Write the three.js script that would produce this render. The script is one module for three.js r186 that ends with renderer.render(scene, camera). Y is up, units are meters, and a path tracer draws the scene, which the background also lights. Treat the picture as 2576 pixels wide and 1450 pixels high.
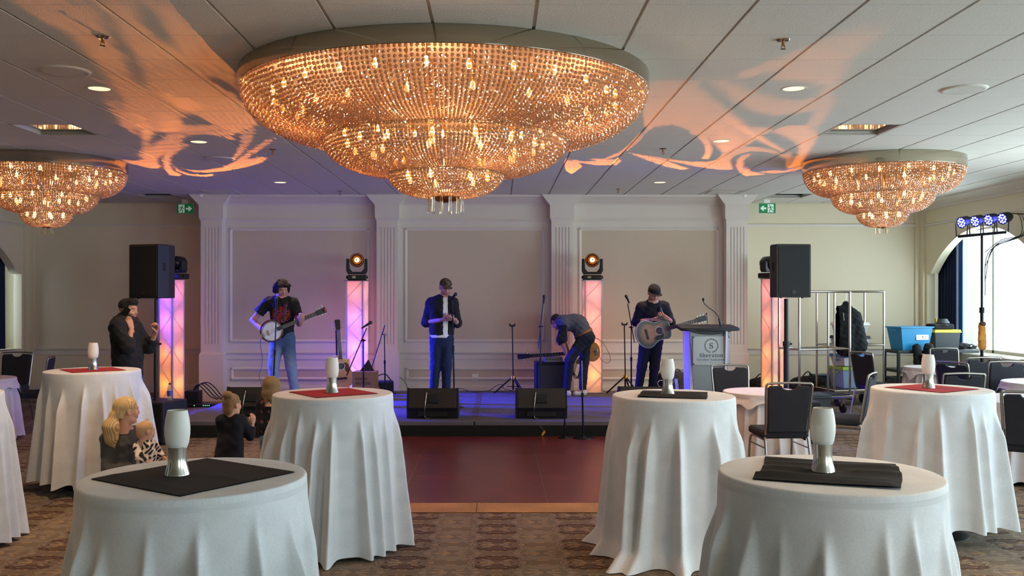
import * as THREE from 'three';
import { mergeGeometries } from 'three/addons/utils/BufferGeometryUtils.js';
import { RoundedBoxGeometry } from 'three/addons/geometries/RoundedBoxGeometry.js';
import { RectAreaLightUniformsLib } from 'three/addons/lights/RectAreaLightUniformsLib.js';

// ---------- camera, sky, daylight, exposure ----------
const F = 2345, EYE = 1.728, VX = 1250, VY = 743;        // focal length in pixels, eye height, vanishing point
const CEIL = EYE + 1.631, STAGE = 0.194;
const scene = new THREE.Scene();
const camera = new THREE.PerspectiveCamera(2 * Math.atan(725 / F) * 180 / Math.PI, 2576 / 1450, 0.05, 100);
camera.position.set(0, EYE, 0);
camera.lookAt(0, EYE, -10);
camera.setViewOffset(2576, 1450, 1288 - VX, 725 - VY, 2576, 1450);   // the lens looks straight down the room
camera.updateProjectionMatrix();

const renderer = new THREE.WebGLRenderer({ antialias: true });
renderer.toneMapping = THREE.LinearToneMapping;
renderer.toneMappingExposure = 0.92;
renderer.shadowMap.enabled = true;
RectAreaLightUniformsLib.init();
const SKY = new THREE.Color(0.76, 0.96, 1.07);
scene.background = SKY.clone().multiplyScalar(4.0);
const DAY = 10.0;                                         // brightness of the daylight in the window openings

// room
const XL = -8.32, XR = 7.53, ZB = -16.54, ZF = 4.5, ZW = -15.37;
// windows: centre along the wall, half width of the opening, spring height, arch radius, sill
const WIN = { zs: [-14.53, -9.75, -4.97, -0.2], half: 1.66, rect: 1.79, spring: 2.10, top: 2.80, sill: 0.79 };
for (const zc of WIN.zs) {
  const l = new THREE.RectAreaLight(SKY, zc < -12 ? DAY * 0.4 : DAY, 3.2, 1.75);   // the far window is half veiled
  l.name = 'window_daylight';
  l.position.set(XR + 0.30, 1.68, zc); l.lookAt(-3, 1.55, zc);
  scene.add(l);
}
const FRONT_WINDOWS = [5.6];             // windows in the wall behind the camera
for (const xc of FRONT_WINDOWS) {
  const l = new THREE.RectAreaLight(SKY, DAY, 2.4, 1.9);
  l.name = 'window_daylight';
  l.position.set(xc, 1.75, ZF + 0.25); l.lookAt(xc, 1.7, -5);
  scene.add(l);
}

// ---------- helpers ----------
const V = (x, y, z) => new THREE.Vector3(x, y, z);
const at = (px, py, D) => V((px - VX) * D / F, EYE - (py - VY) * D / F, -D);
const DF = (py, y = 0) => (EYE - y) * F / (py - VY);      // depth of a point at height y seen at pixel row py
let seedState = 7;
function rng(seed) { let a = seed | 0; return () => { a = (a + 0x6d2b79f5) | 0; let t = Math.imul(a ^ (a >>> 15), 1 | a); t = (t + Math.imul(t ^ (t >>> 7), 61 | t)) ^ t; return ((t ^ (t >>> 14)) >>> 0) / 4294967296; }; }
const rnd = rng(12345);
const sm = (a, b, x) => { const t = Math.min(1, Math.max(0, (x - a) / (b - a))); return t * t * (3 - 2 * t); };
const lerp = (a, b, t) => a + (b - a) * t;

const xf = (g, p = [0, 0, 0], r = [0, 0, 0], s = 1) => {
  const q = new THREE.Quaternion().setFromEuler(new THREE.Euler(...r));
  const sc = Array.isArray(s) ? V(...s) : V(s, s, s);
  const pp = p.isVector3 ? p : V(...p);
  const m = new THREE.Matrix4().compose(pp, q, sc);
  g.applyMatrix4(m);
  return g;
};
const box = (w, h, d, p, r) => xf(new THREE.BoxGeometry(w, h, d), p, r);
const rbox = (w, h, d, rad, p, r, seg = 2) => xf(new RoundedBoxGeometry(w, h, d, seg, Math.min(rad, w / 2.01, h / 2.01, d / 2.01)), p, r);
const cyl = (r1, r2, h, seg = 20, p, r, open = false) => xf(new THREE.CylinderGeometry(r1, r2, h, seg, 1, open), p, r);
const ball = (r, p, s, seg = 16) => xf(new THREE.SphereGeometry(r, seg, Math.max(8, seg * 0.6 | 0)), p, [0, 0, 0], s ?? 1);
const torus = (R, r, p, rot, a = Math.PI * 2, seg = 32, rs = 8) => xf(new THREE.TorusGeometry(R, r, rs, seg, a), p, rot);
const lathe = (pts, seg = 32, p, r) => xf(new THREE.LatheGeometry(pts.map(([x, y]) => new THREE.Vector2(x, y)), seg), p, r);
const vv = (p) => p.isVector3 ? p : V(...p);
// straight bar between two points
const bar = (a, b, r, seg = 10, r2) => {
  a = vv(a); b = vv(b);
  const d = b.clone().sub(a), L = d.length(), g = new THREE.CylinderGeometry(r2 ?? r, r, L, seg);
  g.translate(0, L / 2, 0);
  g.applyQuaternion(new THREE.Quaternion().setFromUnitVectors(V(0, 1, 0), d.normalize()));
  g.translate(a.x, a.y, a.z);
  return g;
};
const tube = (pts, r, n = 24, rs = 7, closed = false) => new THREE.TubeGeometry(new THREE.CatmullRomCurve3(pts.map(vv), closed, 'catmullrom', 0.5), n, r, rs, closed);
const shapeOf = (pts) => { const s = new THREE.Shape(); pts.forEach(([x, y], i) => i ? s.lineTo(x, y) : s.moveTo(x, y)); s.closePath(); return s; };
const extr = (shape, depth, bevel = 0, p, r, cs = 12) => {
  const g = new THREE.ExtrudeGeometry(shape, { depth: Math.max(1e-4, depth - 2 * bevel), bevelEnabled: bevel > 0, bevelThickness: bevel, bevelSize: bevel, bevelOffset: -bevel, bevelSegments: 2, curveSegments: cs });
  g.translate(0, 0, bevel);
  return xf(g, p, r);
};
// sweep of a flat profile (u across, v up) along a straight run from a to b; profile u axis = given direction
const run = (prof, a, b, uDir, vDir = V(0, 1, 0)) => {
  a = vv(a); b = vv(b);
  const pos = [], idx = [], n = prof.length;
  const put = (o, [u, v]) => { const p = o.clone().addScaledVector(uDir, u).addScaledVector(vDir, v); pos.push(p.x, p.y, p.z); };
  for (let i = 0; i < n; i++) { const j = (i + 1) % n, k = pos.length / 3; put(a, prof[i]); put(a, prof[j]); put(b, prof[j]); put(b, prof[i]); idx.push(k, k + 1, k + 2, k, k + 2, k + 3); }
  const k0 = pos.length / 3; for (const q of prof) put(a, q); const k1 = pos.length / 3; for (const q of prof) put(b, q);
  for (const t of THREE.ShapeUtils.triangulateShape(prof.map(([x, y]) => new THREE.Vector2(x, y)), [])) { idx.push(k0 + t[0], k0 + t[1], k0 + t[2], k1 + t[0], k1 + t[2], k1 + t[1]); }
  const g = new THREE.BufferGeometry();
  g.setAttribute('position', new THREE.Float32BufferAttribute(pos, 3)); g.setIndex(idx);
  const o = g.toNonIndexed(); o.computeVertexNormals();
  o.setAttribute('uv', new THREE.Float32BufferAttribute(new Float32Array(o.attributes.position.count * 2), 2));
  return o;
};
function join(...list) {
  list = list.flat(3).filter(Boolean);
  const colored = list.some((g) => g.attributes.color);
  const out = list.map((g) => {
    const n = g.index ? g.toNonIndexed() : g.clone();
    for (const k of Object.keys(n.attributes)) if (!['position', 'normal', 'uv', 'color'].includes(k)) n.deleteAttribute(k);
    if (!n.attributes.normal) n.computeVertexNormals();
    if (!n.attributes.uv) n.setAttribute('uv', new THREE.Float32BufferAttribute(new Float32Array(n.attributes.position.count * 2), 2));
    if (colored && !n.attributes.color) n.setAttribute('color', new THREE.Float32BufferAttribute(new Float32Array(n.attributes.position.count * 3).fill(1), 3));
    if (!colored && n.attributes.color) n.deleteAttribute('color');
    n.morphAttributes = {};
    return n;
  });
  return out.length === 1 ? out[0] : mergeGeometries(out, false);
}
// box projected uv in metres
function metricUV(g, s = 1) {
  if (g.index) g = g.toNonIndexed();
  const p = g.attributes.position, n = g.attributes.normal, uv = new Float32Array(p.count * 2);
  for (let i = 0; i < p.count; i++) {
    const ax = Math.abs(n.getX(i)), ay = Math.abs(n.getY(i)), az = Math.abs(n.getZ(i));
    const [u, v] = ay >= ax && ay >= az ? [p.getX(i), p.getZ(i)] : ax >= az ? [p.getZ(i), p.getY(i)] : [p.getX(i), p.getY(i)];
    uv[i * 2] = u * s; uv[i * 2 + 1] = v * s;
  }
  g.setAttribute('uv', new THREE.Float32BufferAttribute(uv, 2));
  return g;
}
const taken = new Map();
const numbered = (name) => { const n = taken.get(name) ?? 0; taken.set(name, n + 1); return n ? name + '_' + String(n).padStart(3, '0') : name; };
function tag(o, label, category, group, kind) { if (label) o.userData.label = label; if (category) o.userData.category = category; if (group) o.userData.group = group; if (kind) o.userData.kind = kind; return o; }
function part(name, geo, mat, parent, label) {
  const m = new THREE.Mesh(Array.isArray(geo) ? join(...geo) : geo, mat);
  m.name = parent ? name : numbered(name);
  m.castShadow = true; m.receiveShadow = true;
  (parent ?? scene).add(m);
  if (label) m.userData.label = label;
  return m;
}
function thing(name, label, category, pos = [0, 0, 0], turn = 0, group) {
  const o = new THREE.Group();
  o.name = numbered(name); scene.add(o);
  o.position.copy(vv(pos)); o.rotation.y = turn;
  return tag(o, label, category, group);
}
function solo(name, geo, mat, label, category, group) { return tag(part(name, geo, mat), label, category, group); }
function structure(name, geo, mat, label, parent) { const m = part(name, geo, mat, parent); if (!parent) m.userData.kind = 'structure'; if (label) m.userData.label = label; return m; }
function copyOf(o, pos, turn, label, group) {
  const c = o.clone(); c.name = numbered(o.name.replace(/_\d{3}$/, '')); c.userData = { ...o.userData };
  c.position.copy(vv(pos)); if (turn !== undefined) c.rotation.y = turn; scene.add(c);
  if (label) c.userData.label = label; if (group) c.userData.group = group;
  return c;
}
function spot(parent, p, target, color, intensity, angle, penumbra, radius = 1) {
  const l = new THREE.SpotLight(color, intensity, 0, angle, penumbra, 2);
  l.name = 'beam'; l.position.copy(vv(p)); l.target.position.copy(vv(target)); l.castShadow = true; l.shadow.radius = radius;
  scene.add(l, l.target); return l;
}
function lamp(p, color, intensity, radius = 1, name = 'lamp_light') {
  const l = new THREE.PointLight(color, intensity, 0, 2); l.name = name; l.position.copy(vv(p)); l.castShadow = true; l.shadow.radius = radius; scene.add(l); return l;
}

// ---------- textures ----------
function noiseField(n, cells, seed) {           // tiling value noise
  const r = rng(seed), g = new Float32Array(cells * cells).map(() => r()), out = new Float32Array(n * n);
  for (let y = 0; y < n; y++) for (let x = 0; x < n; x++) {
    const fx = x / n * cells, fy = y / n * cells, x0 = fx | 0, y0 = fy | 0, tx = fx - x0, ty = fy - y0, sx = tx * tx * (3 - 2 * tx), sy = ty * ty * (3 - 2 * ty);
    const a = g[y0 * cells + x0], b = g[y0 * cells + (x0 + 1) % cells], c = g[((y0 + 1) % cells) * cells + x0], d = g[((y0 + 1) % cells) * cells + (x0 + 1) % cells];
    out[y * n + x] = lerp(lerp(a, b, sx), lerp(c, d, sx), sy);
  }
  return out;
}
function fbm(n, octaves, seed) { const out = new Float32Array(n * n); let tot = 0; for (const [c, w] of octaves) { const f = noiseField(n, c, seed + c); for (let i = 0; i < out.length; i++) out[i] += f[i] * w; tot += w; } return out.map((v) => v / tot); }
function texture(n, f, srgb = true, rep = 1) {
  const d = new Uint8Array(n * n * 4);
  for (let i = 0; i < n * n; i++) { const c = f(i, i % n, i / n | 0); d[i * 4] = c[0]; d[i * 4 + 1] = c[1]; d[i * 4 + 2] = c[2]; d[i * 4 + 3] = 255; }
  const t = new THREE.DataTexture(d, n, n); t.wrapS = t.wrapT = THREE.RepeatWrapping; t.magFilter = THREE.LinearFilter; t.minFilter = THREE.LinearMipmapLinearFilter; t.generateMipmaps = true;
  if (srgb) t.colorSpace = THREE.SRGBColorSpace;
  t.repeat.set(rep, rep); t.needsUpdate = true; return t;
}
const grey = (f, lo, hi) => { const v = Math.max(0, Math.min(255, lo + (hi - lo) * f)); return [v, v, v]; };
function canvasTexture(w, h, draw) {
  const c = document.createElement('canvas'); c.width = w; c.height = h; draw(c.getContext('2d'), w, h);
  const t = new THREE.CanvasTexture(c); t.colorSpace = THREE.SRGBColorSpace; t.wrapS = t.wrapT = THREE.RepeatWrapping; t.magFilter = THREE.LinearFilter; t.anisotropy = 8; return t;
}
const std = (o) => new THREE.MeshStandardMaterial({ roughness: 0.7, ...o });
const phys = (o) => new THREE.MeshPhysicalMaterial({ roughness: 0.5, ...o });

const plasterBump = texture(256, (() => { const f = fbm(256, [[64, 1], [128, 1]], 3); return (i) => grey(f[i], 0, 255); })(), false);
const clothBump = texture(256, (i, x, y) => grey(0.5 + 0.25 * Math.sin(x * Math.PI / 2) + 0.25 * Math.sin(y * Math.PI / 2), 0, 255), false);
const tileBump = texture(512, (() => { const f = fbm(512, [[128, 1], [256, 1.4], [32, 0.5]], 11), g = noiseField(512, 170, 5); return (i) => grey(f[i] * 0.7 + (g[i] > 0.72 ? -0.2 : 0.2), 0, 255); })(), false);
const brushed = texture(256, (() => { const r = rng(5), col = new Float32Array(256).map(() => r()); return (i, x, y) => grey(col[y] * 0.8 + r() * 0.2, 90, 200); })(), false);
clothBump.repeat.set(6, 6);
const softNoise = texture(256, (() => { const f = fbm(256, [[4, 1], [16, 0.7], [64, 0.5]], 21); return (i) => grey(f[i], 205, 255); })(), true);

const M = {
  wall: std({ color: '#ddd3b8', roughness: 0.85, bumpMap: plasterBump, bumpScale: 0.0006 }),
  panel: std({ color: '#c9bba6', roughness: 0.9, bumpMap: plasterBump, bumpScale: 0.0008 }),
  trim: std({ color: '#d9d2c8', roughness: 0.55 }),
  tile: std({ color: '#d3d0c6', roughness: 0.95, bumpMap: tileBump, bumpScale: 0.0022 }),
  tee: std({ color: '#b5b1a6', roughness: 0.6 }),
  chrome: std({ color: '#b9b5ac', metalness: 1, roughness: 0.14 }),
  steel: std({ color: '#b9b6ae', metalness: 1, roughness: 0.3, roughnessMap: brushed }),
  satin: std({ color: '#c4bfb2', metalness: 1, roughness: 0.26 }),
  black: std({ color: '#141416', roughness: 0.55 }),
  blackGloss: std({ color: '#101012', roughness: 0.3 }),
  blackMat: std({ color: '#17171a', roughness: 0.9 }),
  grille: std({ color: '#0d0e10', roughness: 0.75 }),
  cable: std({ color: '#101014', roughness: 0.6 }),
  brass: std({ color: '#b98b3a', metalness: 1, roughness: 0.3 }),
  white: std({ color: '#efeeea', roughness: 0.7 }),
};
// ---------- the room ----------
const carpetTex = canvasTexture(1024, 720, (c, w, h) => {
  const base = '#766959', dark = '#4a3122', mid = '#634c3a', gold = '#a08a66', pale = '#93867a';
  c.fillStyle = base; c.fillRect(0, 0, w, h);
  const r = rng(77);
  const leaf = (x, y, s, a, col, lobes = 5) => {            // an acanthus leaf with a scalloped edge
    c.save(); c.translate(x, y); c.rotate(a); c.scale(s, s * 0.8); c.fillStyle = col; c.beginPath(); c.moveTo(0, 0);
    for (let i = 0; i <= lobes; i++) { const t = i / lobes; c.quadraticCurveTo(20 + t * 95, -46 - 16 * Math.sin(t * 9), 26 + t * 100, -30 * (1 - t * 0.9)); }
    for (let i = lobes; i >= 0; i--) { const t = i / lobes; c.quadraticCurveTo(20 + t * 95, 46 + 16 * Math.sin(t * 9), 12 + t * 100, 30 * (1 - t * 0.9)); }
    c.closePath(); c.fill(); c.restore();
  };
  const scroll = (x, y, s, fx, fy, col, wd) => {
    c.save(); c.translate(x, y); c.scale(s * fx, s * fy); c.strokeStyle = col; c.lineWidth = wd; c.lineCap = 'round'; c.beginPath(); c.moveTo(0, 0);
    c.bezierCurveTo(60, -20, 110, -90, 60, -120); c.bezierCurveTo(20, -135, 0, -95, 30, -82); c.stroke(); c.restore();
  };
  const ellip = (X, Y, a, b, col) => { c.fillStyle = col; c.beginPath(); c.ellipse(X, Y, a, b, 0, 0, 7); c.fill(); };
  const medallion = (x, y, ring, field, lf, lf2) => {
    for (const dx of [-w, 0, w]) for (const dy of [-h, 0, h]) {
      c.save(); c.translate(x + dx, y + dy); c.scale(1.38, 1.38); const X = 0, Y = 0;
      for (const sy of [-1, 1]) {                          // crescents above and below, leaf sprays to both sides
        ellip(X, Y + sy * 118, 178, 74, ring); ellip(X, Y + sy * 104, 150, 56, field); ellip(X, Y + sy * 122, 120, 34, ring); ellip(X, Y + sy * 128, 84, 18, lf2); ellip(X, Y + sy * 132, 66, 12, ring);
        ellip(X, Y + sy * 196, 46, 18, lf); ellip(X, Y + sy * 196, 22, 8, ring);
      }
      leaf(X - 10, Y, 1.2, Math.PI, ring); leaf(X - 14, Y, 1.0, Math.PI, lf, 7); leaf(X - 44, Y - 44, 0.72, Math.PI + 0.5, lf2, 6); leaf(X - 44, Y + 44, 0.72, Math.PI - 0.5, lf2, 6);
      leaf(X + 10, Y, 0.95, 0, ring); leaf(X + 14, Y, 0.75, 0, lf2, 7); leaf(X + 54, Y - 42, 0.6, -0.6, lf, 5); leaf(X + 54, Y + 42, 0.6, 0.6, lf, 5);
      leaf(X + 178, Y, 0.62, 0, ring, 5); leaf(X + 182, Y, 0.5, 0, lf, 5); ellip(X - 196, Y - 18, 26, 12, lf2); ellip(X - 196, Y + 18, 26, 12, lf2); ellip(X - 216, Y, 30, 10, ring);
      for (const fx of [-1, 1]) for (const fy of [-1, 1]) { scroll(X + fx * 178, Y + fy * 62, 0.66, fx, fy, lf2, 15); scroll(X + fx * 205, Y + fy * 26, 0.5, -fx, -fy, ring, 13); scroll(X + fx * 92, Y + fy * 150, 0.42, fx, -fy, lf, 12); leaf(X + fx * 150, Y + fy * 172, 0.42, fx > 0 ? fy * 0.4 : Math.PI - fy * 0.4, lf2, 4); }
      c.restore();
    }
  };
  medallion(w / 2, h / 2, '#857b70', '#746a5e', gold, pale);
  medallion(0, 0, dark, mid, gold, pale);
  const im = c.getImageData(0, 0, w, h), d = im.data;
  for (let i = 0; i < d.length; i += 4) { const k = (r() - 0.5) * 34; d[i] += k; d[i + 1] += k; d[i + 2] += k; }
  c.putImageData(im, 0, 0);
});
carpetTex.repeat.set(1 / 0.597, 1 / 0.43);
M.carpet = std({ map: carpetTex, color: '#e8e0d6', roughness: 1, bumpMap: plasterBump, bumpScale: 0.002 });
const RW = XR - XL + 1.6, RD = ZF - ZB + 0.6;
const floorObj = structure('floor', metricUV(box(RW, 0.2, RD, [(XL + XR) / 2, -0.1, (ZF + ZB) / 2])), M.carpet, 'patterned brown and taupe carpet with oval medallions');

// ceiling: slab, metal grid and lay-in tiles
const ceiling = new THREE.Group(); ceiling.name = 'ceiling'; ceiling.userData = { kind: 'structure', label: 'suspended ceiling of square textured tiles in a metal grid' }; scene.add(ceiling);
part('ceiling_slab', box(RW, 0.2, RD, [(XL + XR) / 2, CEIL + 0.36, (ZF + ZB) / 2]), M.tee, ceiling);
const TX0 = -2.825, TD0 = 5.233, TS = 0.61;
const tileKey = (i, j) => i + ',' + j;
const openTiles = new Set([tileKey(-3, 6), tileKey(10, 6), tileKey(-5, 16), tileKey(12, 16)]);
{
  const tiles = [];
  for (let i = -9; i <= 17; i++) for (let j = -16; j <= 18; j++) {
    const x0 = Math.max(XL, TX0 + i * TS), x1 = Math.min(XR, TX0 + (i + 1) * TS), d0 = TD0 + j * TS, d1 = Math.min(16.52, TD0 + (j + 1) * TS);
    if (x1 - x0 < 0.05 || d1 - d0 < 0.05 || openTiles.has(tileKey(i, j))) continue;
    const dm = (d0 + d1) / 2, px = VX + ((x0 + x1) / 2) * F / dm, py = VY - (CEIL - EYE) * F / dm;
    tiles.push({ x0, x1, d0, d1, seen: dm > 4.8 && px > -150 && px < 2726 && py > -90, full: x1 - x0 > TS - 0.01 && d1 - d0 > TS - 0.01 });
  }
  const geoOf = (t) => metricUV(box(t.x1 - t.x0 - 0.022, 0.02, t.d1 - t.d0 - 0.007, [(t.x0 + t.x1) / 2, CEIL + 0.01, -(t.d0 + t.d1) / 2]), 1.6);
  const seen = tiles.filter((t) => t.seen).sort((a, b) => a.d0 - b.d0), own = new Set(seen.slice(0, 300));
  for (const t of own) part('ceiling_tile', geoOf(t), M.tile, ceiling);
  const rest = part('ceiling_tile', tiles.filter((t) => !own.has(t)).map(geoOf), M.tile, ceiling); rest.userData.kind = 'stuff';
  const bars = [];
  for (let i = -9; i <= 18; i++) bars.push(box(0.024, 0.03, RD, [TX0 + i * TS, CEIL + 0.027, (ZF + ZB) / 2]));
  for (let j = -16; j <= 19; j++) bars.push(box(RW, 0.03, 0.024, [(XL + XR) / 2, CEIL + 0.029, -(TD0 + j * TS)]));
  part('ceiling_grid', bars, M.tee, ceiling);
}

// side walls with arched openings in front of rectangular windows
function archWall(name, side) {
  const s = new THREE.Shape(); s.moveTo(-ZF - 0.3, 0); s.lineTo(-ZB + 0.3, 0); s.lineTo(-ZB + 0.3, CEIL + 0.25); s.lineTo(-ZF - 0.3, CEIL + 0.25); s.closePath();
  const R = (WIN.half ** 2 + (WIN.top - WIN.spring) ** 2) / (2 * (WIN.top - WIN.spring)), cy = WIN.top - R, a = Math.acos(WIN.half / R);
  const o = s.clone(); o.holes = [];
  for (const z of WIN.zs) {
    const c = -z, h = new THREE.Path();
    h.moveTo(c - WIN.rect, WIN.sill); h.lineTo(c + WIN.rect, WIN.sill); h.lineTo(c + WIN.rect, WIN.spring); h.lineTo(c + WIN.half, WIN.spring);
    h.absarc(c, cy, R, a, Math.PI - a, false); h.lineTo(c - WIN.rect, WIN.spring); h.closePath(); s.holes.push(h);
    const q = new THREE.Path(); q.moveTo(c - 1.72, WIN.sill); q.lineTo(c + 1.72, WIN.sill); q.lineTo(c + 1.72, 2.86); q.lineTo(c - 1.72, 2.86); q.closePath(); o.holes.push(q);
  }
  const x = side > 0 ? XR : XL - 0.14, xo = side > 0 ? XR + 0.46 : XL - 0.6;
  const shelf = box(0.46, 0.05, RD, [side > 0 ? XR + 0.22 : XL - 0.22, WIN.sill - 0.025, (ZF + ZB) / 2]);
  structure(name, join(metricUV(extr(s, 0.14, 0, [x, 0, 0], [0, Math.PI / 2, 0], 48)), metricUV(extr(o, 0.14, 0, [xo, 0, 0], [0, Math.PI / 2, 0])), metricUV(shelf)), M.wall, 'cream plaster wall with arched window openings');
}
archWall('wall_right', 1); archWall('wall_left', -1);
structure('wall_back', metricUV(box(RW, CEIL + 0.3, 0.2, [(XL + XR) / 2, (CEIL + 0.3) / 2, ZB - 0.1])), M.wall, 'cream wall beside the stage with a chair rail');
{
  const s = shapeOf([[XL - 0.8, 0], [XR + 0.8, 0], [XR + 0.8, CEIL + 0.3], [XL - 0.8, CEIL + 0.3]]);
  for (const c of FRONT_WINDOWS) { const h = new THREE.Path(); h.moveTo(c - 1.25, 0.75); h.lineTo(c + 1.25, 0.75); h.lineTo(c + 1.25, 2.75); h.lineTo(c - 1.25, 2.75); h.closePath(); s.holes.push(h); }
  structure('wall_front', metricUV(extr(s, 0.2, 0, [0, 0, ZF])), M.wall);
}
// windows: frame and glass
M.glass = phys({ color: '#ffffff', transmission: 1, thickness: 0, roughness: 0, ior: 1.5 });
WIN.zs.forEach((z, i) => {
  for (const side of [1, -1]) {
    const x = side > 0 ? XR + 0.53 : XL - 0.53;
    const w = new THREE.Group(); w.name = 'window_' + (i * 2 + (side > 0 ? 1 : 2)); w.userData.kind = 'structure'; w.userData.label = 'tall window with slim white mullions behind the arch'; scene.add(w);
    const fr = [];
    for (const d of [-1.70, -0.57, 0.57, 1.70]) fr.push(box(0.05, 2.07, 0.045, [x, (WIN.sill + 2.86) / 2, z + d]));
    for (const y of [WIN.sill + 0.02, 2.84]) fr.push(box(0.05, 0.05, 3.44, [x, y, z]));
    part('window_frame', fr, M.trim, w);
    for (let k = -1; k <= 1; k++) part('pane', box(0.004, 2.03, 1.09, [x, (WIN.sill + 2.86) / 2, z + k * 1.135]), M.glass, w);
  }
});
FRONT_WINDOWS.forEach((x, i) => {
  const w = new THREE.Group(); w.name = 'window_' + (i + 9); w.userData.kind = 'structure'; scene.add(w);
  part('window_frame', [-1.23, 0, 1.23].map((d) => box(0.05, 2.0, 0.05, [x + d, 1.75, ZF + 0.12])).concat([0.77, 2.73].map((y) => box(2.5, 0.05, 0.05, [x, y, ZF + 0.12]))), M.trim, w);
  for (const d of [-0.615, 0.615]) part('pane', box(1.19, 1.93, 0.004, [x + d, 1.75, ZF + 0.12]), M.glass, w);
});
// crown along side walls
const CROWN = [[0, -0.15], [0.02, -0.15], [0.035, -0.125], [0.16, -0.035], [0.19, -0.03], [0.2, 0], [0, 0]];
structure('trim_1', join(run(CROWN, [XR, CEIL, ZF], [XR, CEIL, ZB], V(-1, 0, 0)), run([[0, -0.02], [0.025, -0.02], [0.03, 0], [0, 0.02]], [XR, 2.96, ZF], [XR, 2.96, ZB], V(-1, 0, 0))), M.trim, 'cove moulding along the window wall');
structure('trim_2', join(run(CROWN, [XL, CEIL, ZB], [XL, CEIL, ZF], V(1, 0, 0)), run([[0, -0.02], [0.025, -0.02], [0.03, 0], [0, 0.02]], [XL, 2.96, ZB], [XL, 2.96, ZF], V(1, 0, 0))), M.trim, 'cove moulding along the curtained wall');
// shallow pier strips in the two far corners
structure('trim_3', join(box(0.05, CEIL, 0.16, [XR - 0.02, CEIL / 2, ZB + 0.08]), box(0.12, CEIL, 0.04, [XR - 0.06, CEIL / 2, ZB + 0.02])), M.wall);
structure('trim_4', join(box(0.05, CEIL, 0.16, [XL + 0.02, CEIL / 2, ZB + 0.08]), box(0.12, CEIL, 0.04, [XL + 0.06, CEIL / 2, ZB + 0.02])), M.wall);
// recess walls: frieze line, chair rail, baseboard
const RAIL = [[0, 0], [0.018, 0.004], [0.02, 0.085], [0.04, 0.098], [0.045, 0.115], [0, 0.12]];
const BASE = [[0, 0], [0.02, 0], [0.02, 0.12], [0.012, 0.15], [0, 0.155]];
const FRIEZE = [[0, -0.018], [0.014, -0.018], [0.03, 0.012], [0.03, 0.022], [0, 0.022]];
const BX0 = -4.82, BX1 = 4.07;                                   // the projecting stage wall
for (const [a, b, n] of [[XL, BX0, 1], [BX1, XR, 2]]) {
  structure('trim_' + (n + 4), join(run(RAIL, [a, 0.668, ZB], [b, 0.668, ZB], V(0, 0, 1)), run(FRIEZE, [a, 2.962, ZB], [b, 2.962, ZB], V(0, 0, 1))), M.trim, 'white chair rail and frieze line on the recessed wall');
  structure('baseboard_' + (n === 1 ? 'left' : 'right'), run(BASE, [a, 0, ZB], [b, 0, ZB], V(0, 0, 1)), M.trim);
}
// stage wall
const stageWall = new THREE.Group(); stageWall.name = 'wall_stage'; stageWall.userData = { kind: 'structure', label: 'panelled wall behind the stage between fluted pilasters' }; scene.add(stageWall);
part('wall_body', metricUV(box(BX1 - BX0, CEIL + 0.2, ZW - ZB, [(BX0 + BX1) / 2, (CEIL + 0.2) / 2, (ZW + ZB) / 2])), M.trim, stageWall);
const CR2 = CROWN.map(([u, v]) => [u * 1.2, v]);
part('crown', run(CR2, [BX0, CEIL, ZW], [BX1, CEIL, ZW], V(0, 0, 1)), M.trim, stageWall);
part('frieze', run(FRIEZE, [BX0, 2.96, ZW], [BX1, 2.96, ZW], V(0, 0, 1)), M.trim, stageWall);
part('chair_rail', run(RAIL, [BX0, 0.668, ZW], [BX1, 0.668, ZW], V(0, 0, 1)), M.trim, stageWall);
part('wall_base', run(BASE.map(([u, v]) => [u, v * 1.3]), [BX0, STAGE * 0.2, ZW], [BX1, STAGE * 0.2, ZW], V(0, 0, 1)), M.trim, stageWall);
const wx = (px) => (px - VX) * -ZW / F, wy = (py) => EYE - (py - VY) * -ZW / F;
const FRAME = [[0, 0], [0.012, 0], [0.026, 0.014], [0.026, 0.03], [0.012, 0.05], [0, 0.055]];
const frameMould = (x0, x1, y0, y1) => join(
  run(FRAME.map(([u, v]) => [u, v]), [x0, y0, ZW], [x1, y0, ZW], V(0, 0, 1)), run(FRAME.map(([u, v]) => [u, -v]), [x0, y1, ZW], [x1, y1, ZW], V(0, 0, 1)),
  run(FRAME.map(([u, v]) => [u, v]), [x0, y0, ZW], [x0, y1, ZW], V(0, 0, 1), V(1, 0, 0)), run(FRAME.map(([u, v]) => [u, -v]), [x1, y0, ZW], [x1, y1, ZW], V(0, 0, 1), V(1, 0, 0)));
for (const [a, b] of [[577, 930], [1017, 1370], [1455, 1808]]) {
  const x0 = wx(a), x1 = wx(b);
  const f = part('panel_frame', frameMould(x0, x1, wy(862), wy(573)), M.trim, stageWall);
  part('panel_field', metricUV(box(x1 - x0 - 0.09, wy(573) - wy(862) - 0.09, 0.008, [(x0 + x1) / 2, (wy(573) + wy(862)) / 2, ZW + 0.003])), M.panel, f);
  const g = part('panel_frame', frameMould(x0 + 0.02, x1 - 0.02, wy(957), wy(925)), M.trim, stageWall);
  part('panel_field', metricUV(box(x1 - x0 - 0.13, wy(925) - wy(957) - 0.09, 0.008, [(x0 + x1) / 2, (wy(925) + wy(957)) / 2, ZW + 0.003])), M.panel, g);
}
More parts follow.
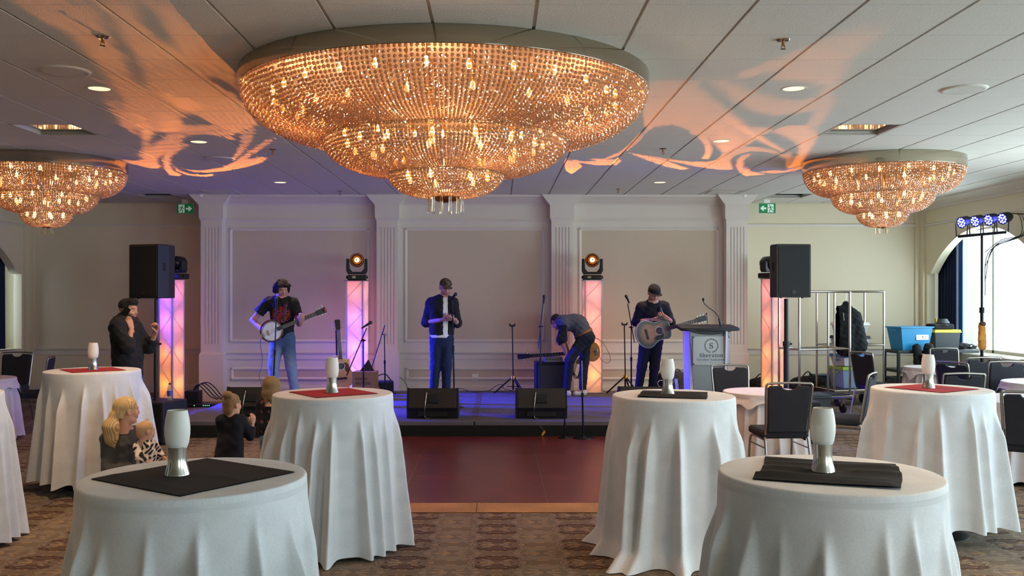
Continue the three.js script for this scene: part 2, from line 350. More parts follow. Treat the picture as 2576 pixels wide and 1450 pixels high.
for (const c of [531.5, 974, 1414, 1854]) {
  const P = new THREE.Group(); P.name = numbered('pilaster'); P.userData = { kind: 'structure', label: 'white fluted pilaster of the stage wall' }; scene.add(P);
  const D = 15.16, x = (c - VX) * D / F, w = 0.345, dp = 0.21;
  P.position.set(x, 0, ZW);
  const h = w / 2, outline = [[-h, 0], [-h, dp]], n = 5, gw = 0.024, step = 0.052;
  for (let i = 0; i < n; i++) { const gx = (i - (n - 1) / 2) * step; outline.push([gx - gw / 2, dp], [gx - gw / 2 + 0.005, dp - 0.014], [gx + gw / 2 - 0.005, dp - 0.014], [gx + gw / 2, dp]); }
  outline.push([h, dp], [h, 0]);
  const upright = (shape, y0, y1) => xf(extr(shape, y1 - y0, 0), [0, y0, 0], [-Math.PI / 2, 0, 0]);
  part('shaft', [xf(extr(shapeOf(outline.map(([a, b]) => [a, -b])), 2.834 - 0.926, 0), [0, 0.926, 0], [-Math.PI / 2, 0, 0]), box(w, 0.15, dp, [0, 0.851, dp / 2]), box(w, 0.17, dp, [0, 2.919, dp / 2])], M.trim, P);
  const flare = (w0, w1, d0, d1, y0, y1) => { const g = new THREE.BoxGeometry(1, 1, 1), p = g.attributes.position; for (let i = 0; i < p.count; i++) { const t = p.getY(i) > 0; const ww = t ? w1 : w0, dd = t ? d1 : d0; p.setXYZ(i, p.getX(i) * ww, t ? y1 : y0, (p.getZ(i) + 0.5) * dd); } const o = g.toNonIndexed(); o.computeVertexNormals(); return o; };
  part('plinth', [box(w + 0.045, 0.76, dp + 0.02, [0, 0.38, dp / 2 + 0.01]), flare(w + 0.045, w, dp + 0.02, dp, 0.76, 0.80)], M.trim, P);
  part('capital', [flare(w, w + 0.05, dp, dp + 0.025, 2.94, 2.99), box(w + 0.05, 0.21, dp + 0.025, [0, 3.095, dp / 2 + 0.0125]), flare(w + 0.06, w + 0.30, dp + 0.03, dp + 0.08, 3.20, 3.345), box(w + 0.31, 0.014, dp + 0.09, [0, CEIL - 0.007, dp / 2 + 0.045])], M.trim, P);
}
// wall socket and strike plate on the stage wall
solo('wall_socket', [rbox(0.10, 0.115, 0.012, 0.004, at(1195, 950, 15.36)), box(0.02, 0.03, 0.004, at(1193, 947, 15.352))], M.white, 'white double wall socket low on the stage wall', 'socket');
solo('strike_plate', [box(0.028, 0.10, 0.01, at(558, 953, 15.35))], M.steel, 'small steel strike plate beside the first pilaster', 'plate');

// curtains
M.navy = std({ color: '#16233f', roughness: 0.95 });
M.blueCurtain = std({ color: '#24508c', roughness: 0.95 });
M.sheer = phys({ color: '#f0efe6', roughness: 1, transmission: 0.5, thickness: 0, side: THREE.DoubleSide });
function curtain(mat, x, z0, z1, y0, y1, folds, amp, label, seed) {
  const n = folds * 10, r = rng(seed), ph = r() * 6, pos = [], idx = [], rows = 6;
  for (let j = 0; j <= rows; j++) for (let i = 0; i <= n; i++) {
    const t = i / n, f = Math.sin(t * folds * Math.PI * 2 + ph + 0.6 * Math.sin(t * 9)) * amp * (0.8 + 0.4 * (1 - j / rows));
    pos.push(x + f, lerp(y0, y1, j / rows), lerp(z0, z1, t));
  }
  for (let j = 0; j < rows; j++) for (let i = 0; i < n; i++) { const a = j * (n + 1) + i; idx.push(a, a + 1, a + n + 2, a, a + n + 2, a + n + 1); }
  const g = new THREE.BufferGeometry(); g.setAttribute('position', new THREE.Float32BufferAttribute(pos, 3)); g.setIndex(idx); g.computeVertexNormals();
  mat.side = THREE.DoubleSide;
  return solo('curtain', g, mat, label, 'curtain');
}
{
  const cx = XR + 0.24;
  curtain(M.navy, cx, -16.36, -15.73, 0.8, 2.95, 6, 0.03, 'dark navy curtain gathered at the far jamb of the bright window', 1);
  curtain(M.blueCurtain, cx + 0.04, -15.73, -15.60, 0.8, 2.95, 1, 0.02, 'brighter blue edge curtain next to the gathered navy one', 2);
  curtain(M.sheer, cx + 0.10, -15.62, -15.36, 0.8, 2.95, 4, 0.02, 'pale sheer curtain beside the blue curtain edge', 3);
  const lx = XL - 0.24;
  curtain(M.navy, XL - 0.19, -16.12, -12.7, 0.8, 2.95, 20, 0.035, 'dark navy curtain closed across the far arched window', 4);
  for (const [k, z] of WIN.zs.slice(1).entries()) curtain(M.navy, lx, z - 1.8, z + 1.5, 0.8, 2.95, 20, 0.035, 'dark navy curtain drawn over a side window', 5 + k).userData.group = 'drawn side curtains';
}
// ---------- chandeliers ----------
const WARM = new THREE.Color(1.0, 0.67, 0.41);
M.bulb = std({ color: '#fff1d8', emissive: new THREE.Color(1.0, 0.66, 0.28), emissiveIntensity: 11, roughness: 0.4 });
M.bead = phys({ color: '#d6b590', roughness: 0.05, transmission: 0.62, thickness: 0, ior: 2.1, specularIntensity: 1, flatShading: true });
M.crystal = phys({ color: '#fff4e2', roughness: 0.02, transmission: 1, thickness: 0.02, ior: 1.6, flatShading: true });
M.band = std({ color: '#b3aa96', metalness: 1, roughness: 0.10 });
M.plate = std({ color: '#7d6048', roughness: 0.85 });
M.brassDull = std({ color: '#a9773f', metalness: 1, roughness: 0.35 });
const beadGeo = new THREE.IcosahedronGeometry(1, 0), bulbGeo = lathe([[0.0001, -0.03], [0.012, -0.026], [0.017, -0.008], [0.015, 0.012], [0.006, 0.034], [0.0001, 0.045]], 10);
const dropGeo = new THREE.CylinderGeometry(0.011, 0.014, 0.10, 6); dropGeo.translate(0, -0.05, 0);
function chandelier(label, x, D, tiers, strands, bandH, own, power, dropLen) {
  const o = thing('chandelier', label, 'chandelier', [x, 0, -D], 0, 'crystal ceiling chandeliers');
  const Y = (b) => EYE + b, r = rng(own + 91), R0 = tiers[0][0];
  part('band', lathe([[R0 + 0.018, CEIL - 0.002], [R0 + 0.018, CEIL - bandH], [R0 + 0.012, CEIL - bandH - 0.006], [R0 + 0.004, CEIL - bandH], [R0 + 0.004, CEIL - 0.004]], 128), M.band, o, 'polished metal band');
  part('ceiling_plate', lathe([[R0, CEIL - 0.012], [0.001, CEIL - 0.012]], 64), M.plate, o);
  const mats = [], hold = [];
  tiers.slice(0, -1).forEach(([ra, ya], k) => {
    const [rb, yb] = tiers[k + 1], n = strands[k];
    if (k) part('tier_ring', lathe([[ra + 0.012, Y(ya) + 0.012], [ra + 0.014, Y(ya) - 0.004], [ra, Y(ya) - 0.006], [ra - 0.006, Y(ya) + 0.012]], 96), M.band, o);
    // arc length of the quarter ellipse
    const pts = []; for (let i = 0; i <= 60; i++) { const p = i / 60 * Math.PI / 2; pts.push([rb + (ra - rb) * Math.cos(p), ya - (ya - yb) * Math.sin(p)]); }
    const cum = [0]; for (let i = 1; i <= 60; i++) cum.push(cum[i - 1] + Math.hypot(pts[i][0] - pts[i - 1][0], pts[i][1] - pts[i - 1][1]));
    for (let s = 0; s < n; s++) {
      const a = s / n * Math.PI * 2; let L = 0.012;
      while (L < cum[60]) {
        let i = 1; while (cum[i] < L) i++;
        const f = (L - cum[i - 1]) / (cum[i] - cum[i - 1]), rr = lerp(pts[i - 1][0], pts[i][0], f), yy = lerp(pts[i - 1][1], pts[i][1], f);
        const size = Math.min(0.0145, rr * Math.PI / n * 0.92) * (0.92 + 0.16 * r());
        if (r() > 0.012) mats.push({ p: V(Math.cos(a) * rr, Y(yy), Math.sin(a) * rr), s: size, a: r() * 6, e: r() * 6 });
        L += Math.max(size * 2.12, 0.016);
      }
    }
  });
  const e = new THREE.Euler(), q = new THREE.Quaternion(), m4 = (b) => new THREE.Matrix4().compose(b.p, q.setFromEuler(e.set(b.a, b.e, 0)), V(b.s, b.s, b.s));
  mats.sort((a, b) => a.s === b.s ? 0 : (b.p.z + b.s * 40) - (a.p.z + a.s * 40));
  for (const b of mats.slice(0, own)) { const g = part('bead', beadGeo, M.bead, o); g.position.copy(b.p); g.rotation.set(b.a, b.e, 0); g.scale.setScalar(b.s); }
  const rest = mats.slice(own), im = new THREE.InstancedMesh(beadGeo, M.bead, rest.length);
  rest.forEach((b, i) => im.setMatrixAt(i, m4(b))); im.name = 'bead_string'; im.userData.kind = 'stuff'; im.castShadow = im.receiveShadow = true; o.add(im);
  // bulbs
  const rods = [];
  const bulbRing = (rad, b, n, ph) => { for (let i = 0; i < n; i++) { const a = (i + ph + 0.2 * (r() - 0.5)) / n * Math.PI * 2, g = part('bulb', bulbGeo, M.bulb, o); g.position.set(Math.cos(a) * rad, Y(b) + (r() - 0.5) * 0.03, Math.sin(a) * rad); rods.push(bar([g.position.x, g.position.y + 0.03, g.position.z], [g.position.x, CEIL - 0.014, g.position.z], 0.005, 6)); } };
  tiers.slice(0, -1).forEach(([ra, ya], k) => {
    const [rb, yb] = tiers[k + 1], n = k === 0 ? Math.round(ra * 18) : k === 1 ? Math.round(ra * 16) : 7;
    bulbRing(lerp(rb, ra, 0.62), ya - (ya - yb) * 0.18, n, 0);
    if (k < 2) bulbRing(lerp(rb, ra, 0.24), ya - (ya - yb) * 0.45, Math.round(n * 0.6), 0.5);
    if (k === 2) lamp([x, Y(lerp(ya, yb, 0.3)), -D], WARM, power * 0.3, 3, 'chandelier_light');
    else { const nl = k ? 3 : 6; for (let i = 0; i < nl; i++) { const a = (i + 0.5) / nl * Math.PI * 2, rr = lerp(rb, ra, 0.35); lamp([x + Math.cos(a) * rr, Y(lerp(ya, yb, 0.3)), -D + Math.sin(a) * rr], WARM, power * (k ? 0.25 : 0.62), 3, 'chandelier_light'); } }
  });
  part('rods', rods, M.brassDull, o).name = 'rod';
  // finial and drop crystals
  const [rl, yl] = tiers[tiers.length - 1];
  part('finial', [ball(rl * 0.85, [0, Y(yl) + 0.01, 0], [1, 0.45, 1], 20), bar([0, Y(yl) - 0.02, 0], [0, CEIL - 0.02, 0], 0.008)], M.brassDull, o);
  const nd = own ? 12 : 6;
  for (let i = 0; i < nd; i++) { const a = i / nd * Math.PI * 2 + 0.2, g = part('crystal_drop', dropGeo, M.crystal, o); g.position.set(Math.cos(a) * rl, Y(yl), Math.sin(a) * rl); g.scale.set(1, dropLen / 0.1, 1); g.rotation.y = a; }
  return o;
}
const CH = -0.39;
chandelier('large three-tiered crystal bead chandelier over the dance floor', CH, 7.11, [[1.515, 1.518], [0.925, 1.169], [0.433, 0.92], [0.13, 0.745]], [270, 190, 104], 0.113, 300, 3.2, 0.115);
chandelier('small crystal bead chandelier near the bright arched window', 4.68, 11.32, [[0.91, 1.50], [0.585, 1.218], [0.294, 1.0], [0.07, 0.825]], [190, 130, 76], 0.13, 0, 0.8, 0.075);
chandelier('small crystal bead chandelier near the closed navy curtain', -5.47, 11.32, [[0.91, 1.50], [0.585, 1.218], [0.294, 1.0], [0.07, 0.825]], [190, 130, 76], 0.13, 0, 0.8, 0.075);

// ---------- fixtures on the ceiling ----------
const ceilAt = (px, py) => { const D = (CEIL - EYE) * F / (VY - py); return V((px - VX) * D / F, CEIL, -D); };
M.downGlow = std({ color: '#fff2d0', emissive: new THREE.Color(1.0, 0.78, 0.42), emissiveIntensity: 1.5, roughness: 0.6 });
M.offWhite = std({ color: '#d8d4c8', roughness: 0.6 });
for (const [px, py, lb] of [[250, 223, 'near the round ceiling speaker on the curtained side'], [500, 357, 'lit by the orange swirl close to the large chandelier'], [705, 459, 'close above the guitarist with the banjo'], [1997, 223, 'on the window side of the large chandelier'], [1815, 355, 'inside the fainter orange swirl'], [1660, 459, 'above the man with the sunburst guitar']]) {
  const p = ceilAt(px, py), o = thing('downlight', 'round recessed downlight ' + lb, 'downlight', p, 0, 'recessed downlights');
  part('trim_ring', lathe([[0.082, 0], [0.088, -0.004], [0.098, -0.003], [0.1, 0]], 36), M.offWhite, o);
  part('lamp_lens', lathe([[0.0001, -0.0015], [0.082, -0.0015]], 32), M.downGlow, o);
  spot(o, [p.x, p.y - 0.01, p.z], [p.x, 0, p.z], new THREE.Color(1, 0.66, 0.38), 18, 0.95, 0.8, 3);
}
for (const [x, D, lb] of [[-3.14, 4.3, 'over the smooth black napkin table'], [2.36, 4.3, 'over the crumpled black napkin table'], [-3.14, 1.3, 'behind the picture taker on the curtained side'], [2.36, 1.3, 'behind the picture taker on the window side']]) {
  const o = thing('downlight', 'round recessed downlight ' + lb, 'downlight', [x, CEIL, -D], 0, 'recessed downlights');
  part('trim_ring', lathe([[0.082, 0], [0.088, -0.004], [0.098, -0.003], [0.1, 0]], 36), M.offWhite, o);
  part('lamp_lens', lathe([[0.0001, -0.0015], [0.082, -0.0015]], 32), M.downGlow, o);
  spot(o, [x, CEIL - 0.01, -D], [x, 0, -D], new THREE.Color(1, 0.66, 0.38), 18, 0.95, 0.8, 3);
}
for (const [px, py, lb] of [[165, 178, 'half lit by orange light'], [2425, 224, 'beyond the lit downlight on the window side'], [553, 399, 'near the orange swirl tail']]) {
  const o = thing('ceiling_speaker', 'round white ceiling speaker grille ' + lb, 'speaker', ceilAt(px, py), 0, 'round ceiling speakers');
  part('rim', lathe([[0.150, -0.012], [0.168, -0.010], [0.176, 0]], 48), M.offWhite, o);
  part('grille', lathe([[0.0001, -0.011], [0.150, -0.011]], 48), M.tile, o);
}
for (const [px, py, lb] of [[258, 92, 'over the curtained side'], [1970, 100, 'over the window side'], [686, 376, 'beside the orange swirl tail'], [1668, 374, 'between swirl and large chandelier'], [855, 481, 'close to the stage wall'], [1555, 476, 'close to the third pilaster']]) {
  const o = thing('sprinkler', 'small metal fire sprinkler ' + lb, 'sprinkler', ceilAt(px, py), 0, 'ceiling sprinklers');
  part('escutcheon', lathe([[0.0001, -0.012], [0.03, -0.012], [0.042, -0.003], [0.044, 0]], 24), M.steel, o);
  part('body', [cyl(0.008, 0.010, 0.03, 10, [0, -0.025, 0]), torus(0.012, 0.003, [0, -0.045, 0], [0, 0, 0], Math.PI * 2, 16, 6)], M.brassDull, o);
  part('deflector', lathe([[0.0001, -0.062], [0.018, -0.062], [0.018, -0.059], [0.0001, -0.059]], 14), M.steel, o);
}
for (const [px, py, lb] of [[1872, 490, 'over the last pilaster'], [1413, 491, 'over the third pilaster'], [1002, 492, 'over the second pilaster'], [507, 490, 'over the first pilaster']]) {
  const o = thing('smoke_detector', 'white domed smoke detector ' + lb, 'detector', ceilAt(px, py), 0, 'smoke detectors');
  part('base', cyl(0.055, 0.06, 0.015, 24, [0, -0.008, 0]), M.white, o);
  part('dome', lathe([[0.05, -0.015], [0.045, -0.032], [0.028, -0.045], [0.0001, -0.05]], 24), M.white, o);
}
M.louver = std({ color: '#cfc9bd', metalness: 1, roughness: 0.08 });
for (const [i, j, lb, on] of [[-3, 6, 'square ceiling light with mirror louvre on the curtained side', 1], [10, 6, 'square ceiling light with mirror louvre on the window side', 1], [-5, 16, 'unlit square ceiling light above the floor totem', 0], [12, 16, 'unlit square ceiling light above the luggage carts', 0]]) {
  const x = TX0 + (i + 0.5) * TS, D = TD0 + (j + 0.5) * TS, o = thing('ceiling_light', lb, 'ceiling light', [x, CEIL, -D]);
  part('housing', [box(TS, 0.10, 0.012, [0, 0.07, -TS / 2]), box(TS, 0.10, 0.012, [0, 0.07, TS / 2]), box(0.012, 0.10, TS, [-TS / 2, 0.07, 0]), box(0.012, 0.10, TS, [TS / 2, 0.07, 0])], M.black, o);
  part('frame', [box(TS, 0.01, 0.02, [0, 0.004, -TS / 2 + 0.01]), box(TS, 0.01, 0.02, [0, 0.004, TS / 2 - 0.01]), box(0.02, 0.01, TS, [-TS / 2 + 0.01, 0.004, 0]), box(0.02, 0.01, TS, [TS / 2 - 0.01, 0.004, 0])], M.tee, o);
  part('reflector', box(TS - 0.02, 0.01, TS - 0.02, [0, on ? 0.035 : 0.09, 0]), on ? M.louver : M.steel, o);
}
for (const [i, j, lb] of [[-3, 15, 'above the first pilaster'], [10, 15, 'above the last pilaster']]) {
  const x = TX0 + (i + 0.5) * TS, D = TD0 + (j + 0.5) * TS, o = thing('access_panel', 'white ceiling access panel ' + lb, 'panel', [x, CEIL, -D], 0, 'ceiling access panels');
  part('frame', [box(0.5, 0.012, 0.025, [0, -0.004, -0.24]), box(0.5, 0.012, 0.025, [0, -0.004, 0.24]), box(0.025, 0.012, 0.5, [-0.24, -0.004, 0]), box(0.025, 0.012, 0.5, [0.24, -0.004, 0])], M.tee, o);
  part('lid', box(0.44, 0.006, 0.44, [0, -0.002, 0]), M.offWhite, o);
}
// exit signs
function exitSign(px, py, mirror, label) {
  const D = 15.9, p = at(px, py, D), o = thing('exit_sign', label, 'sign', p);
  const t = canvasTexture(420, 252, (c, w, h) => {
    c.fillStyle = '#0d7a48'; c.fillRect(0, 0, w, h); c.save(); if (mirror) { c.translate(w, 0); c.scale(-1, 1); }
    c.fillStyle = '#dff3e6'; c.fillRect(50, 22, 150, 208); c.strokeStyle = '#0d7a48'; c.fillStyle = '#0d7a48'; c.lineCap = 'round'; c.lineJoin = 'round';
    c.beginPath(); c.arc(150, 52, 16, 0, 7); c.fill(); c.lineWidth = 26; c.beginPath(); c.moveTo(138, 82); c.lineTo(112, 140); c.stroke();
    c.lineWidth = 15; c.beginPath(); c.moveTo(134, 84); c.lineTo(88, 92); c.lineTo(70, 118); c.moveTo(140, 86); c.lineTo(158, 118); c.lineTo(186, 116); c.stroke();
    c.lineWidth = 18; c.beginPath(); c.moveTo(110, 140); c.lineTo(92, 180); c.lineTo(56, 196); c.moveTo(116, 140); c.lineTo(150, 164); c.lineTo(146, 220); c.stroke();
    c.fillStyle = '#dff3e6'; c.beginPath(); c.moveTo(232, 104); c.lineTo(312, 104); c.lineTo(282, 62); c.lineTo(322, 62); c.lineTo(388, 126); c.lineTo(322, 190); c.lineTo(282, 190); c.lineTo(312, 148); c.lineTo(232, 148); c.closePath(); c.fill(); c.restore();
  });
  part('housing', [rbox(0.29, 0.175, 0.03, 0.004, [0, 0, 0]), box(0.1, CEIL - p.y - 0.08, 0.02, [0, (CEIL - p.y + 0.08) / 2, 0])], M.white, o);
  const g = new THREE.PlaneGeometry(0.284, 0.168); g.translate(0, 0, 0.0165);
  part('sign_face', g, std({ map: t, roughness: 0.5, emissive: '#ffffff', emissiveMap: t, emissiveIntensity: 0.22 }), o);
}
exitSign(466, 525.5, false, 'green running man exit sign with arrow pointing to the first pilaster');
exitSign(1929.5, 524.5, true, 'green running man exit sign with arrow pointing to the last pilaster');
// ---------- stage ----------
M.deck = std({ color: '#6c6870', roughness: 0.95, bumpMap: plasterBump, bumpScale: 0.0015, map: softNoise });
M.tape = std({ color: '#5b4f47', roughness: 0.8 });
M.skirt = std({ color: '#0c0f0e', roughness: 0.9 });
{
  const o = thing('stage_platform', 'low modular stage with dark carpeted decks and black skirt', 'stage');
  const cols = [-3.93, -2.71, -0.274, 2.166, 3.386], rows = [11.29, 13.12, 14.96];
  for (let i = 0; i < 4; i++) for (let j = 0; j < 2; j++) {
    const w = cols[i + 1] - cols[i], d = rows[j + 1] - rows[j];
    part('deck', metricUV(rbox(w - 0.012, 0.05, d - 0.012, 0.004, [(cols[i] + cols[i + 1]) / 2, STAGE - 0.025, -(rows[j] + rows[j + 1]) / 2])), M.deck, o);
  }
  part('tape_strip', box(0.075, 0.003, 3.6, [-0.274, STAGE + 0.0005, -13.1]), M.tape, o);
  part('skirt', [box(7.31, STAGE - 0.045, 0.02, [(cols[0] + cols[4]) / 2, (STAGE - 0.045) / 2, -11.305]), box(0.02, STAGE - 0.045, 3.64, [cols[0] + 0.015, (STAGE - 0.045) / 2, -13.12]), box(0.02, STAGE - 0.045, 3.64, [cols[4] - 0.015, (STAGE - 0.045) / 2, -13.12])], M.skirt, o);
  part('underframe', box(7.2, STAGE - 0.06, 3.5, [(cols[0] + cols[4]) / 2, (STAGE - 0.06) / 2, -13.1]), M.blackMat, o);
}
// ---------- dance floor ----------
const mahog = texture(512, (() => { const f = fbm(512, [[6, 1], [40, 0.6]], 31), r = rng(9), line = new Float32Array(512).map(() => r()); return (i, x, y) => { const k = 0.72 + 0.3 * f[i] + 0.12 * (line[y] - 0.5); return [136 * k, 62 * k, 48 * k]; }; })(), true);
const oak = texture(512, (() => { const f = fbm(512, [[5, 1], [60, 0.5]], 41), r = rng(19), line = new Float32Array(512).map(() => r()); return (i, x, y) => { const k = 0.8 + 0.25 * f[i] + 0.1 * (line[y] - 0.5); return [186 * k, 138 * k, 88 * k]; }; })(), true);
M.mahogany = std({ map: mahog, color: '#d8c8c4', roughness: 0.30 });
M.oak = std({ map: oak, roughness: 0.45 });
M.alu = std({ color: '#c8b8a8', metalness: 1, roughness: 0.3 });
{
  const o = thing('dance_floor', 'portable reddish brown parquet dance floor with oak edge ramps', 'dance floor');
  const xs = [-2.026, -0.806, 0.417, 1.637], ds = [7.65, 8.864, 10.077, 11.27];
  for (let i = 0; i < 3; i++) for (let j = 0; j < 3; j++) part('floor_panel', metricUV(box(xs[i + 1] - xs[i] - 0.005, 0.02, ds[j + 1] - ds[j] - 0.005, [(xs[i] + xs[i + 1]) / 2, 0.011, -(ds[j] + ds[j + 1]) / 2])), M.mahogany, o);
  const j = []; for (const x of xs.slice(1, 3)) j.push(box(0.004, 0.019, 3.62, [x, 0.011, -9.46])); for (const d of ds.slice(1, 3)) j.push(box(3.66, 0.019, 0.004, [-0.195, 0.011, -d]));
  part('joint_strip', j, M.alu, o);
  const RAMP = [[0, 0.002], [0.26, 0.002], [0.26, 0.006], [0.02, 0.022], [0, 0.022]];
  const ramp = (a, b, dir) => { const g = run(RAMP, a, b, dir); return metricUV(g); };
  part('edge_ramp', ramp([-2.026, 0, -7.65], [-0.165, 0, -7.65], V(0, 0, 1)), M.oak, o);
  part('edge_ramp', ramp([-0.160, 0, -7.65], [1.637, 0, -7.65], V(0, 0, 1)), M.oak, o);
  part('edge_ramp', ramp([-2.026, 0, -11.27], [-2.026, 0, -7.65], V(-1, 0, 0)), M.oak, o);
  part('edge_ramp', ramp([1.637, 0, -7.65], [1.637, 0, -11.27], V(1, 0, 0)), M.oak, o);
}
// ---------- tables with cloths ----------
const linen = texture(512, (() => { const f = fbm(512, [[8, 0.6], [128, 0.5], [256, 0.6]], 61); return (i) => grey(f[i], 226, 255); })(), true);
M.cloth = phys({ color: '#e9ecee', map: linen, roughness: 0.92, sheen: 0.25, sheenColor: new THREE.Color(1, 1, 1), sheenRoughness: 0.6, bumpMap: clothBump, bumpScale: 0.0002, side: THREE.DoubleSide });
M.clothWarm = phys({ color: '#e6dfe0', map: linen, roughness: 0.92, side: THREE.DoubleSide });
// a cloth draped over a round top: rim radius R at height H, falling to the hem with folds
function drape({ R, H, hem, flare, folds, seed, sharp = 1, pool = 0, amp = 0.05, hemWave = 0.012 }) {
  const r = rng(seed), N = 360, pos = [], idx = [], uv = [];
  const ph = []; let a = r() * 0.3; while (a < Math.PI * 2) { ph.push(a); a += (Math.PI * 2 / folds) * (0.62 + 0.76 * r()); }
  const amps = ph.map(() => 0.35 + 1.0 * r()), lean = ph.map(() => (r() - 0.5) * 0.16), start = ph.map(() => 0.0 + 0.10 * r());
  const fold = (th, t) => {
    let s = 0;
    for (let i = 0; i < ph.length; i++) {
      let d = th - (ph[i] + lean[i] * t); d = Math.atan2(Math.sin(d), Math.cos(d));
      const w = (Math.PI * 2 / folds) * (0.095 + 0.145 * t), k = 1 / (1 + (d / w) ** 2 * 1.1 + (d / w) ** 4 * 0.7);
      s += k * amps[i] * sm(start[i], start[i] + 0.26, t);
    }
    return s;
  };
  const rings = [[0, H], [R * 0.5, H], [R * 0.86, H], [R - 0.008, H], [R - 0.002, H - 0.003], [R + 0.001, H - 0.009], [R + 0.002, H - 0.025]].map((q) => ({ rad: q[0], y: q[1], t: -1 }));
  const drop = H - 0.03 - hem, rows = 44;
  for (let j = 1; j <= rows; j++) { const t = j / rows; rings.push({ t, y: H - 0.025 - drop * t, rad: R + 0.003 + flare * Math.pow(t, 1.15) }); }
  rings.forEach((g, j) => {
    for (let i = 0; i <= N; i++) {
      const th = i / N * Math.PI * 2; let rad = g.rad, y = g.y;
      if (g.t >= 0) {
        const f = fold(th, g.t), grow = amp * (0.34 + 0.66 * g.t) * sm(0, 0.07, g.t);
        rad += (Math.min(f, 1.35) * grow - 0.006 * sm(0.04, 0.3, g.t)) * sharp;
        y += g.t * g.t * hemWave * (0.5 - f) * 2 + (g.t > 0.98 ? 0 : 0);
        if (pool && g.t > 0.9) { const k = (g.t - 0.9) / 0.1; rad += pool * k * (0.4 + 0.8 * f) ; y = Math.max(0.006 + 0.02 * f * (1 - k), y); }
        y = Math.max(0.004, y);
      }
      pos.push(Math.cos(th) * rad, y, Math.sin(th) * rad); uv.push(g.t < 0 ? Math.cos(th) * rad * 2 : th * R * 2, g.t < 0 ? Math.sin(th) * rad * 2 : y * 2);
    }
  });
  for (let j = 0; j < rings.length - 1; j++) for (let i = 0; i < N; i++) { const k = j * (N + 1) + i; idx.push(k, k + 1, k + N + 2, k, k + N + 2, k + N + 1); }
  const g = new THREE.BufferGeometry(); g.setAttribute('position', new THREE.Float32BufferAttribute(pos, 3)); g.setAttribute('uv', new THREE.Float32BufferAttribute(uv, 2)); g.setIndex(idx); g.computeVertexNormals();
  // close the seam in the normals
  const n = g.attributes.normal; for (let j = 0; j < rings.length; j++) { const k = j * (N + 1); n.setXYZ(k + N, n.getX(k), n.getY(k), n.getZ(k)); }
  return g;
}
function bareTable(R, H, label, category, pos, foot = 0.26, group) {
  const o = thing(category === 'cocktail table' ? 'cocktail_table' : 'round_table', label, category, pos, 0, group);
  part('tabletop', cyl(R - 0.012, R - 0.012, 0.022, 40, [0, H - 0.018, 0]), M.offWhite, o);
  part('post', cyl(0.035, 0.035, H - 0.06, 16, [0, H / 2, 0]), M.black, o);
  part('foot', lathe([[0.0001, 0.045], [0.05, 0.045], [foot * 0.8, 0.02], [foot, 0.008], [foot, 0.0]], 32), M.black, o);
  return o;
}
// napkins: slightly rumpled square runners
function napkin(mat, w, d, rumple, seed, pos, turn, label, category = 'napkin') {
  const r = rng(seed), nx = 40, nz = 40, top = new THREE.PlaneGeometry(w, d, nx, nz); top.rotateX(-Math.PI / 2);
  const waves = Array.from({ length: 7 }, () => [r() * 6, (r() - 0.5) * 8, 8 + r() * 22, r()]);
  const p = top.attributes.position;
  for (let i = 0; i < p.count; i++) {
    const x = p.getX(i), z = p.getZ(i); let h = 0; for (const [ph, kx, kz, a] of waves) h += Math.pow(Math.max(0, Math.sin(ph + x * kx + z * kz)), 6) * a;
    const e = Math.min(w / 2 - Math.abs(x), d / 2 - Math.abs(z)), quiet = sm(0.05, 0.11, Math.hypot(x, z));
    p.setXYZ(i, x + rumple * 2.5 * Math.sin(z * 11 + waves[0][0]) * 0.25, 0.004 + rumple * h * (0.6 + 0.4 * sm(0, 0.05, e)) * quiet, z + rumple * 2 * Math.sin(x * 9 + waves[1][0]) * 0.25);
  }
  top.computeVertexNormals();
  const under = top.clone(); const q = under.attributes.position; for (let i = 0; i < q.count; i++) q.setY(i, 0.001 + (q.getY(i) - 0.004) * 0.6);
  const ix = under.index.array; for (let i = 0; i < ix.length; i += 3) { const t = ix[i]; ix[i] = ix[i + 1]; ix[i + 1] = t; } under.computeVertexNormals();
  const o = solo(category, join(top, under), mat, label, 'napkin'); o.position.copy(vv(pos)); o.rotation.y = turn; return o;
}
M.redNap = std({ color: '#a31f2b', roughness: 0.9, side: THREE.DoubleSide, bumpMap: clothBump, bumpScale: 0.0003 });
M.blackNap = std({ color: '#141416', roughness: 0.92, side: THREE.DoubleSide, bumpMap: clothBump, bumpScale: 0.0003 });
// table lamp: frosted shade in a flared metal cup
M.frost = phys({ color: '#f3f1ea', roughness: 0.55, transmission: 0.25, thickness: 0, side: THREE.DoubleSide });
const lampProto = (() => {
  const o = new THREE.Group(); o.name = 'table_lamp';
  const cup = lathe([[0.046, 0], [0.0455, 0.003], [0.041, 0.018], [0.0355, 0.040], [0.034, 0.065], [0.036, 0.100], [0.0362, 0.104]], 48);
  { const p = cup.attributes.position; for (let i = 0; i < p.count; i++) if (p.getY(i) > 0.095) p.setY(i, p.getY(i) + Math.sin(Math.atan2(p.getZ(i), p.getX(i)) - 0.6) * 0.011); cup.computeVertexNormals(); }
  part('lamp_base', [cup, lathe([[0.0001, 0.001], [0.045, 0.001]], 32)], std({ color: '#c9c6be', metalness: 1, roughness: 0.22, side: THREE.DoubleSide }), o, 'brushed metal cup');
  part('lamp_shade', lathe([[0.0001, 0.088], [0.022, 0.090], [0.034, 0.099], [0.0415, 0.118], [0.0462, 0.150], [0.0465, 0.178], [0.0425, 0.212], [0.0362, 0.240], [0.0352, 0.2405], [0.0345, 0.240], [0.041, 0.21], [0.0445, 0.178]], 48), M.frost, o, 'frosted white glass shade');
  return o;
})();
const RT = 0.41, HT = 1.05;
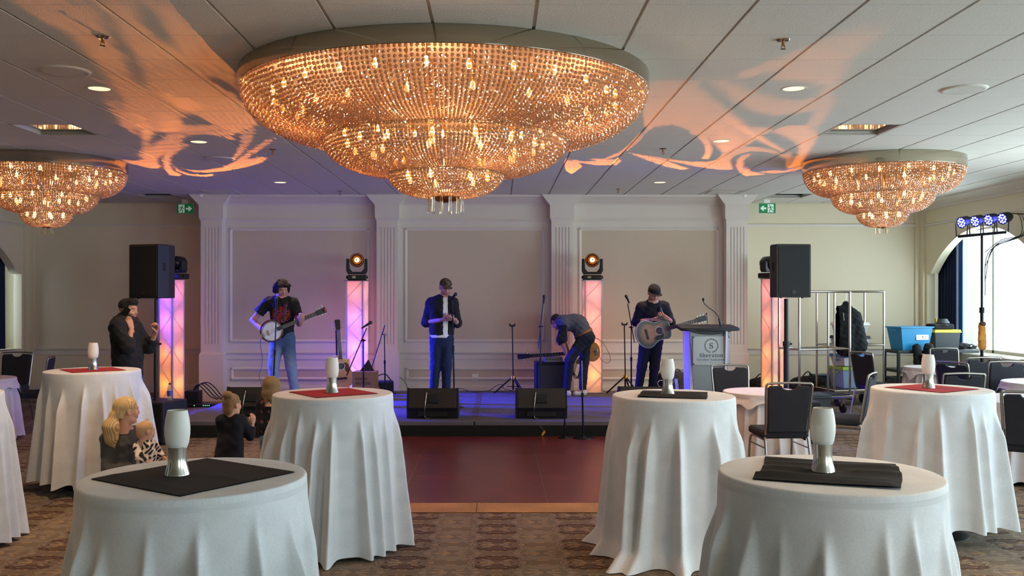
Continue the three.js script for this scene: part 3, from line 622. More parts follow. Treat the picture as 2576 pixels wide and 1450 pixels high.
const tableSpots = [
  { k: 'A', px: 490, D: 3.49, nap: 'black', turn: -0.60, size: [0.52, 0.52], rum: 0.0015, folds: 17, where: 'beside the woman and baby', hem: 0.03, clue: 'with a smooth black diamond napkin' },
  { k: 'B', px: 838, D: 6.45, nap: 'red', turn: 0.62, size: [0.46, 0.46], rum: 0.0005, folds: 19, hem: 0.012, clue: 'with red napkin next to the dance floor' },
  { k: 'C', px: 233, D: 8.43, nap: 'red', turn: 0.66, size: [0.46, 0.46], rum: 0.0005, folds: 18, hem: 0.09, clue: 'with red napkin behind the seated woman' },
  { k: 'D', px: 1694, D: 6.33, nap: 'black', turn: -0.25, size: [0.45, 0.45], rum: 0.006, folds: 15, hem: 0.0, pool: 0.09, clue: 'with black napkin and cloth pooling on the carpet' },
  { k: 'E', px: 2085, D: 3.56, nap: 'black', turn: -0.37, size: [0.50, 0.51], rum: 0.011, folds: 16, hem: 0.02, clue: 'with a crumpled black napkin' },
  { k: 'F', px: 2343, D: 6.76, nap: 'red', turn: 0.58, size: [0.46, 0.46], rum: 0.0008, folds: 16, hem: 0.12, clue: 'with red napkin near the bright window chairs' },
];
tableSpots.forEach((t, i) => {
  const x = (t.px - VX) * t.D / F, p = [x, 0, -t.D];
  bareTable(RT, HT, 'tall cocktail table under a white cloth ' + t.clue, 'cocktail table', p, 0.25, 'cocktail tables');
  const c = solo('tablecloth', drape({ R: RT, H: HT, hem: t.hem, flare: 0.05, folds: t.folds, seed: 100 + i * 7, pool: t.pool ?? 0, amp: 0.125, hemWave: t.pool ? 0 : 0.012 }), M.cloth, 'long white cloth on the cocktail table ' + t.clue, 'tablecloth', 'cocktail table cloths');
  c.position.set(...p); c.rotation.y = i * 1.3;
  napkin(t.nap === 'red' ? M.redNap : M.blackNap, ...t.size, t.rum, 50 + i, [x + (t.k === 'E' ? 0.0 : 0), HT, -t.D], t.turn, (t.nap === 'red' ? 'red square napkin' : 'black napkin') + ' lying under the lamp ' + ({ A: 'as a smooth diamond', B: 'beside the dance floor', C: 'behind the seated woman', D: 'on the table with pooling cloth', E: 'crumpled into ridges', F: 'near the bright window chairs' })[t.k]);
  const lp = lampProto.clone(); lp.name = numbered('table_lamp'); lp.position.set((({ A: 445, B: 835, C: 234, D: 1680, E: 2071, F: 2336 })[t.k] - VX) * t.D / F, HT + 0.006, -t.D - 0.005); lp.rotation.y = i * 1.7; scene.add(lp);
  tag(lp, 'frosted white table lamp with metal base on ' + ({ A: 'the smooth black diamond napkin', B: 'the red napkin beside the dance floor', C: 'the red napkin behind the seated woman', D: 'the black napkin above the pooling cloth', E: 'the crumpled black napkin', F: 'the red napkin near the window chairs' })[t.k], 'lamp', 'cordless table lamps');
});
{ // one more cocktail table reaching into the frame with its hem only
  const p = [-3.86, 0, -6.43]; bareTable(RT, HT, 'tall cocktail table of which only the cloth hem shows', 'cocktail table', p, 0.25, 'cocktail tables');
  const c = solo('tablecloth', drape({ R: RT, H: HT, hem: 0.02, flare: 0.05, folds: 17, seed: 211, amp: 0.10 }), M.cloth, 'long white cloth cut off by the picture edge beside the carpet', 'tablecloth', 'cocktail table cloths'); c.position.set(...p);
}
// low round dining tables
const lowSpots = [[1922, 9.55, 0.40, 'between the lectern chairs'], [2342, 12.8, 0.34, 'in front of the black service trolley'], [2572, 8.86, 0.50, 'with a short square overlay'], [2645, 10.55, 0.5, 'below the bright window'], [-60, 11.05, 0.42, 'below the closed navy curtain']];
lowSpots.forEach(([px, D, R, where], i) => {
  const x = (px - VX) * D / F, H = 0.74;
  bareTable(R, H, 'low round table under a white cloth ' + where, 'table', [x, 0, -D], 0.3, 'low round tables');
  const c = solo('tablecloth', drape({ R, H, hem: 0.03, flare: 0.03, folds: 18, seed: 300 + i * 5, amp: 0.07 }), M.clothWarm, 'white floor length cloth on the low round table ' + where, 'tablecloth', 'low table cloths'); c.position.set(x, 0, -D);
  const s = solo('overlay_cloth', drape({ R: R + 0.010, H: H + 0.004, hem: i === 2 ? 0.47 : 0.62, flare: i === 2 ? 0.07 : 0.025, folds: 8, seed: 320 + i, amp: 0.03, hemWave: 0.05 }), M.clothWarm, 'white overlay on the low table ' + where, 'tablecloth', 'overlay cloths'); s.position.set(x, 0, -D);
});
// ---------- banquet chairs ----------
M.seatFabric = std({ color: '#2b2b33', roughness: 0.95, bumpMap: clothBump, bumpScale: 0.0004, map: softNoise });
M.chairFrame = std({ color: '#a9a49c', metalness: 1, roughness: 0.28 });
const chairProto = (() => {
  const o = new THREE.Group(); o.name = 'banquet_chair';
  // faces +z; the back leans towards -z
  const bh = 0.43, bw = 0.40, s = new THREE.Shape();
  s.moveTo(-bw / 2 + 0.02, 0); s.lineTo(bw / 2 - 0.02, 0); s.lineTo(bw / 2, bh - 0.02); s.lineTo(bw / 2 - 0.02, bh); s.lineTo(0.072, bh + 0.004);
  s.bezierCurveTo(0.062, bh - 0.05, -0.062, bh - 0.05, -0.072, bh + 0.004); s.lineTo(-bw / 2 + 0.02, bh); s.lineTo(-bw / 2, bh - 0.02); s.closePath();
  const lean = -0.16, y0 = 0.475, z0 = -0.20;
  part('backrest', extr(s, 0.035, 0.01, [0, y0, z0 - 0.018], [lean, 0, 0]), M.seatFabric, o);
  const L = (x, t, dz = 0) => [x, y0 + t * Math.cos(lean), z0 + t * Math.sin(lean) + dz];
  part('back_frame', [tube([[-0.195, 0.42, z0 + 0.03], L(-0.197, 0.02), L(-0.206, 0.22), L(-0.214, 0.40), L(-0.206, 0.452), L(-0.16, 0.458), L(0, 0.464), L(0.16, 0.458), L(0.206, 0.452), L(0.214, 0.40), L(0.206, 0.22), L(0.197, 0.02), [0.195, 0.42, z0 + 0.03]], 0.0115, 72, 8)], M.chairFrame, o);
  part('seat', rbox(0.43, 0.075, 0.44, 0.03, [0, 0.45, 0.02], [0, 0, 0], 4), M.seatFabric, o);
  for (const x of [-1, 1]) {
    part('leg', tube([[x * 0.195, 0.43, z0 + 0.03], [x * 0.2, 0.40, z0 - 0.0], [x * 0.206, 0.2, z0 - 0.05], [x * 0.21, 0.0, z0 - 0.095]], 0.0115, 20, 8), M.chairFrame, o);
    part('leg', tube([[x * 0.19, 0.40, z0 + 0.05], [x * 0.195, 0.405, 0.1], [x * 0.2, 0.385, 0.19], [x * 0.205, 0.3, 0.212], [x * 0.21, 0.0, 0.245]], 0.0115, 28, 8), M.chairFrame, o);
    part('side_rail', bar([x * 0.2, 0.33, z0 - 0.018], [x * 0.203, 0.33, 0.208], 0.007), M.chairFrame, o);
  }
  part('cross_rail', [bar([-0.2, 0.405, 0.15], [0.2, 0.405, 0.15], 0.009)], M.chairFrame, o);
  return o;
})();
function chair(px, D, turn, label) { const c = chairProto.clone(); c.name = numbered('banquet_chair'); c.position.set((px - VX) * D / F, 0, -D); c.rotation.y = turn; scene.add(c); return tag(c, label, 'chair', 'grey banquet chairs'); }
const back = Math.PI;
chair(1959, 8.72, back + 0.06, 'dark banquet chair seen from behind in front of the low table by the lectern');
chair(1857, 10.35, 0.1, 'dark banquet chair between the lectern and its low table');
chair(2124, 9.6, -Math.PI / 2 - 0.56, 'dark banquet chair turned sideways beside the luggage carts');
chair(2206, 13.1, Math.PI / 2 + 0.35, 'dark banquet chair standing alone before the service trolley');
chair(2399, 13.65, 0.05, 'dark banquet chair between the yellow lidded tub and the light stand');
chair(2448, 12.15, back, 'dark banquet chair with sun glinting on its frame before the light stand');
chair(2430, 11.2, Math.PI / 2 + 0.5, 'dark banquet chair turned sideways between two backs near the window');
chair(2506, 11.45, back - 0.05, 'dark banquet chair with its back square to the room near the window');
chair(2535, 12.95, -Math.PI / 2 - 0.4, 'small looking dark banquet chair right under the bright window sill');
chair(2393, 9.75, back, 'dark banquet chair behind the red napkin table');
chair(2596, 7.9, back - 0.55, 'dark banquet chair cut by the picture edge beside the overlay table');
chair(18, 12.75, 0.0, 'dark banquet chair facing the room under the navy curtain');
chair(72, 12.05, -Math.PI / 2 + 0.25, 'blue lit banquet chair turned sideways next to the cocktail table');
// ---------- figures: distance fields joined smoothly, meshed with surface nets ----------
class Field {
  constructor(lo, hi, c) {
    this.lo = lo; this.c = c; this.n = [0, 1, 2].map((k) => Math.ceil((hi[k] - lo[k]) / c) + 3); this.d = new Float32Array(this.n[0] * this.n[1] * this.n[2]).fill(1);
  }
  each(lo, hi, f) {
    const { n, c, d } = this, a = [0, 1, 2].map((k) => Math.max(0, Math.floor((lo[k] - this.lo[k]) / c))), b = [0, 1, 2].map((k) => Math.min(n[k] - 1, Math.ceil((hi[k] - this.lo[k]) / c)));
    for (let z = a[2]; z <= b[2]; z++) for (let y = a[1]; y <= b[1]; y++) { let i = (z * n[1] + y) * n[0] + a[0]; for (let x = a[0]; x <= b[0]; x++, i++) d[i] = f(d[i], this.lo[0] + x * c, this.lo[1] + y * c, this.lo[2] + z * c); }
  }
  union(fn, lo, hi, k) { const m = k + this.c * 2; this.each(lo.map((v) => v - m), hi.map((v) => v + m), (v, x, y, z) => { const e = fn(x, y, z), h = Math.max(k - Math.abs(v - e), 0) / k; return Math.min(v, e) - h * h * k * 0.25; }); return this; }
  cut(fn) { this.each(this.lo, [1, 1, 1].map((_, k) => this.lo[k] + this.n[k] * this.c), (v, x, y, z) => Math.max(v, fn(x, y, z))); return this; }
  add(fn) { this.each(this.lo, [1, 1, 1].map((_, k) => this.lo[k] + this.n[k] * this.c), (v, x, y, z) => Math.abs(v) < 0.08 ? v + fn(x, y, z) : v); return this; }
  // tapered capsule; flat = [axis, factor] squeezes it along that axis; cutEnd leaves a flat end at b
  bone(a, b, ra, rb, k = 0.03, o = {}) {
    const bx = b[0] - a[0], by = b[1] - a[1], bz = b[2] - a[2], L2 = bx * bx + by * by + bz * bz || 1e-9, L = Math.sqrt(L2), R = Math.max(ra, rb) * 1.1, ax = o.flat?.[0], s = o.flat?.[1] ?? 1;
    return this.union((x, y, z) => {
      const px = x - a[0], py = y - a[1], pz = z - a[2], u = (px * bx + py * by + pz * bz) / L2, t = Math.min(1, Math.max(0, u));
      let qx = px - bx * t, qy = py - by * t, qz = pz - bz * t;
      if (ax) { const e = (qx * ax[0] + qy * ax[1] + qz * ax[2]) * (s - 1); qx += ax[0] * e; qy += ax[1] * e; qz += ax[2] * e; }
      let d = Math.sqrt(qx * qx + qy * qy + qz * qz) - (ra + (rb - ra) * t);
      if (ax && s > 1) d /= 1 + (s - 1) * 0.5;
      if (o.cutEnd) d = Math.max(d, (u - 1) * L);
      return d;
    }, [0, 1, 2].map((i) => Math.min(a[i], b[i]) - R), [0, 1, 2].map((i) => Math.max(a[i], b[i]) + R), k);
  }
  blob(c, r, k = 0.02, q) {
    const m = Math.min(...r), M_ = Math.max(...r), v = V(0, 0, 0), qi = q?.clone().invert();
    return this.union((x, y, z) => { v.set(x - c[0], y - c[1], z - c[2]); if (qi) v.applyQuaternion(qi); const l = Math.sqrt((v.x / r[0]) ** 2 + (v.y / r[1]) ** 2 + (v.z / r[2]) ** 2); return (l - 1) * (l > 0.5 ? Math.min(M_, m * 1.35) : m); }, c.map((v) => v - M_), c.map((v) => v + M_), k);
  }
  carve(c, r, k = 0.008) { const m = r + k * 2; this.each(c.map((v) => v - m), c.map((v) => v + m), (v, x, y, z) => { const e = r - Math.hypot(x - c[0], y - c[1], z - c[2]), h = Math.max(k - Math.abs(v - e), 0) / k; return Math.max(v, e) + h * h * k * 0.25; }); return this; }
  mesh() {
    const { n, d, c, lo } = this, [nx, ny, nz] = n, id = new Int32Array(nx * ny * nz).fill(-1), pos = [], nor = [], idx = [], sx = 1, sy = nx, sz = nx * ny;
    const off = [0, sx, sy, sx + sy, sz, sx + sz, sy + sz, sx + sy + sz], E = [[0, 1], [2, 3], [4, 5], [6, 7], [0, 2], [1, 3], [4, 6], [5, 7], [0, 4], [1, 5], [2, 6], [3, 7]];
    for (let z = 0; z < nz - 1; z++) for (let y = 0; y < ny - 1; y++) for (let x = 0; x < nx - 1; x++) {
      const i = z * sz + y * sy + x; let mask = 0; for (let k = 0; k < 8; k++) if (d[i + off[k]] < 0) mask |= 1 << k;
      if (mask === 0 || mask === 255) continue;
      let px = 0, py = 0, pz = 0, m = 0;
      for (const [a, b] of E) { if (((mask >> a) & 1) === ((mask >> b) & 1)) continue; const t = d[i + off[a]] / (d[i + off[a]] - d[i + off[b]]); px += (a & 1) + ((b & 1) - (a & 1)) * t; py += ((a >> 1) & 1) + (((b >> 1) & 1) - ((a >> 1) & 1)) * t; pz += (a >> 2) + ((b >> 2) - (a >> 2)) * t; m++; }
      id[i] = pos.length / 3; pos.push(lo[0] + (x + px / m) * c, lo[1] + (y + py / m) * c, lo[2] + (z + pz / m) * c);
      let gx = 0, gy = 0, gz = 0; for (let k = 0; k < 8; k++) { const v = d[i + off[k]]; gx += (k & 1) ? v : -v; gy += (k & 2) ? v : -v; gz += (k & 4) ? v : -v; }
      const l = Math.hypot(gx, gy, gz) || 1; nor.push(gx / l, gy / l, gz / l);
    }
    for (let z = 1; z < nz - 1; z++) for (let y = 1; y < ny - 1; y++) for (let x = 1; x < nx - 1; x++) {
      const i = z * sz + y * sy + x, s = d[i] < 0;
      const quad = (a, b, e, f, flip) => { const [p, q, r, t] = [id[a], id[b], id[e], id[f]]; if (p < 0 || q < 0 || r < 0 || t < 0) return; flip ? idx.push(p, r, q, q, r, t) : idx.push(p, q, r, q, t, r); };
      if (s !== d[i + sx] < 0) quad(i - sy - sz, i - sz, i - sy, i, !s);
      if (s !== d[i + sy] < 0) quad(i - sx - sz, i - sz, i - sx, i, s);
      if (s !== d[i + sz] < 0) quad(i - sx - sy, i - sy, i - sx, i, !s);
    }
    const g = new THREE.BufferGeometry(); g.setAttribute('position', new THREE.Float32BufferAttribute(pos, 3)); g.setAttribute('normal', new THREE.Float32BufferAttribute(nor, 3)); g.setIndex(idx); return g;
  }
}
function paint(g, f) { const p = g.attributes.position, c = new Float32Array(p.count * 3); for (let i = 0; i < p.count; i++) { const k = f(p.getX(i), p.getY(i), p.getZ(i)); c[i * 3] = k[0]; c[i * 3 + 1] = k[1]; c[i * 3 + 2] = k[2]; } g.setAttribute('color', new THREE.Float32BufferAttribute(c, 3)); return g; }
const lin = (hex) => new THREE.Color(hex).toArray();
const headField = () => {
  const f = new Field([-0.11, -0.20, -0.13], [0.11, 0.14, 0.14], 0.0045);
  f.blob([0, 0.03, -0.014], [0.077, 0.086, 0.098], 0.01).blob([0, -0.02, 0.022], [0.062, 0.088, 0.072], 0.03);
  f.bone([-0.03, -0.08, 0.03], [0.03, -0.08, 0.03], 0.034, 0.034, 0.03).blob([0, -0.098, 0.058], [0.024, 0.018, 0.022], 0.02);
  f.bone([-0.032, 0.026, 0.078], [0.032, 0.026, 0.078], 0.012, 0.012, 0.02);
  f.bone([0, 0.012, 0.086], [0, -0.024, 0.102], 0.008, 0.013, 0.012).blob([0, -0.03, 0.092], [0.019, 0.009, 0.012], 0.008);
  f.blob([-0.04, -0.028, 0.058], [0.026, 0.03, 0.026], 0.02).blob([0.04, -0.028, 0.058], [0.026, 0.03, 0.026], 0.02);
  f.carve([-0.031, 0.004, 0.103], 0.018).carve([0.031, 0.004, 0.103], 0.018);
  f.blob([-0.031, 0.003, 0.080], [0.013, 0.011, 0.010], 0.004).blob([0.031, 0.003, 0.080], [0.013, 0.011, 0.010], 0.004);
  f.bone([-0.018, -0.055, 0.086], [0.018, -0.055, 0.086], 0.006, 0.006, 0.008).bone([-0.015, -0.066, 0.085], [0.015, -0.066, 0.085], 0.007, 0.007, 0.008);
  for (const s of [-1, 1]) { f.blob([s * 0.078, -0.005, -0.008], [0.010, 0.032, 0.021], 0.008); f.carve([s * 0.09, -0.005, -0.002], 0.009, 0.004); }
  f.bone([0, -0.07, -0.018], [0, -0.19, -0.04], 0.052, 0.056, 0.03);
  return f;
};
const headGeo = headField().mesh();
function headOf(skin, brow, beard) {
  const lip = skin.map((v, i) => v * [0.85, 0.55, 0.55][i]);
  return paint(headGeo.clone(), (x, y, z) => {
    if (z > 0.066 && Math.hypot((Math.abs(x) - 0.031) / 1.35, y - 0.003) < 0.0085) return y < -0.001 ? [0.05, 0.035, 0.03] : skin.map((v) => v * 0.75);
    if (z > 0.06 && Math.abs(x) > 0.012 && Math.abs(x) < 0.05 && Math.abs(y - 0.026 + (Math.abs(x) - 0.03) * 0.15) < 0.0036) return brow;
    if (z > 0.07 && Math.abs(x) < 0.026 && Math.abs(y + 0.06) < 0.0115) return Math.abs(y + 0.0605) < 0.0016 ? lip.map((v) => v * 0.4) : lip;
    if (beard && y < -0.035 && z > -0.01 && y > -0.125 && !(Math.abs(x) < 0.03 && y > -0.046)) return skin.map((v, i) => lerp(v, beard[i], 0.45));
    return skin;
  });
}
// right hand: wrist at the origin, fingers along +y, palm to +z, thumb to -x (mirrored for the other hand)
const handCache = new Map();
function handGeo(curl, thumb, mirror) {
  const key = [curl, thumb, mirror].join();
  if (handCache.has(key)) return handCache.get(key);
  const f = new Field([-0.09, -0.05, -0.04], [0.07, 0.20, 0.13], 0.0038);
  f.bone([0, -0.04, 0], [0, 0.01, 0], 0.026, 0.024, 0.02, { flat: [[0, 0, 1], 1.25] });
  for (let i = 0; i < 4; i++) { const x = -0.031 + i * 0.0205, top = [0.088, 0.092, 0.087, 0.077][i]; f.bone([x * 0.6, 0.01, 0], [x, top, 0.002], 0.0155, 0.0115, 0.012); }
  for (let i = 0; i < 4; i++) {
    const x = -0.031 + i * 0.0205; let p = [x, [0.088, 0.092, 0.087, 0.077][i], 0.002], a = curl * 0.45 + i * 0.05; const seg = [[0.040, 0.025, 0.019], [0.044, 0.028, 0.020], [0.041, 0.026, 0.019], [0.032, 0.020, 0.016]][i];
    seg.forEach((L, k) => { const q = [p[0] + (i - 1.5) * 0.002 * (1 - curl), p[1] + Math.cos(a) * L, p[2] + Math.sin(a) * L]; f.bone(p, q, 0.0095 - k * 0.0007, 0.0088 - k * 0.0008, 0.004); p = q; a += curl * (k === 0 ? 0.95 : 0.7); });
  }
  let p = [-0.022, 0.022, 0.006], dir = [-0.72 + thumb * 0.35, 0.62, 0.25 + thumb * 0.55];
  [0.040, 0.032, 0.024].forEach((L, k) => { const l = Math.hypot(...dir), q = p.map((v, i) => v + dir[i] / l * L); f.bone(p, q, 0.0145 - k * 0.002, 0.012 - k * 0.0017, 0.008); p = q; dir = [dir[0] + 0.35 + thumb * 0.25, dir[1], dir[2] + thumb * 0.1]; });
  const g = f.mesh(); if (mirror) { g.scale(-1, 1, 1); const ix = g.index.array; for (let i = 0; i < ix.length; i += 3) { const t = ix[i]; ix[i] = ix[i + 1]; ix[i + 1] = t; } }
  handCache.set(key, g); return g;
}
const arr = (v) => [v.x, v.y, v.z], vec = (a) => V(a[0], a[1], a[2]);
const mixp = (a, b, t) => a.map((v, i) => lerp(v, b[i], t));
M.skin = std({ color: '#ffffff', vertexColors: true, roughness: 0.55 });
M.fabric = std({ color: '#ffffff', vertexColors: true, roughness: 0.92, bumpMap: clothBump, bumpScale: 0.0003 });
M.leather = std({ color: '#ffffff', vertexColors: true, roughness: 0.5 });
M.hair = std({ color: '#ffffff', vertexColors: true, roughness: 0.82 });
const wrinkle = (amp, seed = 0) => (x, y, z) => amp * (Math.sin(x * 61 + y * 23 + seed) * Math.sin(y * 47 - z * 29 + seed * 2) + 0.6 * Math.sin(x * 33 - y * 71 + z * 41 + seed));

// p: { D, px, floor, s (size), skin, hairCol, front (unit vector the chest faces), j: joints as [px, py, towards the camera in m] }
function person(p) {
  const { D, px, floor = 0, s = 1 } = p, k = D / F, J = {};
  for (const [n, [a, b, c]] of Object.entries(p.j)) J[n] = [(a - px) * k, EYE - (b - VY) * k - floor, c];
  const o = thing('person', p.label, 'person', [(px - VX) * k, floor, -D]);
  const skin = lin(p.skin ?? '#c98f74'), front = p.front ?? [0, 0, 1], all = Object.values(J), pad = 0.24;
  const lo = [0, 1, 2].map((i) => Math.min(...all.map((q) => q[i])) - pad), hi = [0, 1, 2].map((i) => Math.max(...all.map((q) => q[i])) + pad); lo[1] = Math.max(lo[1], -0.02);
  const cell = p.cell ?? 0.0115 * Math.max(0.6, s), chest = mixp(J.shR, J.shL, 0.5), hip = mixp(J.hipR, J.hipL, 0.5), waist = p.waist ? J.waist : mixp(chest, hip, 0.62);
  const torso = (f, e) => {
    const up = mixp(chest, waist, 0.22), fl = [front, 1.42];
    const nk = mixp(chest, J.head, e > 0 ? 0.13 : 0.30); for (const q of ['shR', 'shL']) f.bone(nk, mixp(J[q], chest, 0.10), 0.040 * s + e, 0.054 * s + e, 0.06 * s);
    f.bone(up, waist, (p.chestR ?? 0.150) * s + e, (p.waistR ?? 0.132) * s + e, 0.06 * s, { flat: fl });
    f.bone(waist, hip, (p.waistR ?? 0.132) * s + e, 0.142 * s + e, 0.05 * s, { flat: [front, 1.28] });
  };
  const legs = (f, e, to = 1) => { for (const q of ['R', 'L']) { f.bone(mixp(J['hip' + q], hip, 0.1), J['kn' + q], 0.086 * s + e, 0.058 * s + e * 1.1, 0.04 * s); if (to > 0) f.bone(J['kn' + q], mixp(J['kn' + q], J['an' + q], to), 0.057 * s + e, (0.038 + 0.006 * (1 - to)) * s + e * 1.3, 0.03 * s, { cutEnd: to < 1 || e > 0 }); } };
  // the body: one continuous skin surface
  const f = new Field(lo, hi, cell);
  f.bone(mixp(chest, J.head, 0.25), mixp(chest, J.head, 0.62), 0.056 * s, 0.05 * s, 0.03);
  torso(f, 0); legs(f, 0);
  for (const q of ['R', 'L']) {
    f.bone(J['sh' + q], J['el' + q], 0.050 * s, 0.040 * s, 0.04 * s).bone(J['el' + q], J['wr' + q], 0.041 * s, 0.026 * s, 0.02 * s);
    f.bone(J['an' + q], J['toe' + q], 0.036 * s, 0.028 * s, 0.02 * s);
  }
  const parts = [paint(f.mesh(), () => skin)];
  const H = headOf(skin, p.brow ? lin(p.brow) : skin.map((v) => v * 0.35), p.beard && lin(p.beard)), hs = p.hs ?? s;
  const hq = new THREE.Quaternion().setFromEuler(new THREE.Euler(p.pitch ?? 0, p.yaw ?? 0, p.roll ?? 0, 'YXZ')), headM = new THREE.Matrix4().compose(vec(J.head), hq, V(hs, hs, hs));
  parts.push(H.applyMatrix4(headM));
  for (const q of ['R', 'L']) {
    const h = p['hand' + q] ?? {}, g = paint(handGeo(h.curl ?? 0.55, h.thumb ?? 0.4, q === 'L').clone(), () => skin);
    const dir = h.dir ? V(...h.dir) : vec(J['wr' + q]).sub(vec(J['el' + q])); dir.normalize();
    let n = V(...(h.palm ?? [0, 0, -1])); n.addScaledVector(dir, -n.dot(dir)).normalize(); const xx = V(0, 0, 0).crossVectors(dir, n);
    parts.push(g.applyMatrix4(new THREE.Matrix4().makeBasis(xx, dir, n).setPosition(vec(J['wr' + q])).multiply(new THREE.Matrix4().makeScale(s, s, s))));
  }
  part('body', join(...parts), M.skin, o);
  // clothes
  const garment = (name, build, color, mat = M.fabric, wr = 0.0022, label) => { const g = new Field(lo, hi, cell); build(g); if (wr) g.add(wrinkle(wr * Math.max(0.5, s), all.length + px)); const c = typeof color === 'function' ? color : () => lin(color); const m = g.mesh(); if (!m.index.count) return; part(name, paint(m, c), mat, o, label); };
  const sleeves = (g, e, len, loose = 1) => { for (const q of ['R', 'L']) { const l = Array.isArray(len) ? len[q === 'R' ? 0 : 1] : len, up = Math.min(1, l); g.bone(J['sh' + q], mixp(J['sh' + q], J['el' + q], up), 0.054 * s + e, (0.042 + 0.012 * (1 - up)) * s * loose + e, 0.04 * s, { cutEnd: l < 1 }); if (l > 1) g.bone(J['el' + q], mixp(J['el' + q], J['wr' + q], l - 1), 0.043 * s * loose + e, 0.034 * s * loose + e, 0.02 * s, { cutEnd: true }); } };
  p.dress?.({ J, o, garment, torso, legs, sleeves, s, chest, hip, waist, headM, hq, cell, front, k, mixp });
  return { o, J, headM };
}
// hair or a hat, given in the head's own axes
function onHead(ctx, name, build, color, mat = M.hair, bounds = [[-0.14, -0.22, -0.2], [0.14, 0.17, 0.16]], strands = 0.0025, label, c = 0.0055) {
  const f = new Field(bounds[0], bounds[1], c); build(f);
  if (strands) f.add((x, y, z) => strands * 0.55 * (Math.sin(Math.atan2(x, z + 0.03) * 37 + y * 9 + Math.sin(y * 31)) + 0.9 * Math.sin(x * 61 + y * 37) * Math.sin(z * 57 - y * 43)));
  const g = paint(f.mesh(), typeof color === 'function' ? color : () => lin(color)); g.applyMatrix4(ctx.headM); return part(name, g, mat, ctx.o, label);
}
const strandTint = (a, b, k = 60) => { const A = lin(a), B = lin(b); return (x, y, z) => { const t = 0.5 + 0.5 * Math.sin(Math.atan2(x, z) * k + y * 12); return A.map((v, i) => lerp(v, B[i], t)); }; };
const shoePair = (c, color, sole = '#e8e6e0') => { for (const q of ['R', 'L']) { const a = c.J['an' + q], t = c.J['toe' + q], f = new Field([Math.min(a[0], t[0]) - 0.12, 0, Math.min(a[2], t[2]) - 0.14], [Math.max(a[0], t[0]) + 0.12, 0.2, Math.max(a[2], t[2]) + 0.14], 0.008); const heel = [a[0] - (t[0] - a[0]) * 0.25, 0.04 * c.s, a[2] - (t[2] - a[2]) * 0.25]; f.bone(heel, [t[0], 0.035 * c.s, t[2]], 0.043 * c.s, 0.04 * c.s, 0.02).bone([a[0], 0.05 * c.s, a[2]], [a[0], 0.1 * c.s, a[2]], 0.045 * c.s, 0.045 * c.s, 0.03); f.cut((x, y) => 0.004 - y); const A = lin(color), B = lin(sole); part('shoe', paint(f.mesh(), (x, y) => y < 0.02 * c.s ? B : A), M.leather, c.o); } };

// --- singer in an open black jacket ---
person({
  label: 'person in a camouflage cap and open black jacket looking down behind a microphone', D: 13.17, px: 1110, floor: STAGE, skin: '#c08b74', brow: '#3a2a20', beard: '#5a4030', yaw: 0.30, pitch: 0.42, front: [0.25, 0, 0.97],
  j: { head: [1121, 724, 0.03], shR: [1084, 764, -0.03], shL: [1140, 763, 0.03], elR: [1071, 812, -0.02], elL: [1151, 813, 0.06], wrR: [1119, 803, 0.25], wrL: [1143, 802, 0.27], hipR: [1097, 853, 0], hipL: [1125, 853, 0], knR: [1096, 922, 0.03], knL: [1124, 922, 0.04], anR: [1089, 1004, -0.03], anL: [1122, 1004, -0.01], toeR: [1087, 1010, 0.14], toeL: [1126, 1010, 0.16] },
  handR: { curl: 0.9, thumb: 0.9, palm: [0.1, 0.75, -0.6], dir: [0.9, 0.1, 0.35] }, handL: { curl: 0.9, thumb: 0.9, palm: [-0.1, 0.75, -0.6], dir: [-0.7, 0.2, 0.4] },
  dress(c) {
    c.garment('jeans', (g) => { c.legs(g, 0.014, 0.97); g.bone(c.hip, c.mixp(c.hip, c.waist, 0.35), 0.15, 0.14, 0.05, { flat: [c.front, 1.28] }); }, '#1b2b4c');
    c.garment('shirt', (g) => { c.torso(g, 0.024); g.cut((x, y) => c.hip[1] + 0.018 - y); }, '#ecebe8');
    c.garment('jacket', (g) => { c.torso(g, 0.036); c.sleeves(g, 0.018, 1.22, 1.12); g.cut((x, y) => c.hip[1] + 0.055 - y); g.cut((x, y, z) => z > 0.02 ? Math.min(x - 0.035, 0.098 - x, z - 0.02) : -1); }, (x, y, z) => (Math.abs((y * 9) % 1) < 0.03 && Math.abs(x - 0.02) < 0.012 && z > 0 ? [0.2, 0.18, 0.15] : [0.010, 0.010, 0.012]));
    onHead(c, 'hair', (f) => { f.blob([0, 0.02, -0.03], [0.080, 0.075, 0.088], 0.01); f.cut((x, y, z) => Math.max(-0.05 - y, 0) + (z > 0.0 ? z : -0.01)); }, '#3b2b20');
    onHead(c, 'cap', (f) => { f.blob([0, 0.055, -0.006], [0.087, 0.078, 0.106], 0.01); f.cut((x, y) => 0.046 - y); f.blob([0, 0.050, 0.118], [0.068, 0.006, 0.062], 0.006); f.blob([0, 0.133, -0.006], [0.008, 0.006, 0.008], 0.004); }, (x, y, z) => { const n = Math.sin(x * 70 + 3 * Math.sin(y * 50)) * Math.sin(z * 60 + y * 40); return n > 0.25 ? lin('#3a2d20') : n < -0.3 ? lin('#6d5a3c') : lin('#54452e'); }, M.fabric, undefined, 0, 'brown camouflage cap');
    shoePair(c, '#2a2320');
  },
});
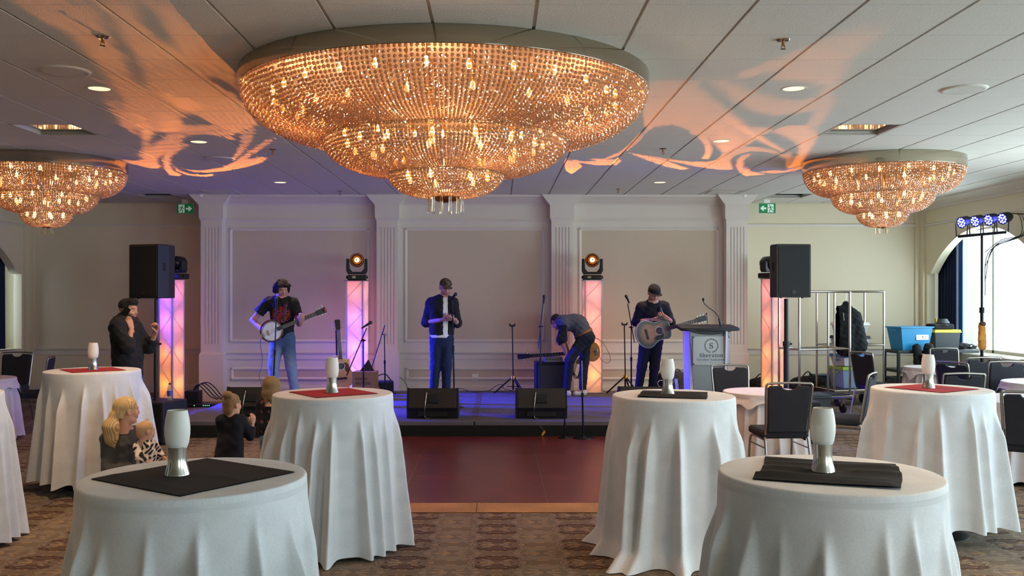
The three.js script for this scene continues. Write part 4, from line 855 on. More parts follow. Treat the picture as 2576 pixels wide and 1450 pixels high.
// --- player of the round bodied banjo guitar ---
person({
  label: 'person with wavy brown hair and black printed t-shirt playing a round banjo guitar', D: 13.17, px: 712, floor: STAGE, skin: '#c59078', brow: '#2e2019', yaw: 0.55, pitch: 0.42, front: [0.22, 0, 0.975],
  j: { head: [711, 727, 0.04], shR: [675, 760, 0], shL: [739, 763, 0], elR: [637, 806, 0.02], elL: [754, 815, 0.02], wrR: [672, 832, 0.22], wrL: [765, 811, 0.20], hipR: [697, 850, 0], hipL: [725, 850, 0], knR: [690, 920, 0.04], knL: [733, 920, 0.03], anR: [690, 1003, 0], anL: [744, 1003, -0.02], toeR: [686, 1010, 0.17], toeL: [750, 1010, 0.15] },
  handR: { curl: 0.6, thumb: 0.6, palm: [0, -0.2, -1], dir: [0.7, -0.35, 0.1] }, handL: { curl: 1.25, thumb: 1, palm: [-0.2, 0.9, -0.4], dir: [0.2, 0.75, 0.5] },
  dress(c) {
    c.garment('jeans', (g) => { c.legs(g, 0.018, 0.97); g.bone(c.hip, c.mixp(c.hip, c.waist, 0.35), 0.152, 0.142, 0.05, { flat: [c.front, 1.28] }); }, (x, y, z) => mixp(lin('#48607f'), lin('#8b9bb0'), sm(0.2, 0.9, Math.sin(y * 4 + x * 3) * 0.5 + 0.5) * (z > 0 ? 1 : 0.3)));
    c.garment('shirt', (g) => { c.torso(g, 0.020); c.sleeves(g, 0.022, 0.62, 1.25); g.cut((x, y) => c.hip[1] + 0.0 - y); }, (x, y, z) => { const u = (x - 0.0) / 0.12, v = (y - (c.chest[1] - 0.17)) / 0.13; const r = Math.hypot(u, v); if (z > 0.03 && r < 1) { const n = Math.sin(x * 90 + Math.sin(y * 70) * 2) * Math.sin(y * 80 + x * 30); return r > 0.82 ? (n > 0.1 ? lin('#8c2f26') : [0.008, 0.008, 0.009]) : n > -0.15 ? lin('#a83c30') : lin('#3a1512'); } return [0.009, 0.009, 0.010]; }, M.fabric, 0.003);
    onHead(c, 'hair', (f) => { f.blob([0, 0.048, -0.020], [0.092, 0.084, 0.108], 0.02); f.blob([-0.082, -0.015, -0.045], [0.026, 0.062, 0.050], 0.025).blob([0.086, 0.0, -0.030], [0.026, 0.062, 0.055], 0.025).blob([0, -0.015, -0.085], [0.085, 0.075, 0.045], 0.03); f.blob([0.055, 0.072, 0.058], [0.045, 0.032, 0.04], 0.02); f.blob([-0.05, 0.075, 0.05], [0.045, 0.034, 0.042], 0.02); f.blob([-0.078, 0.0, 0.015], [0.022, 0.06, 0.04], 0.02).blob([0.08, 0.015, 0.02], [0.022, 0.055, 0.04], 0.02); f.blob([0.105, -0.03, -0.02], [0.018, 0.03, 0.02], 0.02).blob([-0.10, -0.04, -0.04], [0.018, 0.028, 0.02], 0.02); f.cut((x, y, z) => (z > 0.045 && y < 0.05 && Math.abs(x) < 0.064 ? 0.02 : -0.02)); }, strandTint('#1a110c', '#33221a', 25), M.hair, undefined, 0.010);
    c.garment('guitar_strap', (g) => { const a = c.J.shL; g.bone([a[0] - 0.075, a[1] + 0.052, -0.02], [a[0] - 0.085, a[1] - 0.03, 0.135], 0.026, 0.026, 0.01, { flat: [[0, 0, 1], 2] }); g.bone([a[0] - 0.085, a[1] - 0.03, 0.135], [a[0] - 0.115, a[1] - 0.26, 0.155], 0.026, 0.026, 0.01, { flat: [[0, 0, 1], 2.5] }); }, '#5a2d20', M.leather, 0);
    shoePair(c, '#1d1a1a');
  },
});
// --- player of the sunburst acoustic guitar ---
person({
  label: 'person in a black cap looking at a phone with a sunburst guitar hanging in front', D: 13.5, px: 1640, floor: STAGE, skin: '#b98672', beard: '#4a3526', brow: '#2c2018', yaw: 0.18, pitch: 0.62, front: [0.08, 0, 0.997],
  j: { head: [1643, 738, 0.07], shR: [1612, 773, 0], shL: [1672, 771, 0], elR: [1600, 811, -0.02], elL: [1688, 811, 0.0], wrR: [1639, 803, 0.24], wrL: [1673, 802, 0.24], hipR: [1624, 855, 0], hipL: [1653, 855, 0], knR: [1614, 923, 0.03], knL: [1646, 923, 0.03], anR: [1604, 996, -0.02], anL: [1638, 997, -0.01], toeR: [1598, 1003, 0.15], toeL: [1640, 1003, 0.17] },
  handR: { curl: 0.85, thumb: 0.9, palm: [0.1, 0.6, -0.8], dir: [0.85, 0.15, 0.3] }, handL: { curl: 0.7, thumb: 0.5, palm: [-0.2, 0.6, -0.7], dir: [-0.75, 0.35, 0.3] },
  dress(c) {
    c.garment('jeans', (g) => { c.legs(g, 0.012, 0.98); g.bone(c.hip, c.mixp(c.hip, c.waist, 0.35), 0.15, 0.14, 0.05, { flat: [c.front, 1.28] }); }, '#15161f');
    c.garment('shirt', (g) => { c.torso(g, 0.018); c.sleeves(g, 0.016, 1.32, 1.1); g.cut((x, y) => c.hip[1] + 0.01 - y); }, '#10121f', M.fabric, 0.003);
    onHead(c, 'cap', (f) => { f.blob([0, 0.052, -0.008], [0.088, 0.080, 0.108], 0.01); f.cut((x, y) => 0.036 - y); f.bone([-0.035, 0.048, 0.10], [0.035, 0.048, 0.10], 0.05, 0.05, 0.01, { flat: [[0, 1, 0], 7] }); f.blob([0, 0.132, -0.008], [0.009, 0.006, 0.009], 0.004); }, '#0e0e13', M.fabric, [[-0.14, -0.22, -0.2], [0.14, 0.17, 0.19]], 0, 'black baseball cap');
    onHead(c, 'hair', (f) => { f.blob([0, 0.01, -0.035], [0.080, 0.07, 0.083], 0.01); f.cut((x, y, z) => (z > -0.005 ? 0.02 : -0.02)); }, '#2a1e17');
    c.garment('guitar_strap', (g) => { const a = c.J.shL; g.bone([a[0] - 0.09, a[1] + 0.05, -0.02], [a[0] - 0.085, a[1] - 0.04, 0.13], 0.024, 0.024, 0.01, { flat: [[0, 0, 1], 2] }); g.bone([a[0] - 0.085, a[1] - 0.04, 0.13], [a[0] + 0.0, a[1] - 0.34, 0.15], 0.024, 0.02, 0.01, { flat: [[0, 0, 1], 3] }); }, '#1b2140', M.leather, 0);
    shoePair(c, '#16161a', '#1c1c20');
    part('phone', rbox(0.07, 0.13, 0.009, 0.004, [0.085, c.J.wrR[1] + 0.025, 0.33], [-1.1, 0, 0.1]), M.blackMat, c.o);
  },
});
// --- man bending over the pedals ---
person({
  label: 'person bending forward in a dusty blue shirt, dark jeans and white shoes', D: 14.2, px: 1458, floor: STAGE, skin: '#a87a66', front: [-0.28, -0.96, 0], chestR: 0.155, waistR: 0.14, yaw: 3.6, pitch: 1.25, brow: '#201813',
  j: { head: [1402, 812, -0.13], shR: [1419, 815, 0.10], shL: [1419, 812, -0.17], elR: [1409, 853, 0.11], elL: [1418, 853, -0.15], wrR: [1425, 892, 0.06], wrL: [1432, 892, -0.10], hipR: [1470, 848, 0.08], hipL: [1474, 848, -0.08], knR: [1432, 905, 0.10], knL: [1471, 910, -0.06], anR: [1425, 983, 0.06], anL: [1466, 983, -0.03], toeR: [1409, 990, -0.02], toeL: [1448, 990, 0.02], waist: [1452, 812, -0.02] }, waist: true,
  handR: { curl: 0.5, palm: [1, 0, 0] }, handL: { curl: 0.5, palm: [1, 0, 0] },
  dress(c) {
    c.garment('jeans', (g) => { c.legs(g, 0.014, 0.98); g.bone(c.hip, c.mixp(c.hip, c.waist, 0.12), 0.155, 0.15, 0.05, { flat: [c.front, 1.15] }); }, '#1a2032', M.fabric, 0.003);
    c.garment('belt', (g) => { const n = vec(c.waist).sub(vec(c.hip)).normalize(), m = c.mixp(c.hip, c.waist, 0.22); g.bone(c.mixp(c.hip, c.waist, -0.2), c.mixp(c.hip, c.waist, 0.7), 0.168, 0.164, 0.03, { flat: [c.front, 1.15] }); g.cut((x, y, z) => Math.abs((x - m[0]) * n.x + (y - m[1]) * n.y + (z - m[2]) * n.z) - 0.024); }, '#8a5a34', M.leather, 0, 'tan leather belt');
    c.garment('shirt', (g) => { c.torso(g, 0.020); c.sleeves(g, 0.016, [1.55, 1.55], 1.15); const n = vec(c.waist).sub(vec(c.hip)).normalize(), m = c.mixp(c.hip, c.waist, 0.30); g.cut((x, y, z) => -((x - m[0]) * n.x + (y - m[1]) * n.y + (z - m[2]) * n.z)); }, (x, y, z) => (x < -0.21 && y < c.chest[1] - 0.02 ? lin('#14161c') : lin('#4f5664')), M.fabric, 0.004);
    onHead(c, 'hair', (f) => { f.blob([0, 0.036, -0.02], [0.082, 0.086, 0.100], 0.01); f.cut((x, y, z) => (z > 0.055 && y < 0.05 ? 0.02 : y < -0.055 ? 0.02 : -0.02)); }, strandTint('#2b1b14', '#3d291e'), M.hair);
    shoePair(c, '#d8d8dc', '#f0f0f0');
  },
});
// --- man on the phone beside the speaker pole ---
person({
  label: 'person in a black hooded jacket holding a phone to the ear beside the speaker pole', D: 10.4, px: 320, floor: 0, skin: '#c48d70', brow: '#1d1512', beard: '#4a3328', yaw: 1.35, pitch: 0.05, front: [0.97, 0, 0.24], chestR: 0.165, waistR: 0.155,
  j: { head: [323, 781, 0], shR: [311, 822, 0.19], shL: [322, 824, -0.17], elR: [343, 872, 0.24], elL: [366, 875, -0.10], wrR: [343, 826, 0.14], wrL: [385, 842, -0.06], hipR: [322, 945, 0.08], hipL: [326, 945, -0.08], knR: [332, 1035, 0.08], knL: [340, 1035, -0.07], anR: [324, 1115, 0.08], anL: [336, 1115, -0.08], toeR: [350, 1125, 0.09], toeL: [362, 1125, -0.07] },
  handR: { curl: 0.75, thumb: 0.5, palm: [-0.85, 0.2, -0.5], dir: [-0.25, 0.92, -0.05] }, handL: { curl: 1.1, thumb: 0.8, palm: [-0.6, -0.1, 0.8], dir: [0.25, 0.9, 0.1] },
  dress(c) {
    c.garment('jeans', (g) => { c.legs(g, 0.016, 0.98); g.bone(c.hip, c.mixp(c.hip, c.waist, 0.3), 0.152, 0.15, 0.05, { flat: [c.front, 1.2] }); }, '#2d4a78');
    c.garment('jacket', (g) => { c.torso(g, 0.034); c.sleeves(g, 0.022, [1.5, 1.6], 1.2); g.bone(c.chest, c.mixp(c.chest, c.waist, 0.3), 0.17, 0.17, 0.05, { flat: [c.front, 1.2] }); g.blob([c.chest[0] - 0.075, c.chest[1] + 0.03, 0.0], [0.085, 0.07, 0.13], 0.05); g.cut((x, y) => c.hip[1] - 0.01 - y); }, (x, y, z) => (Math.abs(((x * 0.97 + z * 0.24) - 0.10)) < 0.006 && Math.abs((y * 12) % 1) < 0.12 && z > 0.0 ? [0.05, 0.05, 0.05] : [0.009, 0.009, 0.010]), M.fabric, 0.004);
    onHead(c, 'hair', (f) => { f.blob([0, 0.052, -0.012], [0.084, 0.082, 0.104], 0.01).blob([0, 0.10, 0.05], [0.065, 0.034, 0.05], 0.03); f.cut((x, y, z) => (z > 0.045 && y < 0.055 ? 0.02 : y < -0.06 ? 0.02 : y < 0.02 && z > -0.0 ? 0.02 : -0.02)); }, strandTint('#0d0a09', '#1e1714'), M.hair, undefined, 0.007);
    part('phone', rbox(0.072, 0.145, 0.010, 0.004, [c.J.head[0] + 0.005, c.J.head[1] - 0.03, 0.118], [0.05, 0.08, -0.6]), M.blackGloss, c.o);
    part('ring', torus(0.0105, 0.0018, [c.J.wrL[0] + 0.04, c.J.wrL[1] + 0.085, -0.035], [1.2, 0, 0.3], Math.PI * 2, 20, 6), M.chrome, c.o);
    shoePair(c, '#2b2118');
  },
});
// --- seated woman ---
person({
  label: 'person with a blond ponytail in a grey top sitting on the carpet with a baby', D: 7.75, px: 307, floor: 0, s: 0.92, hs: 0.93, skin: '#d3a084', brow: '#8a6a45', yaw: 2.30, pitch: 0.0, front: [0.82, 0, -0.57], chestR: 0.152,
  j: { head: [323, 1033, 0.03], shR: [280, 1103, 0.06], shL: [328, 1098, -0.10], elR: [290, 1172, 0.14], elL: [342, 1164, -0.16], wrR: [358, 1182, 0.06], wrL: [372, 1180, -0.14], hipR: [298, 1230, 0.08], hipL: [312, 1230, -0.08], knR: [390, 1243, 0.10], knL: [398, 1243, -0.18], anR: [310, 1254, 0.16], anL: [318, 1254, -0.24], toeR: [285, 1259, 0.14], toeL: [290, 1259, -0.22] },
  handR: { curl: 0.5, palm: [0, 0, -1] }, handL: { curl: 0.5, palm: [0, 0, 1] },
  dress(c) {
    c.garment('trousers', (g) => { c.legs(g, 0.013, 0.98); g.bone(c.hip, c.mixp(c.hip, c.waist, 0.3), 0.15, 0.14, 0.05); }, '#1d2230');
    c.garment('top', (g) => { c.torso(g, 0.016); c.sleeves(g, 0.013, 1.9, 1.05); g.cut((x, y) => c.hip[1] - 0.02 - y); }, '#4c4c4b', M.fabric, 0.003);
    onHead(c, 'hair', (f) => { f.blob([0, 0.042, -0.018], [0.086, 0.088, 0.106], 0.01); f.blob([0, -0.02, -0.075], [0.066, 0.07, 0.05], 0.03); f.cut((x, y, z) => (z > 0.052 && y < 0.066 ? 0.02 : y < -0.012 && z > -0.012 ? 0.02 : y < -0.06 ? 0.02 : -0.02)); f.bone([0, -0.01, -0.09], [0, -0.03, -0.115], 0.028, 0.032, 0.015).bone([0, -0.03, -0.115], [0, -0.13, -0.140], 0.034, 0.070, 0.03).bone([0, -0.13, -0.14], [0.0, -0.23, -0.135], 0.070, 0.058, 0.03).bone([0, -0.23, -0.135], [0.03, -0.33, -0.13], 0.054, 0.012, 0.03).bone([0, -0.2, -0.135], [-0.03, -0.31, -0.12], 0.048, 0.008, 0.03); }, strandTint('#a98350', '#dcc48f', 70), M.hair, [[-0.14, -0.36, -0.28], [0.14, 0.17, 0.16]], 0.0012, 'blond ponytail');
    onHead(c, 'hair_tie', (f) => { f.bone([0, -0.012, -0.10], [0, -0.022, -0.116], 0.031, 0.031, 0.01); }, '#a8895a', M.fabric, [[-0.06, -0.08, -0.2], [0.06, 0.06, -0.06]], 0);
    shoePair(c, '#cfcac2');
  },
});
// --- baby ---
person({
  label: 'baby with wispy fair hair in a black and white patterned top', D: 7.62, px: 369, floor: 0, s: 0.42, hs: 0.70, cell: 0.007, skin: '#d9a88e', brow: '#b98d68', yaw: 2.35, pitch: 0.05, front: [0.75, 0, -0.66], chestR: 0.20, waistR: 0.21,
  j: { head: [370, 1085, 0.02], shR: [351, 1122, 0.05], shL: [383, 1122, -0.04], elR: [361, 1146, 0.10], elL: [394, 1143, -0.06], wrR: [384, 1158, 0.10], wrL: [405, 1154, -0.05], hipR: [360, 1163, 0.04], hipL: [376, 1163, -0.04], knR: [392, 1170, 0.06], knL: [398, 1170, -0.08], anR: [410, 1176, 0.08], anL: [414, 1176, -0.06], toeR: [418, 1172, 0.09], toeL: [422, 1172, -0.05] },
  dress(c) {
    c.garment('top', (g) => { c.torso(g, 0.012); c.sleeves(g, 0.010, 1.8, 1.1); c.legs(g, 0.009, 0.8); }, (x, y, z) => { const n = Math.sin(x * 95 + 2 * Math.sin(y * 60)) * Math.sin(y * 88 + z * 70 + 1.5 * Math.sin(x * 50)); return n > 0.12 ? [0.01, 0.01, 0.012] : lin('#ecdfd2'); }, M.fabric, 0.002);
    onHead(c, 'hair', (f) => { f.blob([0, 0.040, -0.018], [0.080, 0.084, 0.103], 0.01).blob([0, -0.02, -0.07], [0.06, 0.06, 0.045], 0.03); f.cut((x, y, z) => (z > 0.05 && y < 0.07 ? 0.02 : y < 0.005 && z > -0.02 ? 0.02 : -0.02)); f.bone([0, 0.12, -0.01], [0.03, 0.155, 0.01], 0.010, 0.004, 0.01).bone([0.01, 0.12, 0.0], [-0.02, 0.15, 0.02], 0.008, 0.003, 0.01); }, strandTint('#b98a60', '#cfae86', 70), M.hair, [[-0.14, -0.2, -0.2], [0.14, 0.19, 0.16]], 0.001);
  },
});
// --- girl with a bun ---
person({
  label: 'small child with a hair bun in a navy dress standing with raised hands', D: 7.6, px: 580, floor: 0, s: 0.56, hs: 0.76, cell: 0.008, skin: '#d2a085', brow: '#8d6a4a', yaw: 2.65, pitch: 0.0, roll: 0.0, front: [0.3, 0, -0.95], chestR: 0.165, waistR: 0.16,
  j: { head: [584, 1019, 0], shR: [557, 1058, 0.02], shL: [607, 1058, -0.02], elR: [555, 1108, -0.06], elL: [626, 1100, -0.04], wrR: [566, 1110, -0.16], wrL: [631, 1068, -0.06], hipR: [566, 1155, 0.0], hipL: [588, 1155, 0], knR: [566, 1205, 0], knL: [588, 1205, 0], anR: [566, 1262, 0], anL: [588, 1262, 0], toeR: [568, 1270, -0.09], toeL: [592, 1270, -0.09] },
  handL: { curl: 1.0, thumb: 0.8, palm: [-0.6, 0, -0.8], dir: [0.1, 1, 0.1] }, handR: { curl: 0.6, palm: [1, 0, 0] },
  dress(c) {
    c.garment('dress', (g) => { c.torso(g, 0.014); c.sleeves(g, 0.010, [1.9, 1.75], 1.15); g.bone(c.waist, [c.hip[0] - 0.02, c.hip[1] - 0.16, 0], 0.085, 0.17, 0.05, { flat: [[0, 0, 1], 1.15], cutEnd: true }); }, '#0e1424', M.fabric, 0.004);
    onHead(c, 'hair', (f) => { f.blob([0, 0.040, -0.018], [0.083, 0.086, 0.105], 0.01).blob([0, -0.035, -0.065], [0.062, 0.075, 0.05], 0.03); f.cut((x, y, z) => (z > 0.05 && y < 0.065 ? 0.02 : y < -0.01 && z > -0.01 ? 0.02 : -0.02)); f.blob([-0.02, 0.115, -0.085], [0.056, 0.042, 0.050], 0.015); }, strandTint('#6b5238', '#a5855c', 70), M.hair, [[-0.14, -0.22, -0.2], [0.14, 0.19, 0.16]], 0.0012, 'hair in a topknot');
    shoePair(c, '#2a2a2e');
  },
});
// --- girl in a floral top ---
person({
  label: 'small child with a fair bob in a dark floral top and jeans facing the stage', D: 7.9, px: 685, floor: 0, s: 0.62, hs: 0.80, cell: 0.0085, skin: '#d2a085', yaw: 3.0, pitch: 0.1, front: [0.1, 0, -0.99], chestR: 0.165, waistR: 0.165,
  j: { head: [684, 976, 0], shR: [660, 1016, 0.0], shL: [709, 1016, 0.0], elR: [650, 1060, -0.02], elL: [716, 1060, -0.02], wrR: [642, 1066, -0.14], wrL: [712, 1096, -0.1], hipR: [672, 1105, 0], hipL: [698, 1105, 0], knR: [671, 1175, 0], knL: [698, 1175, 0], anR: [670, 1243, 0], anL: [700, 1243, 0], toeR: [668, 1251, -0.1], toeL: [702, 1251, -0.1] },
  handR: { curl: 0.7, palm: [0.8, -0.2, 0] },
  dress(c) {
    c.garment('jeans', (g) => { c.legs(g, 0.010, 0.98); g.bone(c.hip, c.mixp(c.hip, c.waist, 0.3), 0.095, 0.09, 0.04); }, '#5f7fa0');
    c.garment('top', (g) => { c.torso(g, 0.016); c.sleeves(g, 0.012, 1.7, 1.2); g.cut((x, y) => c.hip[1] - 0.0 - y); }, (x, y, z) => { const cx = Math.round(x * 14 + (Math.round(y * 12) % 2) * 0.5) / 14, cy = Math.round(y * 12) / 12, d = Math.hypot(x - cx, y - cy); return d < 0.011 ? lin('#9a3a40') : d < 0.017 && y < cy ? lin('#4a6a6a') : lin('#12131c'); }, M.fabric, 0.003);
    onHead(c, 'hair', (f) => { f.blob([0, 0.035, -0.018], [0.092, 0.092, 0.108], 0.02).blob([0, -0.055, -0.06], [0.088, 0.085, 0.062], 0.03).blob([-0.07, -0.06, -0.0], [0.03, 0.07, 0.05], 0.02).blob([0.07, -0.06, -0.0], [0.03, 0.07, 0.05], 0.02); f.cut((x, y, z) => (z > 0.06 && y < 0.05 ? 0.02 : -0.02)); f.bone([0.02, -0.12, -0.08], [0.03, -0.175, -0.09], 0.03, 0.006, 0.02).bone([-0.03, -0.12, -0.08], [-0.04, -0.17, -0.08], 0.03, 0.006, 0.02); }, strandTint('#5f4a32', '#9c8059', 70), M.hair, [[-0.14, -0.22, -0.2], [0.14, 0.17, 0.16]], 0.0016);
    shoePair(c, '#d8d4cc');
  },
});
// ---------- lit fabric totems ----------
M.lycra = phys({ color: '#f4eef0', roughness: 1, transmission: 0.55, thickness: 0, side: THREE.DoubleSide });
M.truss = std({ color: '#8d8c95', metalness: 1, roughness: 0.35 });
function totem(px, D, floor, topY, turn, label, size = 0.28) {
  const x = (px - VX) * D / F, h = topY - floor, o = thing('light_totem', label, 'totem', [x, floor, -D], turn, 'lit fabric totems'), a = size / 2;
  part('base_plate', rbox(size + 0.06, 0.012, size + 0.06, 0.003, [0, 0.006, 0]), M.truss, o);
  part('top_plate', rbox(size + 0.03, 0.012, size + 0.03, 0.003, [0, h - 0.006, 0]), M.truss, o);
  for (const sx of [-1, 1]) for (const sz of [-1, 1]) part('truss_tube', bar([sx * (a - 0.014), 0.012, sz * (a - 0.014)], [sx * (a - 0.014), h - 0.012, sz * (a - 0.014)], 0.014, 10), M.truss, o);
  const br = []; const n = 7; for (let i = 0; i < n; i++) { const y0 = 0.03 + i * (h - 0.06) / n, y1 = y0 + (h - 0.06) / n, s = i % 2 ? 1 : -1; br.push(bar([s * (a - 0.02), y0, a - 0.02], [-s * (a - 0.02), y1, a - 0.02], 0.007, 6), bar([a - 0.02, y0, s * (a - 0.02)], [a - 0.02, y1, -s * (a - 0.02)], 0.007, 6), bar([-a + 0.02, y0, -s * (a - 0.02)], [-a + 0.02, y1, s * (a - 0.02)], 0.007, 6)); }
  part('truss_brace', br, M.truss, o);
  // four walls of stretch fabric, drawn in slightly between the plates
  const N = 12, pos = [], idx = [], ring = [[-1, -1], [0, -1], [1, -1], [1, 0], [1, 1], [0, 1], [-1, 1], [-1, 0]];
  for (let j = 0; j <= N; j++) for (const [u, v] of ring) { const t = j / N, pinch = (u === 0 || v === 0) ? 1 - 0.06 * Math.sin(t * Math.PI) : 1; pos.push(u * a * pinch, 0.012 + t * (h - 0.024), v * a * pinch); }
  for (let j = 0; j < N; j++) for (let i = 0; i < 8; i++) { const p = j * 8 + i, q = j * 8 + (i + 1) % 8; idx.push(p, p + 8, q, q, p + 8, q + 8); }
  const g = new THREE.BufferGeometry(); g.setAttribute('position', new THREE.Float32BufferAttribute(pos, 3)); g.setIndex(idx); const gg = g.toNonIndexed(); gg.computeVertexNormals();
  part('fabric_cover', gg, M.lycra, o, 'white stretch fabric glowing pink and orange');
  part('led_uplight', [cyl(0.06, 0.07, 0.06, 20, [0, 0.045, 0]), lathe([[0.0001, 0.078], [0.05, 0.078]], 16)], std({ color: '#20201f', emissive: new THREE.Color(1, 0.42, 0.12), emissiveIntensity: 1.5 }), o);
  const P = 0.15;
  [[0.16, 1, 0.31, 0.04, 1.0], [0.40, 1, 0.25, 0.06, 0.9], [0.66, 1, 0.20, 0.11, 0.85], [0.90, 1, 0.19, 0.16, 0.8]].forEach(([t, r, g2, b, k]) => lamp([x, floor + h * t, -D], new THREE.Color(r, g2, b), P * k * 1.5, 2.2, 'led_light'));
}
totem(899, 14.7, STAGE, EYE + 37 * 14.7 / F, -0.18, 'pink lit fabric totem on stage behind the stood acoustic guitar');
totem(1490, 14.7, STAGE, EYE + 38 * 14.7 / F, 0.05, 'pink lit fabric totem on stage behind the bending person');
totem(432, 14.9, 0, EYE + 40 * 14.9 / F, -0.42, 'orange lit fabric totem on the floor behind the person on the phone');
totem(1946, 14.9, 0, EYE + 42 * 14.9 / F, 0.38, 'orange lit fabric totem on the floor behind the luggage cart speaker');

// ---------- moving head lights ----------
M.lensHot = std({ color: '#fff6e0', emissive: new THREE.Color(1, 0.58, 0.14), emissiveIntensity: 6 });
M.lensAmber = std({ color: '#2a1206', emissive: new THREE.Color(1.0, 0.22, 0.01), emissiveIntensity: 0.35, roughness: 0.15 });
function movingHead(px, py, D, baseY, turn, lit, label) {
  const x = (px - VX) * D / F, y = baseY, hy = EYE - (py - VY) * D / F - baseY, o = thing('moving_head_light', label, 'stage light', [x, y, -D], turn, 'moving head lights');
  part('base', [rbox(0.30, 0.085, 0.24, 0.02, [0, 0.045, 0]), box(0.34, 0.04, 0.05, [0, 0.05, 0])], M.black, o);
  part('display', box(0.055, 0.035, 0.004, [-0.045, 0.05, 0.121]), M.louver, o);
  for (const s of [-1, 1]) part('foot', cyl(0.02, 0.02, 0.006, 10, [s * 0.11, 0.003, 0.08]), M.black, o);
  const arm = new THREE.Shape(); arm.moveTo(-0.165, hy + 0.02); arm.lineTo(-0.12, hy + 0.02); arm.lineTo(-0.112, 0.19); arm.lineTo(-0.07, 0.135); arm.lineTo(0.07, 0.135); arm.lineTo(0.112, 0.19); arm.lineTo(0.12, hy + 0.02); arm.lineTo(0.165, hy + 0.02); arm.lineTo(0.168, 0.15); arm.lineTo(0.14, 0.10); arm.lineTo(-0.14, 0.10); arm.lineTo(-0.168, 0.15); arm.closePath();
  part('yoke', extr(arm, 0.12, 0.01, [0, 0, -0.06]), M.black, o);
  const head = part('head', [lathe([[0.0001, -0.15], [0.07, -0.15], [0.105, -0.10], [0.112, 0], [0.108, 0.05], [0.09, 0.085], [0.072, 0.10]], 32, [0, hy, 0], [Math.PI / 2, 0, 0])], M.blackGloss, o);
  part('lens', lathe([[0.0001, 0.104], [0.05, 0.100], [0.092, 0.084], [0.098, 0.070]], 32, [0, hy, 0], [Math.PI / 2, 0, 0]), lit ? M.lensAmber : M.blackGloss, head);
  if (lit) part('lamp_bulb', ball(0.040, [0, hy, 0.098], [1, 1, 0.35], 20), M.lensHot, head);
  return { o, source: V(x, baseY + hy, -D).add(V(0, 0, 0.098).applyAxisAngle(V(0, 1, 0), turn)) };
}
const TT = EYE + 37 * 14.7 / F, heads = [movingHead(898, 655, 14.7, TT, 0.14, true, 'lit moving head light on the totem behind the stood acoustic guitar'), movingHead(1490, 655, 14.7, TT, -0.1, true, 'lit moving head light on the totem behind the bending person')];
movingHead(446, 662, 14.9, EYE + 40 * 14.9 / F, -0.5, false, 'unlit moving head light partly behind the speaker of the phone caller');
movingHead(1936, 662, 14.9, EYE + 42 * 14.9 / F, 0.6, false, 'unlit moving head light partly behind the speaker by the carts');

// gobo: a small plate with cut-outs in front of each lit lens throws the swirls on the ceiling
function gobo(source, polys, washes, darks, intensity, owner) {      // polygons on the ceiling: cut-outs, half-tone areas, bridges left standing
  const dirs = (list) => list.map((pl) => pl.map(([px, py]) => ceilAt(px, py).sub(source).normalize()));
  const P = dirs(polys.map((q) => q.p)), K = dirs(darks), W = washes.map((w) => ({ d: dirs([w.p])[0], a: w.a }));
  const axis = V(0, 0, 0); for (const d of P.flat()) axis.add(d); axis.normalize();
  let cone = 0; for (const d of [...P.flat(), ...W.flatMap((w) => w.d)]) cone = Math.max(cone, axis.angleTo(d)); cone = Math.min(cone + 0.02, 0.5);
  const right = V(0, 0, 0).crossVectors(axis, V(0, 1, 0)).normalize(), up = V(0, 0, 0).crossVectors(right, axis), dist = 0.02;
  const flat = (d) => { const s = dist / d.dot(axis); return [d.dot(right) * s, d.dot(up) * s]; };
  const inside = (pl, x, y) => { let c = false; for (let i = 0, j = pl.length - 1; i < pl.length; j = i++) if ((pl[i][1] > y) !== (pl[j][1] > y) && x < (pl[j][0] - pl[i][0]) * (y - pl[i][1]) / (pl[j][1] - pl[i][1]) + pl[i][0]) c = !c; return c; };
  const PF = P.map((p, i) => ({ p: p.map(flat), a: polys[i].a })), KF = K.map((p) => p.map(flat)), WF = W.map((w) => ({ p: w.d.map(flat), a: w.a }));
  const half = Math.tan(cone) * dist * 1.06, N = 420, cs = 2 * half / N, pos = [], idx = [], bayer = [0, 8, 2, 10, 12, 4, 14, 6, 3, 11, 1, 9, 15, 7, 13, 5];
  for (let j = 0; j < N; j++) {
    let start = -1; const y = -half + (j + 0.5) * cs;
    for (let i = 0; i <= N; i++) {
      let open = true;
      if (i < N) { const x = -half + (i + 0.5) * cs; let a = 0; for (const w of PF) if (inside(w.p, x, y)) a = Math.max(a, w.a); if (!a && !KF.some((q) => inside(q, x, y))) for (const w of WF) if (inside(w.p, x, y)) a = Math.max(a, w.a); open = a > (bayer[(j % 4) * 4 + i % 4] + 0.5) / 16; }
      if (!open && start < 0) start = i;
      if (open && start >= 0) { const x0 = -half + start * cs, x1 = -half + i * cs, y0 = y - cs / 2, y1 = y + cs / 2, k = pos.length / 3; pos.push(x0, y0, 0, x1, y0, 0, x1, y1, 0, x0, y1, 0); idx.push(k, k + 1, k + 2, k, k + 2, k + 3); start = -1; }
    }
  }
  const g = new THREE.BufferGeometry(); g.setAttribute('position', new THREE.Float32BufferAttribute(pos, 3)); g.setIndex(idx);
  const gg = g; gg.computeVertexNormals();
  gg.applyMatrix4(new THREE.Matrix4().makeBasis(right, up, axis.clone().negate()).setPosition(source.clone().addScaledVector(axis, dist)));
  owner.updateMatrixWorld(true); gg.applyMatrix4(owner.matrixWorld.clone().invert());
  const m = part('gobo', gg, new THREE.MeshStandardMaterial({ color: '#050505', roughness: 1, side: THREE.DoubleSide }), owner, 'small patterned metal plate');
  spot(owner, source, source.clone().add(axis), new THREE.Color(1, 0.27, 0.035), intensity * 1.25, cone, 0.0, 0.0026);
  return m;
}
